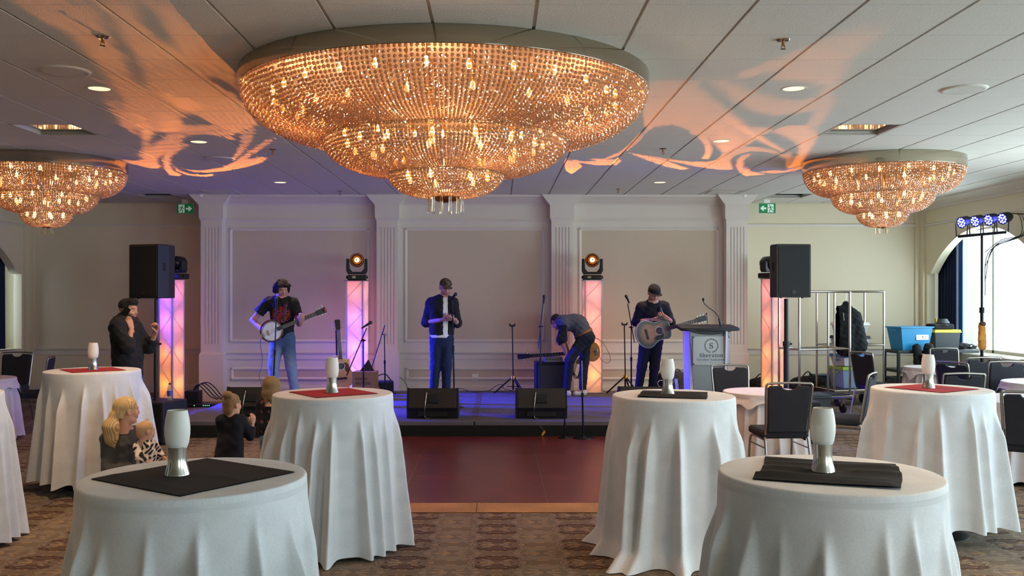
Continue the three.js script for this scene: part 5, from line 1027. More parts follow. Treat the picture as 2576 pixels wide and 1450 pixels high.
const zr = (pts) => pts.map(([x, y]) => [1280 + x / 3.1415, 180 + y / 3.1415]), zl = (pts) => pts.map(([x, y]) => [180 + x / 3.537, 60 + y / 3.537]);
const den = (a, ...l) => l.map((p) => ({ p, a }));
gobo(heads[1].source, [
  ...den(0.62, zr([[2080, 470], [2200, 428], [2300, 425], [2400, 448], [2446, 482], [2430, 540], [2360, 650], [2310, 735], [2200, 770], [2240, 720], [2290, 650], [2295, 600], [2265, 560], [2200, 520]]),
    zr([[1690, 640], [1660, 560], [1610, 450], [1560, 390], [1700, 400], [1790, 500], [1840, 570], [1760, 600]]),
    zr([[1520, 690], [1560, 640], [1555, 585], [1500, 520], [1420, 470], [1520, 500], [1590, 555], [1608, 620], [1580, 690]])),
  ...den(0.38, zr([[1920, 648], [1850, 660], [1805, 695], [1793, 745], [1825, 800], [1880, 832], [1962, 836], [1958, 818], [1890, 795], [1850, 755], [1855, 705]]),
    zr([[1858, 742], [1905, 785], [1990, 806], [2100, 820], [2165, 815], [2172, 826], [2060, 842], [1960, 826], [1890, 790]]),
    zr([[1975, 795], [2080, 782], [2180, 786], [2318, 730], [2314, 768], [2185, 812], [2090, 806]]),
    zr([[1690, 650], [1800, 597], [1950, 594], [2090, 622], [2160, 662], [2220, 640], [2240, 680], [2205, 760], [2190, 740], [2200, 695], [2150, 665], [2040, 636], [1900, 632], [1790, 660], [1745, 700], [1770, 775], [1690, 778], [1560, 765], [1400, 735], [1240, 700], [1080, 660], [1240, 690], [1420, 712], [1560, 715], [1640, 700]]),
    zr([[940, 640], [1100, 668], [1290, 722], [1420, 768], [1370, 778], [1240, 752], [1090, 700]])),
  ...den(0.30, zr([[450, 700], [540, 712], [580, 750], [530, 790], [490, 815], [545, 838], [520, 858], [390, 862], [215, 825], [330, 845], [420, 845], [455, 800], [440, 740]]),
    zr([[470, 690], [600, 712], [720, 700], [870, 690], [890, 705], [850, 740], [700, 742], [560, 722]]),
    zr([[560, 690], [760, 690], [900, 620], [1010, 520], [1100, 440], [1040, 540], [960, 610], [860, 670], [740, 702]])),
  ...den(0.9, zr([[1700, 330], [1850, 430], [1960, 490], [2060, 560], [2170, 620], [2210, 700], [2180, 640], [2040, 575], [1880, 500], [1760, 420]])),
], [{ p: zr([[1080, 200], [1120, 80], [1700, 60], [2300, 100], [2560, 160], [2580, 260], [2440, 440], [2080, 460], [1850, 600], [1690, 640], [1540, 500], [1080, 500], [1060, 330]]), a: 0.5 }, { p: zr([[1700, 60], [2300, -180], [2700, -330], [3000, -330], [2700, -100], [2560, 160], [2300, 100]]), a: 0.7 }],
[zr([[1560, 40], [1760, 220], [1900, 300], [2080, 350], [2300, 330], [2440, 300], [2360, 420], [2100, 460], [1900, 430], [1760, 330], [1640, 230], [1480, 120]]), zr([[1300, 420], [1440, 470], [1540, 560], [1560, 640], [1500, 700], [1260, 640], [1080, 560], [1000, 560], [1140, 440]]), zr([[1650, 60], [2000, 180], [2200, 230], [2440, 210], [2500, 120], [2300, 60], [2000, 20]])], 330, heads[1].o);
gobo(heads[0].source, [
  ...den(0.30, zl([[890, 1205], [905, 1260], [960, 1305], [1050, 1335], [1150, 1345], [1262, 1335], [1255, 1355], [1170, 1362], [1040, 1350], [940, 1315], [893, 1255]]),
    zl([[1000, 1292], [1120, 1305], [1240, 1300], [1400, 1265], [1560, 1205], [1700, 1185], [1740, 1195], [1700, 1235], [1540, 1280], [1380, 1310], [1200, 1325], [1080, 1318]]),
    zl([[1200, 1300], [1330, 1280], [1450, 1230], [1600, 1120], [1740, 1030], [1810, 1020], [1650, 1140], [1500, 1240], [1360, 1295]]),
    zl([[1410, 1225], [1470, 1140], [1510, 1060], [1500, 960], [1560, 950], [1640, 930], [1600, 1040], [1540, 1130], [1450, 1215]])),
  ...den(0.42, zl([[810, 1200], [840, 1150], [930, 1110], [1050, 1050], [1020, 1090], [930, 1140], [880, 1190], [870, 1250], [900, 1310], [975, 1340], [960, 1357], [880, 1350], [830, 1290]]),
    zl([[450, 1205], [560, 1220], [640, 1205], [600, 1165], [640, 1100], [640, 1030], [700, 1010], [690, 1110], [760, 1060], [830, 1000], [880, 970], [1010, 920], [1015, 980], [960, 1090], [820, 1160], [760, 1200], [770, 1240], [795, 1265], [770, 1290], [690, 1285], [600, 1262], [505, 1240]]),
    zl([[1000, 930], [1130, 890], [1260, 905], [1400, 960], [1455, 1030], [1440, 1045], [1380, 1020], [1260, 985], [1130, 980], [1030, 1000]])),
  ...den(0.8, zl([[640, 1030], [600, 930], [540, 800], [640, 820], [700, 910], [710, 1010]]), zl([[770, 960], [800, 900], [770, 800], [860, 820], [940, 830], [990, 880], [1000, 930], [870, 970]])),
  ...den(1, zl([[820, 640], [960, 640], [1080, 680], [1160, 720], [1100, 775], [1010, 770], [900, 700]])),
], [{ p: zl([[120, 240], [300, 350], [600, 320], [1000, 340], [1460, 420], [1450, 640], [1600, 800], [1660, 900], [1420, 990], [1100, 900], [960, 960], [770, 960], [640, 1030], [440, 900], [300, 640]]), a: 0.62 }, { p: zl([[-600, -260], [300, -260], [1000, -200], [1560, 100], [1460, 420], [1000, 340], [600, 320], [300, 350], [120, 240]]), a: 0.85 }],
[zl([[450, 300], [560, 500], [660, 600], [640, 420], [560, 260], [420, 60], [330, -120], [240, -120], [300, 40]]), zl([[780, 140], [960, 230], [860, 60], [760, -120], [560, -140], [660, 20]]), zl([[40, 260], [200, 420], [330, 640], [480, 800], [420, 620], [300, 440], [120, 230], [-60, 60], [-120, 60]]), zl([[960, 850], [1070, 790], [1160, 840], [1300, 910], [1130, 890], [1000, 910]]), zl([[1200, 440], [1420, 520], [1480, 640], [1380, 600], [1260, 520]]), zl([[560, 960], [600, 900], [660, 1000], [640, 1040]])], 420, heads[0].o);

// ---------- loudspeakers on poles ----------
function loudspeaker(px, D, yTop, yBot, turn, label) {
  const c = at(px, (yTop + yBot) / 2, D), h = (yBot - yTop) * D / F, o = thing('loudspeaker', label, 'loudspeaker', [c.x, c.y - h / 2, c.z], turn, 'pole mounted loudspeakers');
  const s = shapeOf([[-0.205, 0.17], [0.205, 0.17], [0.205, -0.02], [0.13, -0.22], [-0.13, -0.22], [-0.205, -0.02]].map(([a, b]) => [a, -b]));
  part('cabinet', xf(extr(s, h - 0.02, 0.012), [0, 0.01, 0], [-Math.PI / 2, 0, 0]), M.black, o);
  part('grille', rbox(0.385, h - 0.06, 0.02, 0.012, [0, h / 2, 0.166]), M.grille, o);
  part('badge', box(0.045, 0.045, 0.004, [0.0, 0.075, 0.178]), M.black, o);
  for (const sx of [-1, 1]) part('handle', rbox(0.006, 0.10, 0.05, 0.003, [sx * 0.207, h * 0.58, 0.06]), M.blackMat, o);
  for (const q of [-1, 1]) part('foot', cyl(0.015, 0.015, 0.008, 8, [q * 0.13, 0.006, 0.1]), M.blackMat, o);
  return o;
}
loudspeaker(386, 11.0, 614, 753, -0.34, 'black loudspeaker on a pole above the person on the phone');
loudspeaker(1982, 11.0, 614, 751, 0.10, 'black loudspeaker on a pole beside the luggage cart');
function subwoofer(x, D, turn, label) {
  const o = thing('subwoofer', label, 'subwoofer', [x, 0, -D], turn, 'floor subwoofers');
  part('cabinet', rbox(0.54, 0.47, 0.46, 0.012, [0, 0.255, 0]), M.black, o);
  part('grille', rbox(0.51, 0.44, 0.014, 0.006, [0, 0.255, 0.231]), M.grille, o);
  for (const s of [-1, 1]) part('handle', rbox(0.008, 0.12, 0.05, 0.003, [s * 0.271, 0.3, 0]), M.blackMat, o);
  for (const s of [-1, 1]) for (const q of [-1, 1]) part('foot', cyl(0.02, 0.02, 0.02, 10, [s * 0.22, 0.01, q * 0.18]), M.blackMat, o);
  part('pole_socket', cyl(0.035, 0.035, 0.012, 16, [0, 0.495, 0]), M.black, o);
}
const SUBL = [(392 - VX) * 11.0 / F, 11.0], SUBR = [(1978 - VX) * 11.0 / F, 11.0];
subwoofer(SUBL[0], SUBL[1], -0.30, 'black subwoofer carrying a water bottle below the speaker pole');
subwoofer(SUBR[0] + 0.06, SUBR[1], 0.1, 'black subwoofer behind the dining chairs near the carts');
for (const [[x, D], lb, r] of [[SUBL, 'black speaker pole between subwoofer and loudspeaker of the phone caller', 0.017], [SUBR, 'thick black speaker pole near the luggage cart', 0.026]]) {
  const o = thing('speaker_pole', lb, 'pole', [x, 0.50, -D], 0, 'speaker poles'), top = EYE - (752 - VY) * D / F - 0.50;
  part('lower_tube', cyl(r + 0.006, r + 0.006, top * 0.55, 16, [0, top * 0.275, 0]), M.black, o);
  part('upper_tube', cyl(r, r, top * 0.5, 16, [0, top * 0.75, 0]), M.black, o);
  part('collar', [cyl(r + 0.014, r + 0.014, 0.06, 16, [0, top * 0.55, 0]), cyl(0.012, 0.012, 0.05, 10, [0.04, top * 0.55, 0], [0, 0, 1.57])], M.black, o);
}
// ---------- stage monitors ----------
function wedge(px, D, label, turn = 0) {
  const o = thing('stage_monitor', label, 'monitor', [(px - VX) * D / F, STAGE, -D], turn, 'wedge stage monitors'), W = 0.60;
  const prof = [[0.02, 0.0], [0.30, 0.0], [0.40, 0.05], [0.36, 0.10], [0.10, 0.37], [0.05, 0.375], [-0.03, 0.14], [-0.005, 0.09]];
  part('cabinet', xf(extr(shapeOf(prof), W, 0.012), [-W / 2, 0, 0], [0, Math.PI / 2, 0]), M.black, o);
  for (const s of [-1, 1]) part('end_cap', xf(extr(shapeOf(prof.map(([a, b]) => [a * 1.02, b * 1.01 + 0.002])), 0.025, 0.006), [s > 0 ? W / 2 - 0.005 : -W / 2 - 0.02, 0, 0], [0, Math.PI / 2, 0]), M.blackMat, o);
  part('handle_recess', xf(rbox(0.15, 0.11, 0.03, 0.01), [0, 0.25, -0.0], [-0.3, 0, 0]), M.grille, o);
  part('connector_panel', rbox(0.36, 0.06, 0.02, 0.005, [0, 0.06, 0.0]), M.grille, o);
  part('cable', tube([[-0.07, 0.33, 0.0], [-0.08, 0.25, 0.03], [-0.09, 0.14, 0.05], [-0.09, 0.03, 0.03], [-0.02, 0.006, 0.05]], 0.0045, 20, 6), M.louver, o);
  return o;
}
wedge(1088, 11.55, 'black wedge stage monitor in front of the capped singer');
wedge(1362, 11.55, 'black wedge stage monitor in front of the bass amplifier');
wedge(632, 11.7, 'black wedge stage monitor in front of the banjo guitar player');
wedge(1620, 11.75, 'black wedge stage monitor hidden behind the pooling tablecloth');
// ---------- microphone and guitar stands ----------
M.standBlack = std({ color: '#16161a', roughness: 0.4, metalness: 0.6 });
M.micGrille = std({ color: '#4a4a4e', roughness: 0.45, metalness: 0.8 });
function micAt(o, tip, tail, r = 0.024) {
  tip = vv(tip); tail = vv(tail); const d = tip.clone().sub(tail).normalize();
  const m = part('microphone', [bar(tail, tip.clone().addScaledVector(d, -0.035), 0.011, 14, 0.019)], M.black, o);
  part('microphone_grille', [ball(r, arr(tip.clone().addScaledVector(d, -0.02)), 1, 18), torus(r * 0.98, 0.004, [0, 0, 0], [Math.PI / 2, 0, 0], Math.PI * 2, 24, 6).applyQuaternion(new THREE.Quaternion().setFromUnitVectors(V(0, 1, 0), d)).translate(...arr(tip.clone().addScaledVector(d, -0.028)))], M.micGrille, m);
}
function stand(label, D, floor, base, pts, opts = {}) {
  const foot = at(base[0], 743, D), o = thing('microphone_stand', label, 'stand', [foot.x, floor, -D], 0, 'microphone stands');
  const L = ([px, py, dz = 0]) => { const p = at(px, py, D); return [p.x - foot.x, p.y - floor, dz]; };
  const low = [0, 0.02, 0], top = L(pts.top), mid = low.map((v, i) => lerp(v, top[i], 0.55));
  part('lower_tube', bar(low, mid, 0.0115), M.standBlack, o); part('upper_tube', bar(mid, top, 0.008), opts.shiny ? M.chrome : M.standBlack, o);
  part('clutch', [bar(low.map((v, i) => lerp(v, top[i], 0.52)), low.map((v, i) => lerp(v, top[i], 0.575)), 0.0165)], M.standBlack, o);
  if (opts.round) part('base', lathe([[0.0001, 0.03], [0.02, 0.03], [0.03, 0.018], [opts.round * 0.9, 0.012], [opts.round, 0.004], [opts.round, 0]], 40), M.standBlack, o);
  else { for (let i = 0; i < 3; i++) { const a = i * 2.094 + (opts.ph ?? 0.5); part('leg', bar([0, 0.11, 0], [Math.sin(a) * 0.26, 0.012, Math.cos(a) * 0.26], 0.008), M.standBlack, o); } part('leg_hub', bar([0, 0.06, 0], [0, 0.15, 0], 0.02), M.standBlack, o); }
  if (pts.boom) { const a = L(pts.boom[0]), b = L(pts.boom[1]); part('boom', bar(a, b, 0.0075), M.standBlack, o); part('boom_clutch', [ball(0.02, top), bar([top[0] - 0.035, top[1], top[2]], [top[0] + 0.035, top[1], top[2]], 0.008)], opts.shinyClutch ? M.chrome : M.standBlack, o); }
  if (pts.mic) micAt(o, L(pts.mic[0]), L(pts.mic[1]));
  return o;
}
stand('straight microphone stand in front of the banjo guitar player', 12.75, STAGE, [685], { top: [696, 776], mic: [[696, 748], [695.5, 778]] }, { round: 0.13 });
stand('boom microphone stand leaning over the wooden drum box', 12.95, STAGE, [915], { top: [914, 857], boom: [[873.5, 945, 0.05], [922, 826, -0.02]], mic: [[935, 810, -0.02], [911, 826, 0.05]] });
stand('boom stand without microphone beside the second pilaster', 14.1, STAGE, [969], { top: [967, 842], boom: [[935, 928, 0.05], [968, 819, 0]] }, { shinyClutch: true });
stand('straight microphone stand in front of the capped singer', 12.71, STAGE, [1143], { top: [1138, 757], mic: [[1149, 738, 0.04], [1133, 754, 0]] }, { round: 0.13 });
stand('boom microphone stand in front of the bass amplifier', 13.35, STAGE, [1359.5], { top: [1360, 822], boom: [[1354, 877, 0.04], [1366.5, 760, 0]], mic: [[1369.5, 742, 0], [1367.5, 764, 0]] });
stand('boom microphone stand next to the sunburst guitar player', 13.8, STAGE, [1588], { top: [1588, 824], boom: [[1595, 862, 0.04], [1579, 764, 0]], mic: [[1573, 742, 0.04], [1583, 763, 0]] });
stand('bare straight stand with wide round base on the dance floor', 11.12, 0.021, [1467], { top: [1463.5, 908] }, { round: 0.125, shiny: true });
stand('short bare stand with small round base on the dance floor', 11.12, 0.021, [1420], { top: [1421, 1035] }, { round: 0.075 });
function guitarStand(label, D, px, headY, hubY) {
  const f = at(px, 743, D), o = thing('guitar_stand', label, 'stand', [f.x, STAGE, -D], 0, 'guitar stands'), H = (y) => EYE - (y - VY) * D / F - STAGE;
  part('post', [bar([0, 0.06, 0], [0, H(hubY) + 0.02, 0], 0.014), bar([0, H(hubY), 0], [-0.015, H(headY), 0], 0.0095)], M.standBlack, o);
  part('neck_cradle', [bar([-0.055, H(headY), 0], [0.025, H(headY), 0], 0.014), bar([-0.05, H(headY), 0], [-0.055, H(headY) + 0.03, 0.03], 0.011), bar([0.02, H(headY), 0], [0.025, H(headY) + 0.03, 0.03], 0.011)], M.black, o);
  part('hub', cyl(0.034, 0.042, 0.05, 14, [0, H(hubY), 0]), M.brass, o, 'yellow hub');
  for (let i = 0; i < 3; i++) { const a = i * 2.094 + 0.65; part('leg', bar([Math.sin(a) * 0.03, H(hubY) - 0.01, Math.cos(a) * 0.03], [Math.sin(a) * 0.30, 0.012, Math.cos(a) * 0.30], 0.012), M.standBlack, o); }
  part('brace', [bar([-0.10, 0.11, 0], [0.10, 0.11, 0], 0.006)], M.standBlack, o);
}
guitarStand('empty guitar stand with yellow hub in front of the middle wall panel', 14.5, 1291, 820, 950);
guitarStand('empty guitar stand with yellow hub beside the boom microphone', 14.5, 1573, 817, 949);

// ---------- instruments ----------
M.spruce = std({ color: '#d9a765', roughness: 0.35 });
M.sideWood = std({ color: '#5a2f1c', roughness: 0.4 });
M.ebony = std({ color: '#17120f', roughness: 0.5 });
M.maple = std({ color: '#c79a62', roughness: 0.4 });
M.burst = std({ color: '#ffffff', vertexColors: true, roughness: 0.25 });
M.wire = std({ color: '#c8c4ba', metalness: 1, roughness: 0.3 });
function bodyOutline(cut) {       // neck towards +x, body centre at the origin
  const s = new THREE.Shape(); s.moveTo(-0.25, 0); s.bezierCurveTo(-0.25, 0.13, -0.17, 0.20, -0.09, 0.195); s.bezierCurveTo(-0.02, 0.19, 0.0, 0.135, 0.06, 0.130); s.bezierCurveTo(0.13, 0.125, 0.15, 0.145, 0.19, 0.142); s.bezierCurveTo(0.24, 0.135, 0.25, 0.07, 0.25, 0.02);
  s.lineTo(0.25, -0.02);
  if (cut) { s.bezierCurveTo(0.20, -0.03, 0.165, -0.06, 0.19, -0.13); s.bezierCurveTo(0.15, -0.14, 0.12, -0.128, 0.06, -0.130); } else { s.bezierCurveTo(0.25, -0.07, 0.24, -0.135, 0.19, -0.142); s.bezierCurveTo(0.15, -0.145, 0.13, -0.125, 0.06, -0.130); }
  s.bezierCurveTo(0.0, -0.135, -0.02, -0.19, -0.09, -0.195); s.bezierCurveTo(-0.17, -0.20, -0.25, -0.13, -0.25, 0); return s;
}
function neckParts(o, x0, len, frets, headLen, z, tuners = 3) {
  part('neck', [box(len, 0.05, 0.022, [x0 + len / 2, 0, z - 0.008])], M.maple, o);
  const fb = part('fretboard', box(len + 0.06, 0.054, 0.008, [x0 + len / 2 - 0.03, 0, z + 0.007]), M.ebony, o);
  part('fret_wire', Array.from({ length: frets }, (_, i) => box(0.002, 0.054, 0.002, [x0 + len - len * 1.5 * (1 - Math.pow(2, -(i + 1) / 12)), 0, z + 0.012])).filter((g, i) => len * 1.5 * (1 - Math.pow(2, -(i + 1) / 12)) < len), M.wire, fb);
  const hs = shapeOf([[0, -0.025], [0.03, -0.036], [headLen, -0.042], [headLen + 0.01, 0], [headLen, 0.042], [0.03, 0.036], [0, 0.025]]);
  const h = part('headstock', extr(hs, 0.016, 0.002, [x0 + len, 0, z - 0.014], [0, 0.12, 0]), M.ebony, o);
  for (let i = 0; i < tuners; i++) for (const s of [-1, 1]) part('tuner', [bar([x0 + len + 0.05 + i * headLen / (tuners + 1), s * 0.03, z - 0.02], [x0 + len + 0.05 + i * headLen / (tuners + 1), s * 0.062, z - 0.02], 0.005), ball(0.010, [x0 + len + 0.05 + i * headLen / (tuners + 1), s * 0.066, z - 0.02], [1, 0.7, 0.5], 8)], M.chrome, h);
}
function acoustic(label, pos, rot, burst, cut, guardCol) {
  const o = thing('acoustic_guitar', label, 'guitar', pos); o.rotation.set(...rot);
  const sh = bodyOutline(cut);
  part('side', extr(sh, 0.10, 0.004, [0, 0, -0.10], [0, 0, 0], 20), M.sideWood, o);
  const top = extr(sh, 0.006, 0.002, [0, 0, -0.001], [0, 0, 0], 28).toNonIndexed();
  let face = top;
  if (burst) { const g = new THREE.CircleGeometry(1, 64, 0, Math.PI * 2), pts = sh.getPoints(24), pos2 = [], col = [], A = lin('#b9743a'), B = lin('#6a3517'), C = lin('#120b08'); const RINGS = 8; for (let r = 0; r < RINGS; r++) for (let i = 0; i < pts.length; i++) { const p = pts[i], q = pts[(i + 1) % pts.length], a = r / RINGS, b = (r + 1) / RINGS; for (const [u, t] of [[p, a], [p, b], [q, b], [p, a], [q, b], [q, a]]) { pos2.push(-0.03 + (u.x + 0.03) * t, u.y * t, 0.0062); const k = t; const c = k < 0.55 ? mixp(A, B, k / 0.55 * 0.6) : mixp(mixp(A, B, 0.6), C, sm(0.55, 0.86, k)); col.push(...c); } } const bg = new THREE.BufferGeometry(); bg.setAttribute('position', new THREE.Float32BufferAttribute(pos2, 3)); bg.setAttribute('color', new THREE.Float32BufferAttribute(col, 3)); bg.computeVertexNormals(); part('top', top, M.sideWood, o); part('sunburst_finish', bg, M.burst, o); } else part('top', top, M.spruce, o);
  part('binding', [new THREE.TubeGeometry(new THREE.CatmullRomCurve3(sh.getPoints(12).map((p) => V(p.x, p.y, 0.004)), true), 120, 0.0035, 6, true)], M.white, o);
  part('soundhole', lathe([[0.0001, 0], [0.05, 0]], 32, [0.085, 0, 0.0075], [Math.PI / 2, 0, 0]), M.ebony, o);
  part('rosette', torus(0.056, 0.004, [0.085, 0, 0.0065]), M.white, o);
  part('bridge', rbox(0.03, 0.15, 0.010, 0.003, [-0.10, 0, 0.012]), M.ebony, o);
  part('pickguard', extr(shapeOf([[0.13, -0.03], [0.135, -0.08], [0.10, -0.115], [0.02, -0.12], [-0.02, -0.09], [0.02, -0.055], [0.05, -0.055], [0.09, -0.062]]), 0.003, 0, [0, 0, 0.0068]), guardCol, o);
  neckParts(o, 0.25, 0.37, 14, 0.17, 0.012);
  part('string', Array.from({ length: 6 }, (_, i) => bar([-0.10, -0.026 + i * 0.0104, 0.021], [0.64, -0.019 + i * 0.0076, 0.028], 0.0007, 4)), M.wire, o);
  return o;
}
const place = (px, py, D) => at(px, py, D);
acoustic('dark sunburst acoustic guitar hanging from the strap of the person in the black cap', place(1644, 837, 13.28), [0, 0.05, 0.27], true, false, M.ebony);
acoustic('natural spruce acoustic guitar with cutaway on a stand by the totem', place(859, 936, 14.1), [-0.12, 0.25, Math.PI / 2 + 0.10], false, true, M.sideWood);
{ // its stand
  const f = at(850, 743, 14.25), o = thing('guitar_stand', 'black guitar stand holding the spruce acoustic guitar', 'stand', [f.x, STAGE, f.z], 0, 'guitar stands');
  part('post', bar([0, 0.05, 0], [-0.03, 1.0, -0.02], 0.014), M.standBlack, o);
  part('cradle', [bar([-0.12, 0.25, 0.0], [0.16, 0.25, 0.0], 0.012), bar([-0.12, 0.25, 0], [-0.12, 0.27, 0.14], 0.012), bar([0.16, 0.25, 0], [0.16, 0.27, 0.14], 0.012)], M.standBlack, o);
  for (let i = 0; i < 3; i++) { const a = i * 2.094 + 1.6; part('leg', bar([0, 0.3, 0], [Math.sin(a) * 0.27, 0.012, Math.cos(a) * 0.27], 0.012), M.standBlack, o); }
}
{ // banjo guitar
  const o = thing('banjo_guitar', 'round bodied banjo guitar with white head held by the wavy haired player', 'guitar', place(684, 834, 12.94)); o.rotation.set(0.05, 0.30, 0.37);
  part('rim', xf(lathe([[0.135, -0.07], [0.142, -0.06], [0.142, 0.0], [0.136, 0.012], [0.128, 0.012]], 48), [0, 0, 0], [Math.PI / 2, 0, 0]), M.sideWood, o);
  part('resonator', xf(lathe([[0.0001, -0.085], [0.12, -0.08], [0.16, -0.06], [0.16, -0.045], [0.142, -0.045]], 48), [0, 0, 0], [Math.PI / 2, 0, 0]), M.sideWood, o);
  part('drum_head', xf(lathe([[0.0001, 0.009], [0.13, 0.009]], 48), [0, 0, 0], [Math.PI / 2, 0, 0]), M.white, o);
  part('tension_hoop', torus(0.136, 0.006, [0, 0, 0.012]), M.chrome, o);
  for (let i = 0; i < 18; i++) { const a = i / 18 * Math.PI * 2; part('bracket', bar([Math.cos(a) * 0.148, Math.sin(a) * 0.148, 0.014], [Math.cos(a) * 0.148, Math.sin(a) * 0.148, -0.04], 0.004, 6), M.chrome, o); }
  part('bridge', box(0.012, 0.075, 0.018, [-0.05, 0, 0.02]), M.maple, o);
  part('tailpiece', rbox(0.05, 0.06, 0.012, 0.004, [-0.135, 0, 0.02]), M.chrome, o);
  neckParts(o, 0.135, 0.50, 17, 0.16, 0.018);
  part('string', Array.from({ length: 6 }, (_, i) => bar([-0.13, -0.025 + i * 0.01, 0.028], [0.64, -0.018 + i * 0.0072, 0.034], 0.0007, 4)), M.wire, o);
  part('clip_tuner', rbox(0.03, 0.04, 0.02, 0.006, [0.785, 0.0, 0.03]), std({ color: '#b83226', roughness: 0.4 }), o, 'red clip-on tuner');
}
{ // bass
  const o = thing('bass_guitar', 'bass guitar with natural body slung behind the bending person', 'guitar', place(1477, 886, 14.44)); o.rotation.set(0, -0.1, Math.PI + 0.075);
  const s = new THREE.Shape(); s.moveTo(-0.20, 0); s.bezierCurveTo(-0.20, 0.12, -0.12, 0.17, -0.04, 0.15); s.bezierCurveTo(0.02, 0.13, 0.06, 0.13, 0.12, 0.17); s.bezierCurveTo(0.20, 0.20, 0.20, 0.13, 0.12, 0.06); s.lineTo(0.10, 0.03); s.lineTo(0.10, -0.03); s.bezierCurveTo(0.12, -0.08, 0.20, -0.10, 0.16, -0.14); s.bezierCurveTo(0.10, -0.16, 0.04, -0.12, -0.02, -0.15); s.bezierCurveTo(-0.12, -0.18, -0.20, -0.12, -0.20, 0);
  part('body', extr(s, 0.042, 0.006, [0, 0, -0.02], [0, 0, 0], 20), std({ color: '#b9893f', roughness: 0.35 }), o);
  part('pickup', [rbox(0.035, 0.10, 0.012, 0.003, [-0.03, 0, 0.025])], M.black, o); part('bridge', rbox(0.05, 0.08, 0.014, 0.003, [-0.14, 0, 0.026]), M.chrome, o);
  neckParts(o, 0.10, 0.78, 20, 0.20, 0.022, 2);
}
{ // cables
  const loop = (name, lb, pts, r = 0.0035) => solo('cable', tube(pts, r, 60, 6), M.cable, lb, 'cable', 'stage cables');
  const Q = (a, D) => a.map(([x, y, dz = 0]) => { const p = at(x, y, D); return [p.x, p.y, p.z + dz]; });
  loop('c', 'thin cable looping from the bass guitar past the totem', Q([[1492, 886], [1503, 887], [1512, 905], [1525, 914], [1535, 908], [1533, 892], [1520, 868], [1505, 853], [1494, 852]], 14.35));
  loop('c', 'thin black cable hanging from the banjo guitar to the stage', [...Q([[664, 855], [656, 853], [655, 868], [659, 895], [658, 925], [652, 945], [658, 970], [660, 995], [660, 1012]], 13.0)]);
  for (let i = 0; i < 5; i++) loop('c', 'black cable of the bundle hanging behind the bending person', Q([[1447 + i * 2, 905], [1440 + i * 1.5, 930 + i * 2], [1445 + i, 952 - i * 2], [1453 + i, 948 + i], [1459 + i, 925 - i], [1457, 908]], 14.45), 0.004);
  for (let i = 0; i < 4; i++) loop('c', 'dark power cable arching over the floor beside the first pilaster', Q([[486 + i * 6, 1006 - i], [488 + i * 4, 980 - i * 3], [498 + i * 8, 969 - i * 2], [514 + i * 9, 982 - i * 2], [530 + i * 10, 998], [548 + i * 12, 1006]], 14.6), 0.008);
  loop('c', 'black cable lying across the stage boards near the guitar stand', [...Q([[1150, 977], [1163, 979], [1178, 983, 0.05], [1196, 985, 0.1], [1230, 983], [1247, 972], [1262, 968], [1268, 978], [1290, 984]], 14.55)], 0.005);
  loop('c', 'black cable running down from the sockets of the second pilaster', Q([[1004, 949], [1012, 954], [1022, 968], [1026, 985], [1030, 990, 0.1]], 14.8), 0.005);
}
{ // amplifier
  const D = 14.45, p = at(1384, 743, D), o = thing('bass_cabinet', 'black bass speaker cabinet with grey woven grille', 'amplifier', [p.x, STAGE, p.z], 0.05);
  const w = 0.47, h = EYE - (911 - VY) * D / F - STAGE;
  part('cabinet', [rbox(w, h, 0.36, 0.015, [0, h / 2 + 0.005, 0])], M.blackMat, o);
  part('grille_cloth', rbox(w - 0.06, h - 0.08, 0.012, 0.004, [0, h / 2 + 0.0, 0.181]), std({ color: '#4c4a4a', roughness: 0.9, bumpMap: clothBump, bumpScale: 0.003 }), o);
  part('corner', [-1, 1].flatMap((a) => [0.02, h - 0.015].map((y) => ball(0.022, [a * (w / 2 - 0.012), y, 0.17], 1, 8))), M.black, o);
  const a = thing('amplifier_head', 'small grey amplifier head on the bass cabinet', 'amplifier', [p.x + 0.04, STAGE + h + 0.006, p.z + 0.05], 0.05);
  part('chassis', rbox(0.28, 0.075, 0.22, 0.006, [0, 0.0385, 0]), std({ color: '#6f6b66', roughness: 0.5, metalness: 0.3 }), a);
  for (let i = 0; i < 8; i++) part('knob', cyl(0.009, 0.009, 0.012, 10, [-0.11 + i * 0.031, 0.045, 0.115], [Math.PI / 2, 0, 0]), M.black, a);
}
{ // cajon with printed name
  const D = 13.75, p = at(919, 743, D), h = EYE - (934 - VY) * D / F - STAGE, o = thing('drum_box', 'light wooden box drum with dark lettering on its front', 'drum', [p.x, STAGE, p.z], -0.08);
  const birch = std({ map: oak, color: '#d9c3a6', roughness: 0.5 });
  part('shell', metricUV(rbox(0.33, h, 0.30, 0.006, [0, h / 2, 0])), birch, o);
  const t = canvasTexture(512, 512, (c, w, hh) => { c.fillStyle = '#a07a52'; c.fillRect(0, 0, w, hh); const r = rng(4); for (let i = 0; i < 900; i++) { c.fillStyle = `rgba(${120 + r() * 60},${84 + r() * 40},${50 + r() * 20},0.18)`; c.fillRect(r() * w, r() * hh, 60 + r() * 120, 1.5); } c.fillStyle = '#3a2a1c'; c.font = 'bold 74px sans-serif'; c.textAlign = 'center'; c.fillText('HUNTER', 210, 150); c.fillText('BROTHERS', 256, 232); });
  const g = new THREE.PlaneGeometry(0.32, h - 0.012); g.translate(0, h / 2, 0.1512); part('front_plate', g, std({ map: t, roughness: 0.5 }), o);
  const q = thing('folded_stand', 'small black folded desk stand on the wooden box drum', 'stand', [p.x + 0.02, STAGE + h, p.z]);
  part('frame', [extr(shapeOf([[-0.10, 0], [0.11, 0], [0.02, 0.17]]), 0.02, 0.003, [0, 0, -0.02], [-0.2, 0, 0])], M.black, q);
}
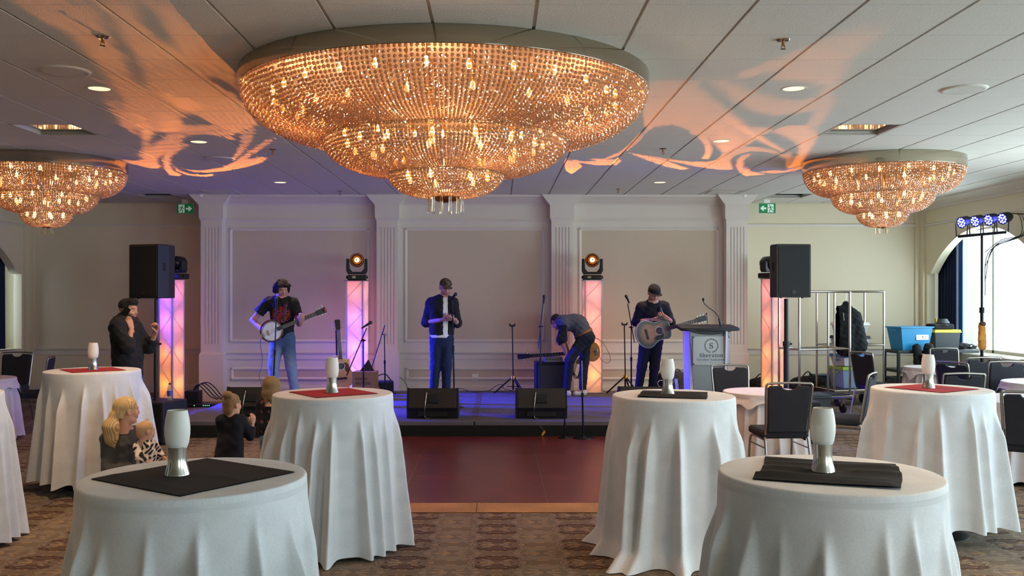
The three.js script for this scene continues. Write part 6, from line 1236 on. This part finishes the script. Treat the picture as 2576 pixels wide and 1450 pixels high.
{ // black gear case behind the boom stand
  const D = 14.55, p = at(966, 743, D), o = thing('gear_case', 'black soft gear case on stage beside the second pilaster', 'case', [p.x, STAGE, p.z], 0.1);
  part('body', rbox(0.30, 0.20, 0.22, 0.04, [0, 0.10, 0], [0, 0, 0], 4), M.blackMat, o); part('strap', tube([[-0.12, 0.19, 0], [-0.10, 0.27, 0.02], [0.02, 0.30, 0.02], [0.11, 0.20, 0]], 0.009, 20, 6), M.black, o); part('pocket_tag', rbox(0.05, 0.025, 0.01, 0.003, [-0.09, 0.10, 0.113]), std({ color: '#b05a28' }), o);
}
{ // power distribution box
  const D = 14.55, p = at(487, 743, D), o = thing('power_box', 'black power distribution box with plugged cables beside the first pilaster', 'power box', [p.x, 0, p.z]);
  part('case', rbox(0.22, 0.24, 0.2, 0.01, [0, 0.12, 0]), M.black, o); part('socket_plate', box(0.18, 0.16, 0.008, [0, 0.13, 0.102]), M.grille, o);
  const D2 = 14.4, q = at(515, 743, D2), b = thing('power_strip', 'long black power strip with small green lights on the floor', 'power strip', [q.x, 0, q.z]);
  part('housing', rbox(0.62, 0.05, 0.14, 0.01, [0, 0.025, 0]), M.black, b);
  for (const x of [-0.14, 0.0, 0.03, 0.06, 0.09]) part('indicator_led', ball(0.007, [x, 0.03, 0.071], 1, 8), std({ color: '#103010', emissive: new THREE.Color(0.1, 1, 0.25), emissiveIntensity: 3 }), b);
}
{ // things on the subwoofer
  const y = 0.493, p = at(427, 1002, 10.9), o = thing('water_bottle', 'clear plastic water bottle with blue label on the subwoofer', 'bottle', [p.x, y, p.z]);
  part('bottle_body', lathe([[0.0001, 0], [0.028, 0.002], [0.031, 0.012], [0.030, 0.06], [0.031, 0.12], [0.026, 0.15], [0.013, 0.178], [0.012, 0.19]], 28), phys({ color: '#dfe8f4', transmission: 0.85, thickness: 0, roughness: 0.05 }), o);
  part('label_band', lathe([[0.0315, 0.055], [0.0318, 0.058], [0.0318, 0.112], [0.0315, 0.115]], 28), std({ color: '#3c4fa8', roughness: 0.4 }), o); part('cap', cyl(0.0135, 0.0135, 0.018, 18, [0, 0.197, 0]), std({ color: '#3a3f4a' }), o);
  solo('paper_sheet', box(0.20, 0.0015, 0.12, [SUBL[0] - 0.10, y + 0.002, -SUBL[1] + 0.18], [0, 0.2, 0]), M.white, 'white paper sheet lying on the subwoofer', 'paper');
}
{ // yellow tag on the skirt
  const p = at(1367, 1091, 11.285), o = thing('paper_tag', 'small torn yellow tag hanging on the black stage skirt', 'tag', p);
  part('sheet', extr(shapeOf([[-0.026, -0.022], [-0.008, -0.03], [0.024, 0.012], [0.02, 0.035], [-0.006, 0.02]]), 0.003, 0.0008), std({ color: '#c79a3a', roughness: 0.7 }), o); part('string', bar([0.01, 0.03, 0.001], [-0.04, 0.09, 0.0], 0.0012, 5), M.wire, o);
}
// ---------- lectern ----------
{
  const D = 13.0, p = at(1778, 743, D), o = thing('lectern', 'metal lectern with black curved top, hotel emblem plate and two gooseneck microphones', 'lectern', [p.x, STAGE + 0.006, p.z], 0.06), H = EYE - (826 - VY) * D / F - STAGE, k = D / F;
  M.podium = std({ color: '#7f7f7d', metalness: 0.5, roughness: 0.42 });
  const front = shapeOf([[-0.215, 0.0], [0.215, 0.0], [0.285, H - 0.02], [-0.285, H - 0.02]]);
  part('front_panel', extr(front, 0.02, 0.003, [0, 0, 0.14]), M.podium, o);
  M.acrylic = std({ color: '#dfe3ea', roughness: 0.25 });
  for (const s of [-1, 1]) part('side_panel', extr(shapeOf([[-0.18, 0], [0.15, 0], [0.17, H - 0.03], [-0.20, H - 0.03]].map(([a, b]) => [a, b])), 0.025, 0.004, [s * 0.235 - 0.0125, 0, 0], [0, -Math.PI / 2, s * -0.062]), M.acrylic, o);
  part('base', rbox(0.52, 0.03, 0.42, 0.008, [0, 0.015, 0]), M.black, o);
  const top = new THREE.Shape(); top.moveTo(-0.40, -0.22); top.lineTo(0.40, -0.22); top.lineTo(0.41, 0.14); top.quadraticCurveTo(0, 0.26, -0.41, 0.14); top.closePath();
  part('desk_top', extr(top, 0.045, 0.008, [0, H + 0.02, 0.03], [Math.PI / 2 + 0.10, 0, 0], 24), M.black, o);
  const skirt = new THREE.Shape(); skirt.moveTo(-0.36, 0); skirt.lineTo(0.37, 0); skirt.quadraticCurveTo(0, -0.16, -0.36, 0);
  part('desk_lip', extr(skirt, 0.02, 0.003, [0, H - 0.01, 0.19], [0, 0, 0], 20), M.black, o);
  // emblem plate
  const t = canvasTexture(768, 600, (c, w, h) => {
    c.fillStyle = '#a2a2a0'; c.fillRect(0, 0, w, h); c.fillStyle = '#2b2e32'; c.strokeStyle = '#33363a'; c.textAlign = 'center';
    c.font = 'bold 165px serif'; c.fillText('S', 384, 255);
    for (let i = 0; i < 24; i++) { const a = Math.PI * (0.62 + i / 23 * 1.76) + Math.PI; const aa = Math.PI / 2 + 0.25 + i / 23 * (Math.PI * 2 - 0.5); const x = 384 + Math.cos(aa) * 140, y = 195 + Math.sin(aa) * 140; c.save(); c.translate(x, y); c.rotate(aa + (i < 12 ? 0.9 : 2.2)); c.beginPath(); c.ellipse(0, 0, 25, 8, 0, 0, 7); c.fill(); c.restore(); }
    c.lineWidth = 3; c.beginPath(); c.arc(384, 195, 128, 0, 7); c.stroke();
    c.font = 'bold 112px serif'; c.fillText('Sheraton', 384, 440); c.font = 'bold 64px serif'; c.fillText('Cavalier Saskatoon', 384, 512, 730); c.font = '26px serif'; c.fillText('HOTEL', 384, 558); c.fillRect(120, 548, 200, 3); c.fillRect(448, 548, 200, 3);
  });
  const g = new THREE.PlaneGeometry(0.50, 0.39); g.translate(0.012, EYE - (882 - VY) * k - STAGE, 0.1755);
  part('emblem_plate', [rbox(0.52, 0.41, 0.008, 0.003, [0.012, EYE - (882 - VY) * k - STAGE, 0.170])], M.podium, o);
  part('emblem_print', g, std({ map: t, roughness: 0.35, metalness: 0.2 }), o, 'wreath emblem with a serif letter and hotel name');
  for (const sx of [-1, 1]) for (const sy of [-1, 1]) part('standoff', cyl(0.009, 0.009, 0.014, 10, [0.012 + sx * 0.245, EYE - (882 - VY) * k - STAGE + sy * 0.185, 0.178], [Math.PI / 2, 0, 0]), M.black, o);
  const L = (x, y, dz = 0.05) => { const q = at(x, y, D); return [q.x - p.x, q.y - STAGE, dz]; };
  part('gooseneck', tube([L(1811, 818), L(1806, 800), L(1797, 788), L(1780, 775), L(1769, 765), L(1767, 757)], 0.006, 40, 7), M.black, o);
  part('microphone_capsule', ball(0.02, L(1766.5, 755), [0.8, 1.3, 0.8], 14), M.black, o); part('gooseneck_base', bar(L(1811, 822), L(1806, 802), 0.012), M.black, o);
  part('gooseneck', tube([L(1777, 818), L(1777, 808), L(1776, 798), L(1775, 792)], 0.004, 20, 6), M.black, o);
  part('microphone_capsule', ball(0.014, L(1774.5, 791), [0.9, 1.1, 0.9], 12), M.black, o);
}
// backpack and flat case between the lectern and the guitar player
{
  const D = 13.9, p = at(1704, 743, D), o = thing('backpack', 'grey brown backpack leaning on the wall behind the lectern', 'bag', [p.x, STAGE, p.z], 0.3);
  const f = new Field([-0.25, 0, -0.2], [0.25, 0.5, 0.2], 0.01); f.blob([0, 0.18, 0], [0.19, 0.20, 0.13], 0.03).blob([0.02, 0.12, 0.09], [0.13, 0.10, 0.07], 0.03).blob([0, 0.33, -0.01], [0.13, 0.07, 0.09], 0.04); f.add(wrinkle(0.004, 2)); f.cut((x, y) => 0.005 - y);
  part('pack', paint(f.mesh(), () => lin('#3c332f')), M.fabric, o); part('strap', tube([[-0.06, 0.38, 0.02], [0, 0.43, 0.0], [0.06, 0.38, 0.02]], 0.008, 16, 6), M.black, o);
  const D2 = 14.1, q = at(1665, 743, D2), d = thing('drum_bag', 'round black bag with pale emblem behind the sunburst guitar player', 'bag', [q.x, STAGE, q.z], 0.1);
  part('shell', cyl(0.17, 0.17, 0.12, 40, [0, 0.17, 0], [Math.PI / 2, 0, 0]), M.blackMat, d); part('emblem', [torus(0.05, 0.006, [-0.03, 0.20, 0.061], [0, 0, 0], 4.5), torus(0.03, 0.005, [0.02, 0.10, 0.061])], M.white, d); part('handle', tube([[-0.05, 0.335, 0], [0, 0.37, 0], [0.05, 0.335, 0]], 0.008, 12, 6), M.black, d);
  const r = at(1705, 743, 13.3), z = thing('metal_strip', 'leaning pale metal strip beside the lectern foot', 'strip', [r.x, STAGE, r.z]); part('plate', box(0.035, 0.34, 0.02, [0, 0.17, 0], [0, 0, 0.14]), M.alu, z); part('edge', box(0.01, 0.34, 0.024, [-0.018, 0.17, 0], [0, 0, 0.14]), M.white, z);
}
// ---------- chrome luggage carts ----------
function cart(px, D, turn, label, H) {
  const p = at(px, 743, D), o = thing('luggage_cart', label, 'cart', [p.x, 0, p.z], turn, 'chrome luggage carts'), W = 0.86, d = 0.5;
  part('platform', rbox(W + 0.06, 0.05, d + 0.08, 0.015, [0, 0.24, 0]), M.satin, o); part('platform_mat', box(W - 0.02, 0.01, d - 0.02, [0, 0.27, 0]), M.blackMat, o);
  for (const s of [-1, 1]) part('bumper', [0.20, 0.225, 0.25].map((y) => box(0.02, 0.018, d + 0.1, [s * (W / 2 + 0.045), y, 0])), M.black, o);
  for (const sx of [-1, 1]) for (const sz of [-1, 1]) {
    part('post', bar([sx * W / 2, 0.26, sz * d / 2], [sx * W / 2, H, sz * d / 2], 0.017, 12), M.chrome, o);
    const w = part('wheel', xf(cyl(0.07, 0.07, 0.03, 20), [sx * (W / 2 - 0.08), 0.07, sz * (d / 2 - 0.05)], [0, 0, Math.PI / 2]), M.black, o); part('caster_fork', box(0.05, 0.12, 0.04, [sx * (W / 2 - 0.08), 0.16, sz * (d / 2 - 0.05)]), M.satin, w);
  }
  const rail = (y, r) => [bar([-W / 2, y, d / 2], [W / 2, y, d / 2], r), bar([-W / 2, y, -d / 2], [W / 2, y, -d / 2], r), bar([-W / 2, y, -d / 2], [-W / 2, y, d / 2], r), bar([W / 2, y, -d / 2], [W / 2, y, d / 2], r)];
  part('top_rail', [rail(H, 0.017), bar([-W / 2, H, 0], [W / 2, H, 0], 0.015)].flat(), M.chrome, o);
  part('middle_rail', rail(H * 0.53, 0.013), M.chrome, o);
  return o;
}
const cartB = [(2138 - VX) * 14.75 / F, 14.75];
cart(2048, 13.75, 0.30, 'empty chrome luggage cart standing before the cream wall', EYE + 9 * 13.5 / F);
cart(2138, 14.75, 0.22, 'chrome luggage cart loaded with plastic tubs and a hanging jacket', EYE + 9 * 14.75 / F);
{ // hanging jacket
  const o = thing('jacket', 'black winter jacket hanging from the loaded luggage cart', 'jacket', [cartB[0], 0, -cartB[1]]), D = 14.45, L = (x, y, dz) => { const p = at(x, y, D); return [p.x - cartB[0], p.y, p.z + cartB[1] + dz]; };
  const f = new Field([-0.32, 0.7, 0.0], [0.34, 1.82, 0.6], 0.012);
  f.bone(L(2128, 765, 0), L(2136, 790, 0), 0.05, 0.11, 0.06).bone(L(2122, 800, 0), L(2128, 875, 0), 0.13, 0.155, 0.08).bone(L(2148, 800, 0), L(2157, 868, 0), 0.12, 0.15, 0.08).bone(L(2108, 778, 0.02), L(2122, 780, 0.02), 0.055, 0.06, 0.05).bone(L(2112, 795, 0.06), L(2106, 845, 0.08), 0.06, 0.05, 0.03).bone(L(2133, 820, 0.10), L(2131, 893, 0.12), 0.05, 0.042, 0.03);
  f.add(wrinkle(0.0045, 5)); f.add((x, y, z) => 0.002 * Math.sin(y * 60 + x * 14)); f.cut((x, y) => 0.765 - y + 0.02 * Math.sin(x * 20));
  part('shell', paint(f.mesh(), () => lin('#101216')), M.fabric, o);
  part('hanger', [tube([L(2128, 760, 0), L(2128, 750, 0), L(2130, 738, 0), L(2134, 735, 0)], 0.004, 20, 6), bar(L(2112, 774, 0), L(2128, 762, 0), 0.006), bar(L(2128, 762, 0), L(2148, 776, 0), 0.006)], M.chrome, o); part('zipper', bar(L(2114, 787, 0.13), L(2114, 806, 0.15), 0.003), M.white, o);
}
// plastic tubs
function tub(name, label, pos, turn, w, h, d, mat, lidMat, taper = 0.86, group) {
  const o = thing(name, label, 'tub', pos, turn, group), g = new THREE.BoxGeometry(w, h, d, 1, 1, 1), p = g.attributes.position;
  for (let i = 0; i < p.count; i++) if (p.getY(i) < 0) { p.setX(i, p.getX(i) * taper); p.setZ(i, p.getZ(i) * taper); }
  const s = g.toNonIndexed(); s.computeVertexNormals(); s.translate(0, h / 2, 0);
  part('tub_body', s, mat, o);
  part('tub_rim', rbox(w + 0.03, 0.022, d + 0.03, 0.006, [0, h - 0.008, 0]), lidMat ?? mat, o);
  if (lidMat) part('lid', rbox(w + 0.02, 0.035, d + 0.02, 0.012, [0, h + 0.012, 0]), lidMat, o);
  for (const q of [-1, 1]) part('handle', rbox(0.012, 0.03, d * 0.4, 0.004, [q * (w / 2 + 0.012), h - 0.06, 0]), lidMat ?? mat, o);
  return o;
}
const clearBlue = phys({ color: '#9db8d6', roughness: 0.25, transmission: 0.35, thickness: 0 }), paleTub = phys({ color: '#d3d6da', roughness: 0.3, transmission: 0.25, thickness: 0 });
M.lime = std({ color: '#8fb43a', roughness: 0.5 }); M.blueLid = std({ color: '#3f6fb0', roughness: 0.45 }); M.dkTub = std({ color: '#20272b', roughness: 0.5 });
const cb = (y) => [cartB[0] - 0.0, y, -cartB[1] + 0.0];
tub('storage_tub', 'blue see-through tub with lime green lid on the luggage cart', cb(0.276), 0.22, 0.50, 0.30, 0.40, clearBlue, M.lime);
tub('storage_tub', 'clear tub with blue lid stacked on the green lidded tub', cb(0.62), 0.22, 0.46, 0.15, 0.38, paleTub, M.blueLid);
tub('storage_tub', 'large pale tub behind the hanging jacket on the cart', cb(0.82), 0.22, 0.46, 0.24, 0.36, paleTub, M.dkTub);
tub('storage_tub', 'topmost pale tub of the cart stack behind the jacket', cb(1.11), 0.22, 0.44, 0.16, 0.34, paleTub, M.white);
{ // duffel bags on the floor
  const bag = (px, D, w, h, lb, seed) => { const p = at(px, 743, D), o = thing('duffel_bag', lb, 'bag', [p.x, 0, p.z], 0.15, 'black duffel bags'), f = new Field([-w, 0, -0.3], [w, h + 0.15, 0.3], 0.014); f.bone([-w * 0.32, h * 0.45, 0], [w * 0.32, h * 0.45, 0], h * 0.42, h * 0.46, 0.05); f.blob([0, h * 0.2, 0], [w * 0.46, h * 0.3, 0.2], 0.08); f.add(wrinkle(0.008, seed)); f.cut((x, y) => 0.004 - y); part('bag_body', paint(f.mesh(), () => lin('#101113')), M.fabric, o); part('handle', tube([[-0.1, h * 0.85, 0.02], [0, h * 1.05, 0.03], [0.1, h * 0.85, 0.02]], 0.01, 16, 6), M.black, o); };
  bag(2030, 15.2, 0.36, 0.46, 'black duffel bag on the floor behind the empty luggage cart', 3); bag(1912, 15.5, 0.28, 0.40, 'black duffel bag on the floor behind the floor totem', 6);
  const p = at(2072, 743, 15.6); tub('storage_tub', 'dark teal crate on the floor behind the luggage cart post', [p.x, 0, p.z], 0.1, 0.34, 0.40, 0.30, std({ color: '#27404a', roughness: 0.5 }), undefined, 0.95);
  const q = at(2026, 743, 11.75); tub('equipment_case', 'dark green equipment case on the floor behind the sideways chair', [q.x + 0.05, 0, q.z], 0.1, 0.40, 0.46, 0.34, M.dkTub, M.dkTub, 0.98);
}
// ---------- black service trolleys ----------
function trolley(px, D, w, label, turn) {
  const p = at(px, 743, D), H = EYE - (879 - VY) * D / F, o = thing('service_trolley', label, 'trolley', [p.x, 0, p.z], turn, 'black service trolleys'), d = 0.46;
  for (const [y, n] of [[0.16, 0], [H * 0.62, 1], [H - 0.03, 2]]) part('shelf', rbox(w, 0.05, d, 0.012, [0, y, 0]), M.dkTub, o);
  for (const sx of [-1, 1]) for (const sz of [-1, 1]) { part('upright', rbox(0.045, H - 0.14, 0.045, 0.01, [sx * (w / 2 - 0.025), H / 2 + 0.05, sz * (d / 2 - 0.025)]), M.dkTub, o); part('caster', xf(cyl(0.06, 0.06, 0.03, 16), [sx * (w / 2 - 0.05), 0.06, sz * (d / 2 - 0.06)], [0, 0, Math.PI / 2]), M.black, o); part('caster_stem', cyl(0.012, 0.012, 0.07, 8, [sx * (w / 2 - 0.05), 0.11, sz * (d / 2 - 0.06)]), M.steel, o); }
  return { p, H };
}
const t1 = trolley(2288, 14.85, 0.66, 'black service trolley carrying the bright blue tub', 0.12), t2 = trolley(2398, 15.3, 0.62, 'black service trolley carrying the yellow lidded tub', 0.05);
{
  const blue = tub('storage_tub', 'bright blue plastic tub with a white number label on the trolley', [t1.p.x + 0.0, t1.H - 0.004, t1.p.z], 0.20, 0.56, 0.365, 0.38, std({ color: '#1f8fc4', roughness: 0.4 }), undefined, 0.80);
  const t = canvasTexture(256, 96, (c, w, h) => { c.clearRect(0, 0, w, h); c.fillStyle = '#f4f4f4'; c.fillRect(0, 0, w, h); c.fillStyle = '#5fa8cf'; c.font = '22px sans-serif'; for (let i = 0; i < 3; i++) c.fillRect(10, 32 + i * 14, 80, 5); c.fillStyle = '#20242c'; c.font = 'bold 78px sans-serif'; c.fillText('1', 112, 76); c.fillStyle = '#2a6fa8'; c.font = 'bold 60px sans-serif'; c.fillText('c', 176, 70); });
  const g = new THREE.PlaneGeometry(0.22, 0.08); xf(g, [0.10, 0.20, 0.181], [-0.07, 0, 0]); part('number_label', g, std({ map: t, roughness: 0.6 }), blue);
  tub('storage_tub', 'black plastic tub with yellow lid on the trolley', [t2.p.x - 0.18, t2.H - 0.004, t2.p.z], 0.05, 0.42, 0.30, 0.34, M.dkTub, std({ color: '#d8c43a', roughness: 0.45 }), 0.9);
  const o = thing('flat_gear_case', 'black flat gear case lying on the yellow lid', 'case', [t2.p.x - 0.22, t2.H + 0.328, t2.p.z], 0.1); part('case_body', rbox(0.36, 0.09, 0.26, 0.03, [0, 0.045, 0], [0, 0, 0], 3), M.blackMat, o); part('handle', tube([[-0.06, 0.06, 0.13], [0, 0.075, 0.16], [0.06, 0.06, 0.13]], 0.008, 12, 6), M.black, o);
  const c = thing('cable_coil', 'coil of grey cable with a yellow tie on the flat gear case', 'cable', [t2.p.x - 0.18, t2.H + 0.42, t2.p.z]); part('coil', [0, 1, 2, 3, 4].map((i) => torus(0.10 - i * 0.008, 0.012, [0, 0.014 + i * 0.013, 0], [Math.PI / 2 + 0.1 * Math.sin(i * 3), 0, 0], Math.PI * 2, 28, 6)), std({ color: '#3a4248', roughness: 0.5 }), c); part('tie', box(0.02, 0.09, 0.04, [-0.10, 0.04, 0.0]), std({ color: '#c9b23a' }), c);
  const b = thing('cable_bag', 'crumpled black cable bag on the end of the trolley', 'bag', [t2.p.x + 0.20, t2.H - 0.003, t2.p.z]); const f = new Field([-0.25, 0, -0.2], [0.25, 0.2, 0.2], 0.01); f.blob([-0.06, 0.05, 0], [0.12, 0.06, 0.1], 0.04).blob([0.08, 0.04, 0.02], [0.09, 0.045, 0.08], 0.03); f.add(wrinkle(0.008, 8)); f.cut((x, y) => 0.003 - y); part('bag_body', paint(f.mesh(), () => lin('#131416')), M.fabric, b); part('buckle', box(0.03, 0.02, 0.006, [0.05, 0.06, 0.09]), M.chrome, b);
  // jackets hanging over the trolley edge and grey bin below
  for (const [dx, w, lb] of [[0.0, 0.17, 'dark sweater draped over the edge of the blue tub trolley'], [0.19, 0.2, 'black jacket draped beside the sweater on the trolley edge']]) { const q = thing('draped_jacket', lb, 'jacket', [t1.p.x + dx, 0, t1.p.z + 0.28]); const f2 = new Field([-0.2, 0.25, -0.12], [0.2, 1.0, 0.14], 0.012); f2.bone([0, 0.86, -0.02], [0.01, 0.50, 0.03], w * 0.32, w * 0.5, 0.05, { flat: [[0, 0, 1], 1.7] }); f2.bone([0, 0.9, -0.03], [0, 0.86, 0.0], w * 0.4, w * 0.35, 0.04, { flat: [[0, 0, 1], 1.6] }); f2.add(wrinkle(0.003, dx * 40)); part('cloth', paint(f2.mesh(), () => lin('#141519')), M.fabric, q); part('sleeve', tube([[w * 0.3, 0.8, 0.04], [w * 0.42, 0.65, 0.06], [w * 0.4, 0.45, 0.05]], 0.03, 16, 8), M.blackMat, q); }
  tub('storage_tub', 'small grey bin on the middle shelf of the trolley', [t1.p.x - 0.2, t1.H * 0.62 - 0.31, t1.p.z], 0.1, 0.22, 0.2, 0.28, std({ color: '#4d5154', roughness: 0.6 }), undefined, 0.85);
}
// ---------- LED par cans on stands ----------
const BLUE = new THREE.Color(0.02, 0.03, 1.0);
M.parFace = std({ color: '#05051c', emissive: new THREE.Color(0.0, 0.0, 1.0), emissiveIntensity: 0.9, roughness: 0.3 });
M.led = std({ color: '#c8d0ff', emissive: new THREE.Color(0.75, 0.85, 1.0), emissiveIntensity: 6 });
function parStand(x, z, yBar, aim, barDir, power, cone, label) {
  const o = thing('par_light_stand', label, 'light stand', [x, 0, z], 0, 'blue light stands');
  part('pole', [bar([0, 0.25, 0], [0, 1.55, 0], 0.022), bar([0, 1.5, 0], [0, yBar, 0], 0.016)], M.standBlack, o); part('collar', cyl(0.034, 0.034, 0.08, 14, [0, 1.52, 0]), M.standBlack, o);
  for (let i = 0; i < 3; i++) { const a = i * 2.094 + 0.4; part('leg', [bar([0, 0.72, 0], [Math.sin(a) * 0.34, 0.015, Math.cos(a) * 0.34], 0.014), bar([0, 0.28, 0], [Math.sin(a) * 0.2, 0.30, Math.cos(a) * 0.2], 0.009)], M.standBlack, o); }
  const B = V(...barDir).normalize(), A = V(...aim).normalize(), up = V(0, 1, 0);
  part('crossbar', bar(B.clone().multiplyScalar(-0.30).add(V(0, yBar, 0)), B.clone().multiplyScalar(0.30).add(V(0, yBar, 0)), 0.02), M.standBlack, o);
  const q = new THREE.Quaternion().setFromUnitVectors(V(0, 0, 1), A);
  for (let i = 0; i < 4; i++) {
    const c = B.clone().multiplyScalar(-0.25 + i * 0.168).add(V(0, yBar + 0.19, 0)), geo = (g) => { g.applyQuaternion(q); g.translate(c.x, c.y, c.z); return g; };
    const can = part('par_can', geo(lathe([[0.0001, -0.15], [0.05, -0.14], [0.072, -0.10], [0.079, -0.03], [0.081, 0.012], [0.074, 0.012]], 28, [0, 0, 0], [Math.PI / 2, 0, 0])), M.black, o);
    part('par_face', geo(lathe([[0.0001, 0.0], [0.077, 0.0]], 28, [0, 0, 0.004], [Math.PI / 2, 0, 0])), M.parFace, can);
    part('led_cluster', [...Array(3).keys()].map((k) => geo(ball(0.0122, [Math.cos(k * 2.09 + 0.5) * 0.021, Math.sin(k * 2.09 + 0.5) * 0.021, 0.008], [1, 1, 0.5], 10))).concat([...Array(9).keys()].map((k) => geo(ball(0.0122, [Math.cos(k * 0.698) * 0.054, Math.sin(k * 0.698) * 0.054, 0.008], [1, 1, 0.5], 10)))), M.led, can);
    for (const sg of [-1, 1]) part('yoke_bracket', bar(c.clone().addScaledVector(B, 0.076 * sg), c.clone().addScaledVector(B, 0.066 * sg).add(V(0, -0.19, 0)), 0.008), M.black, can);
    const w = V(x, 0, z).add(c).addScaledVector(A, 0.03);
    spot(o, w, w.clone().add(A), BLUE, power, cone, 0.8, 4);
  }
  for (let i = 0; i < 4; i++) part('cable', tube([B.clone().multiplyScalar(0.36).add(V(0, yBar + 0.25, 0)), B.clone().multiplyScalar(0.46 + i * 0.03).add(V(0, yBar + 0.2, 0)), B.clone().multiplyScalar(0.47 + i * 0.02).add(V(0, yBar - 0.05, 0)), B.clone().multiplyScalar(0.22 - i * 0.05).add(V(0.02, yBar - 0.10 - i * 0.05, 0)), B.clone().multiplyScalar(0.02).add(V(0.02, yBar - 0.25 - i * 0.2, 0))].map(arr), 0.005, 40, 6), M.cable, o);
  return o;
}
{
  const D = 12.9, p = at(2470, 590, D);
  parStand(p.x, p.z, p.y, [-0.90, -0.26, 0.30], [0.86, 0.07, 0.45], 26, 0.56, 'stand with four blue lit par lights before the bright window');
  parStand(-7.95, -14.25, 2.5, [0.92, -0.38, 0.12], [0.2, 0, 1], 520, 0.30, 'stand with four blue par lights on the curtained side of the stage');
  const b = thing('cloth_wrap', 'orange cloth wrapped around the light stand pole', 'cloth', [p.x, 0, p.z]); const f = new Field([-0.12, 0.85, -0.12], [0.12, 1.5, 0.12], 0.01); f.bone([0, 1.32, 0], [-0.005, 1.02, 0.02], 0.045, 0.055, 0.03).bone([-0.02, 1.2, 0.03], [-0.05, 1.12, 0.05], 0.03, 0.03, 0.02); f.add(wrinkle(0.0025, 4)); part('fabric', paint(f.mesh(), () => lin('#c98a3a')), M.fabric, b); part('knot', ball(0.045, [0, 1.33, 0.02], [1, 0.8, 1], 12), std({ color: '#5b4226', roughness: 0.9 }), b);
}
renderer.render(scene, camera);
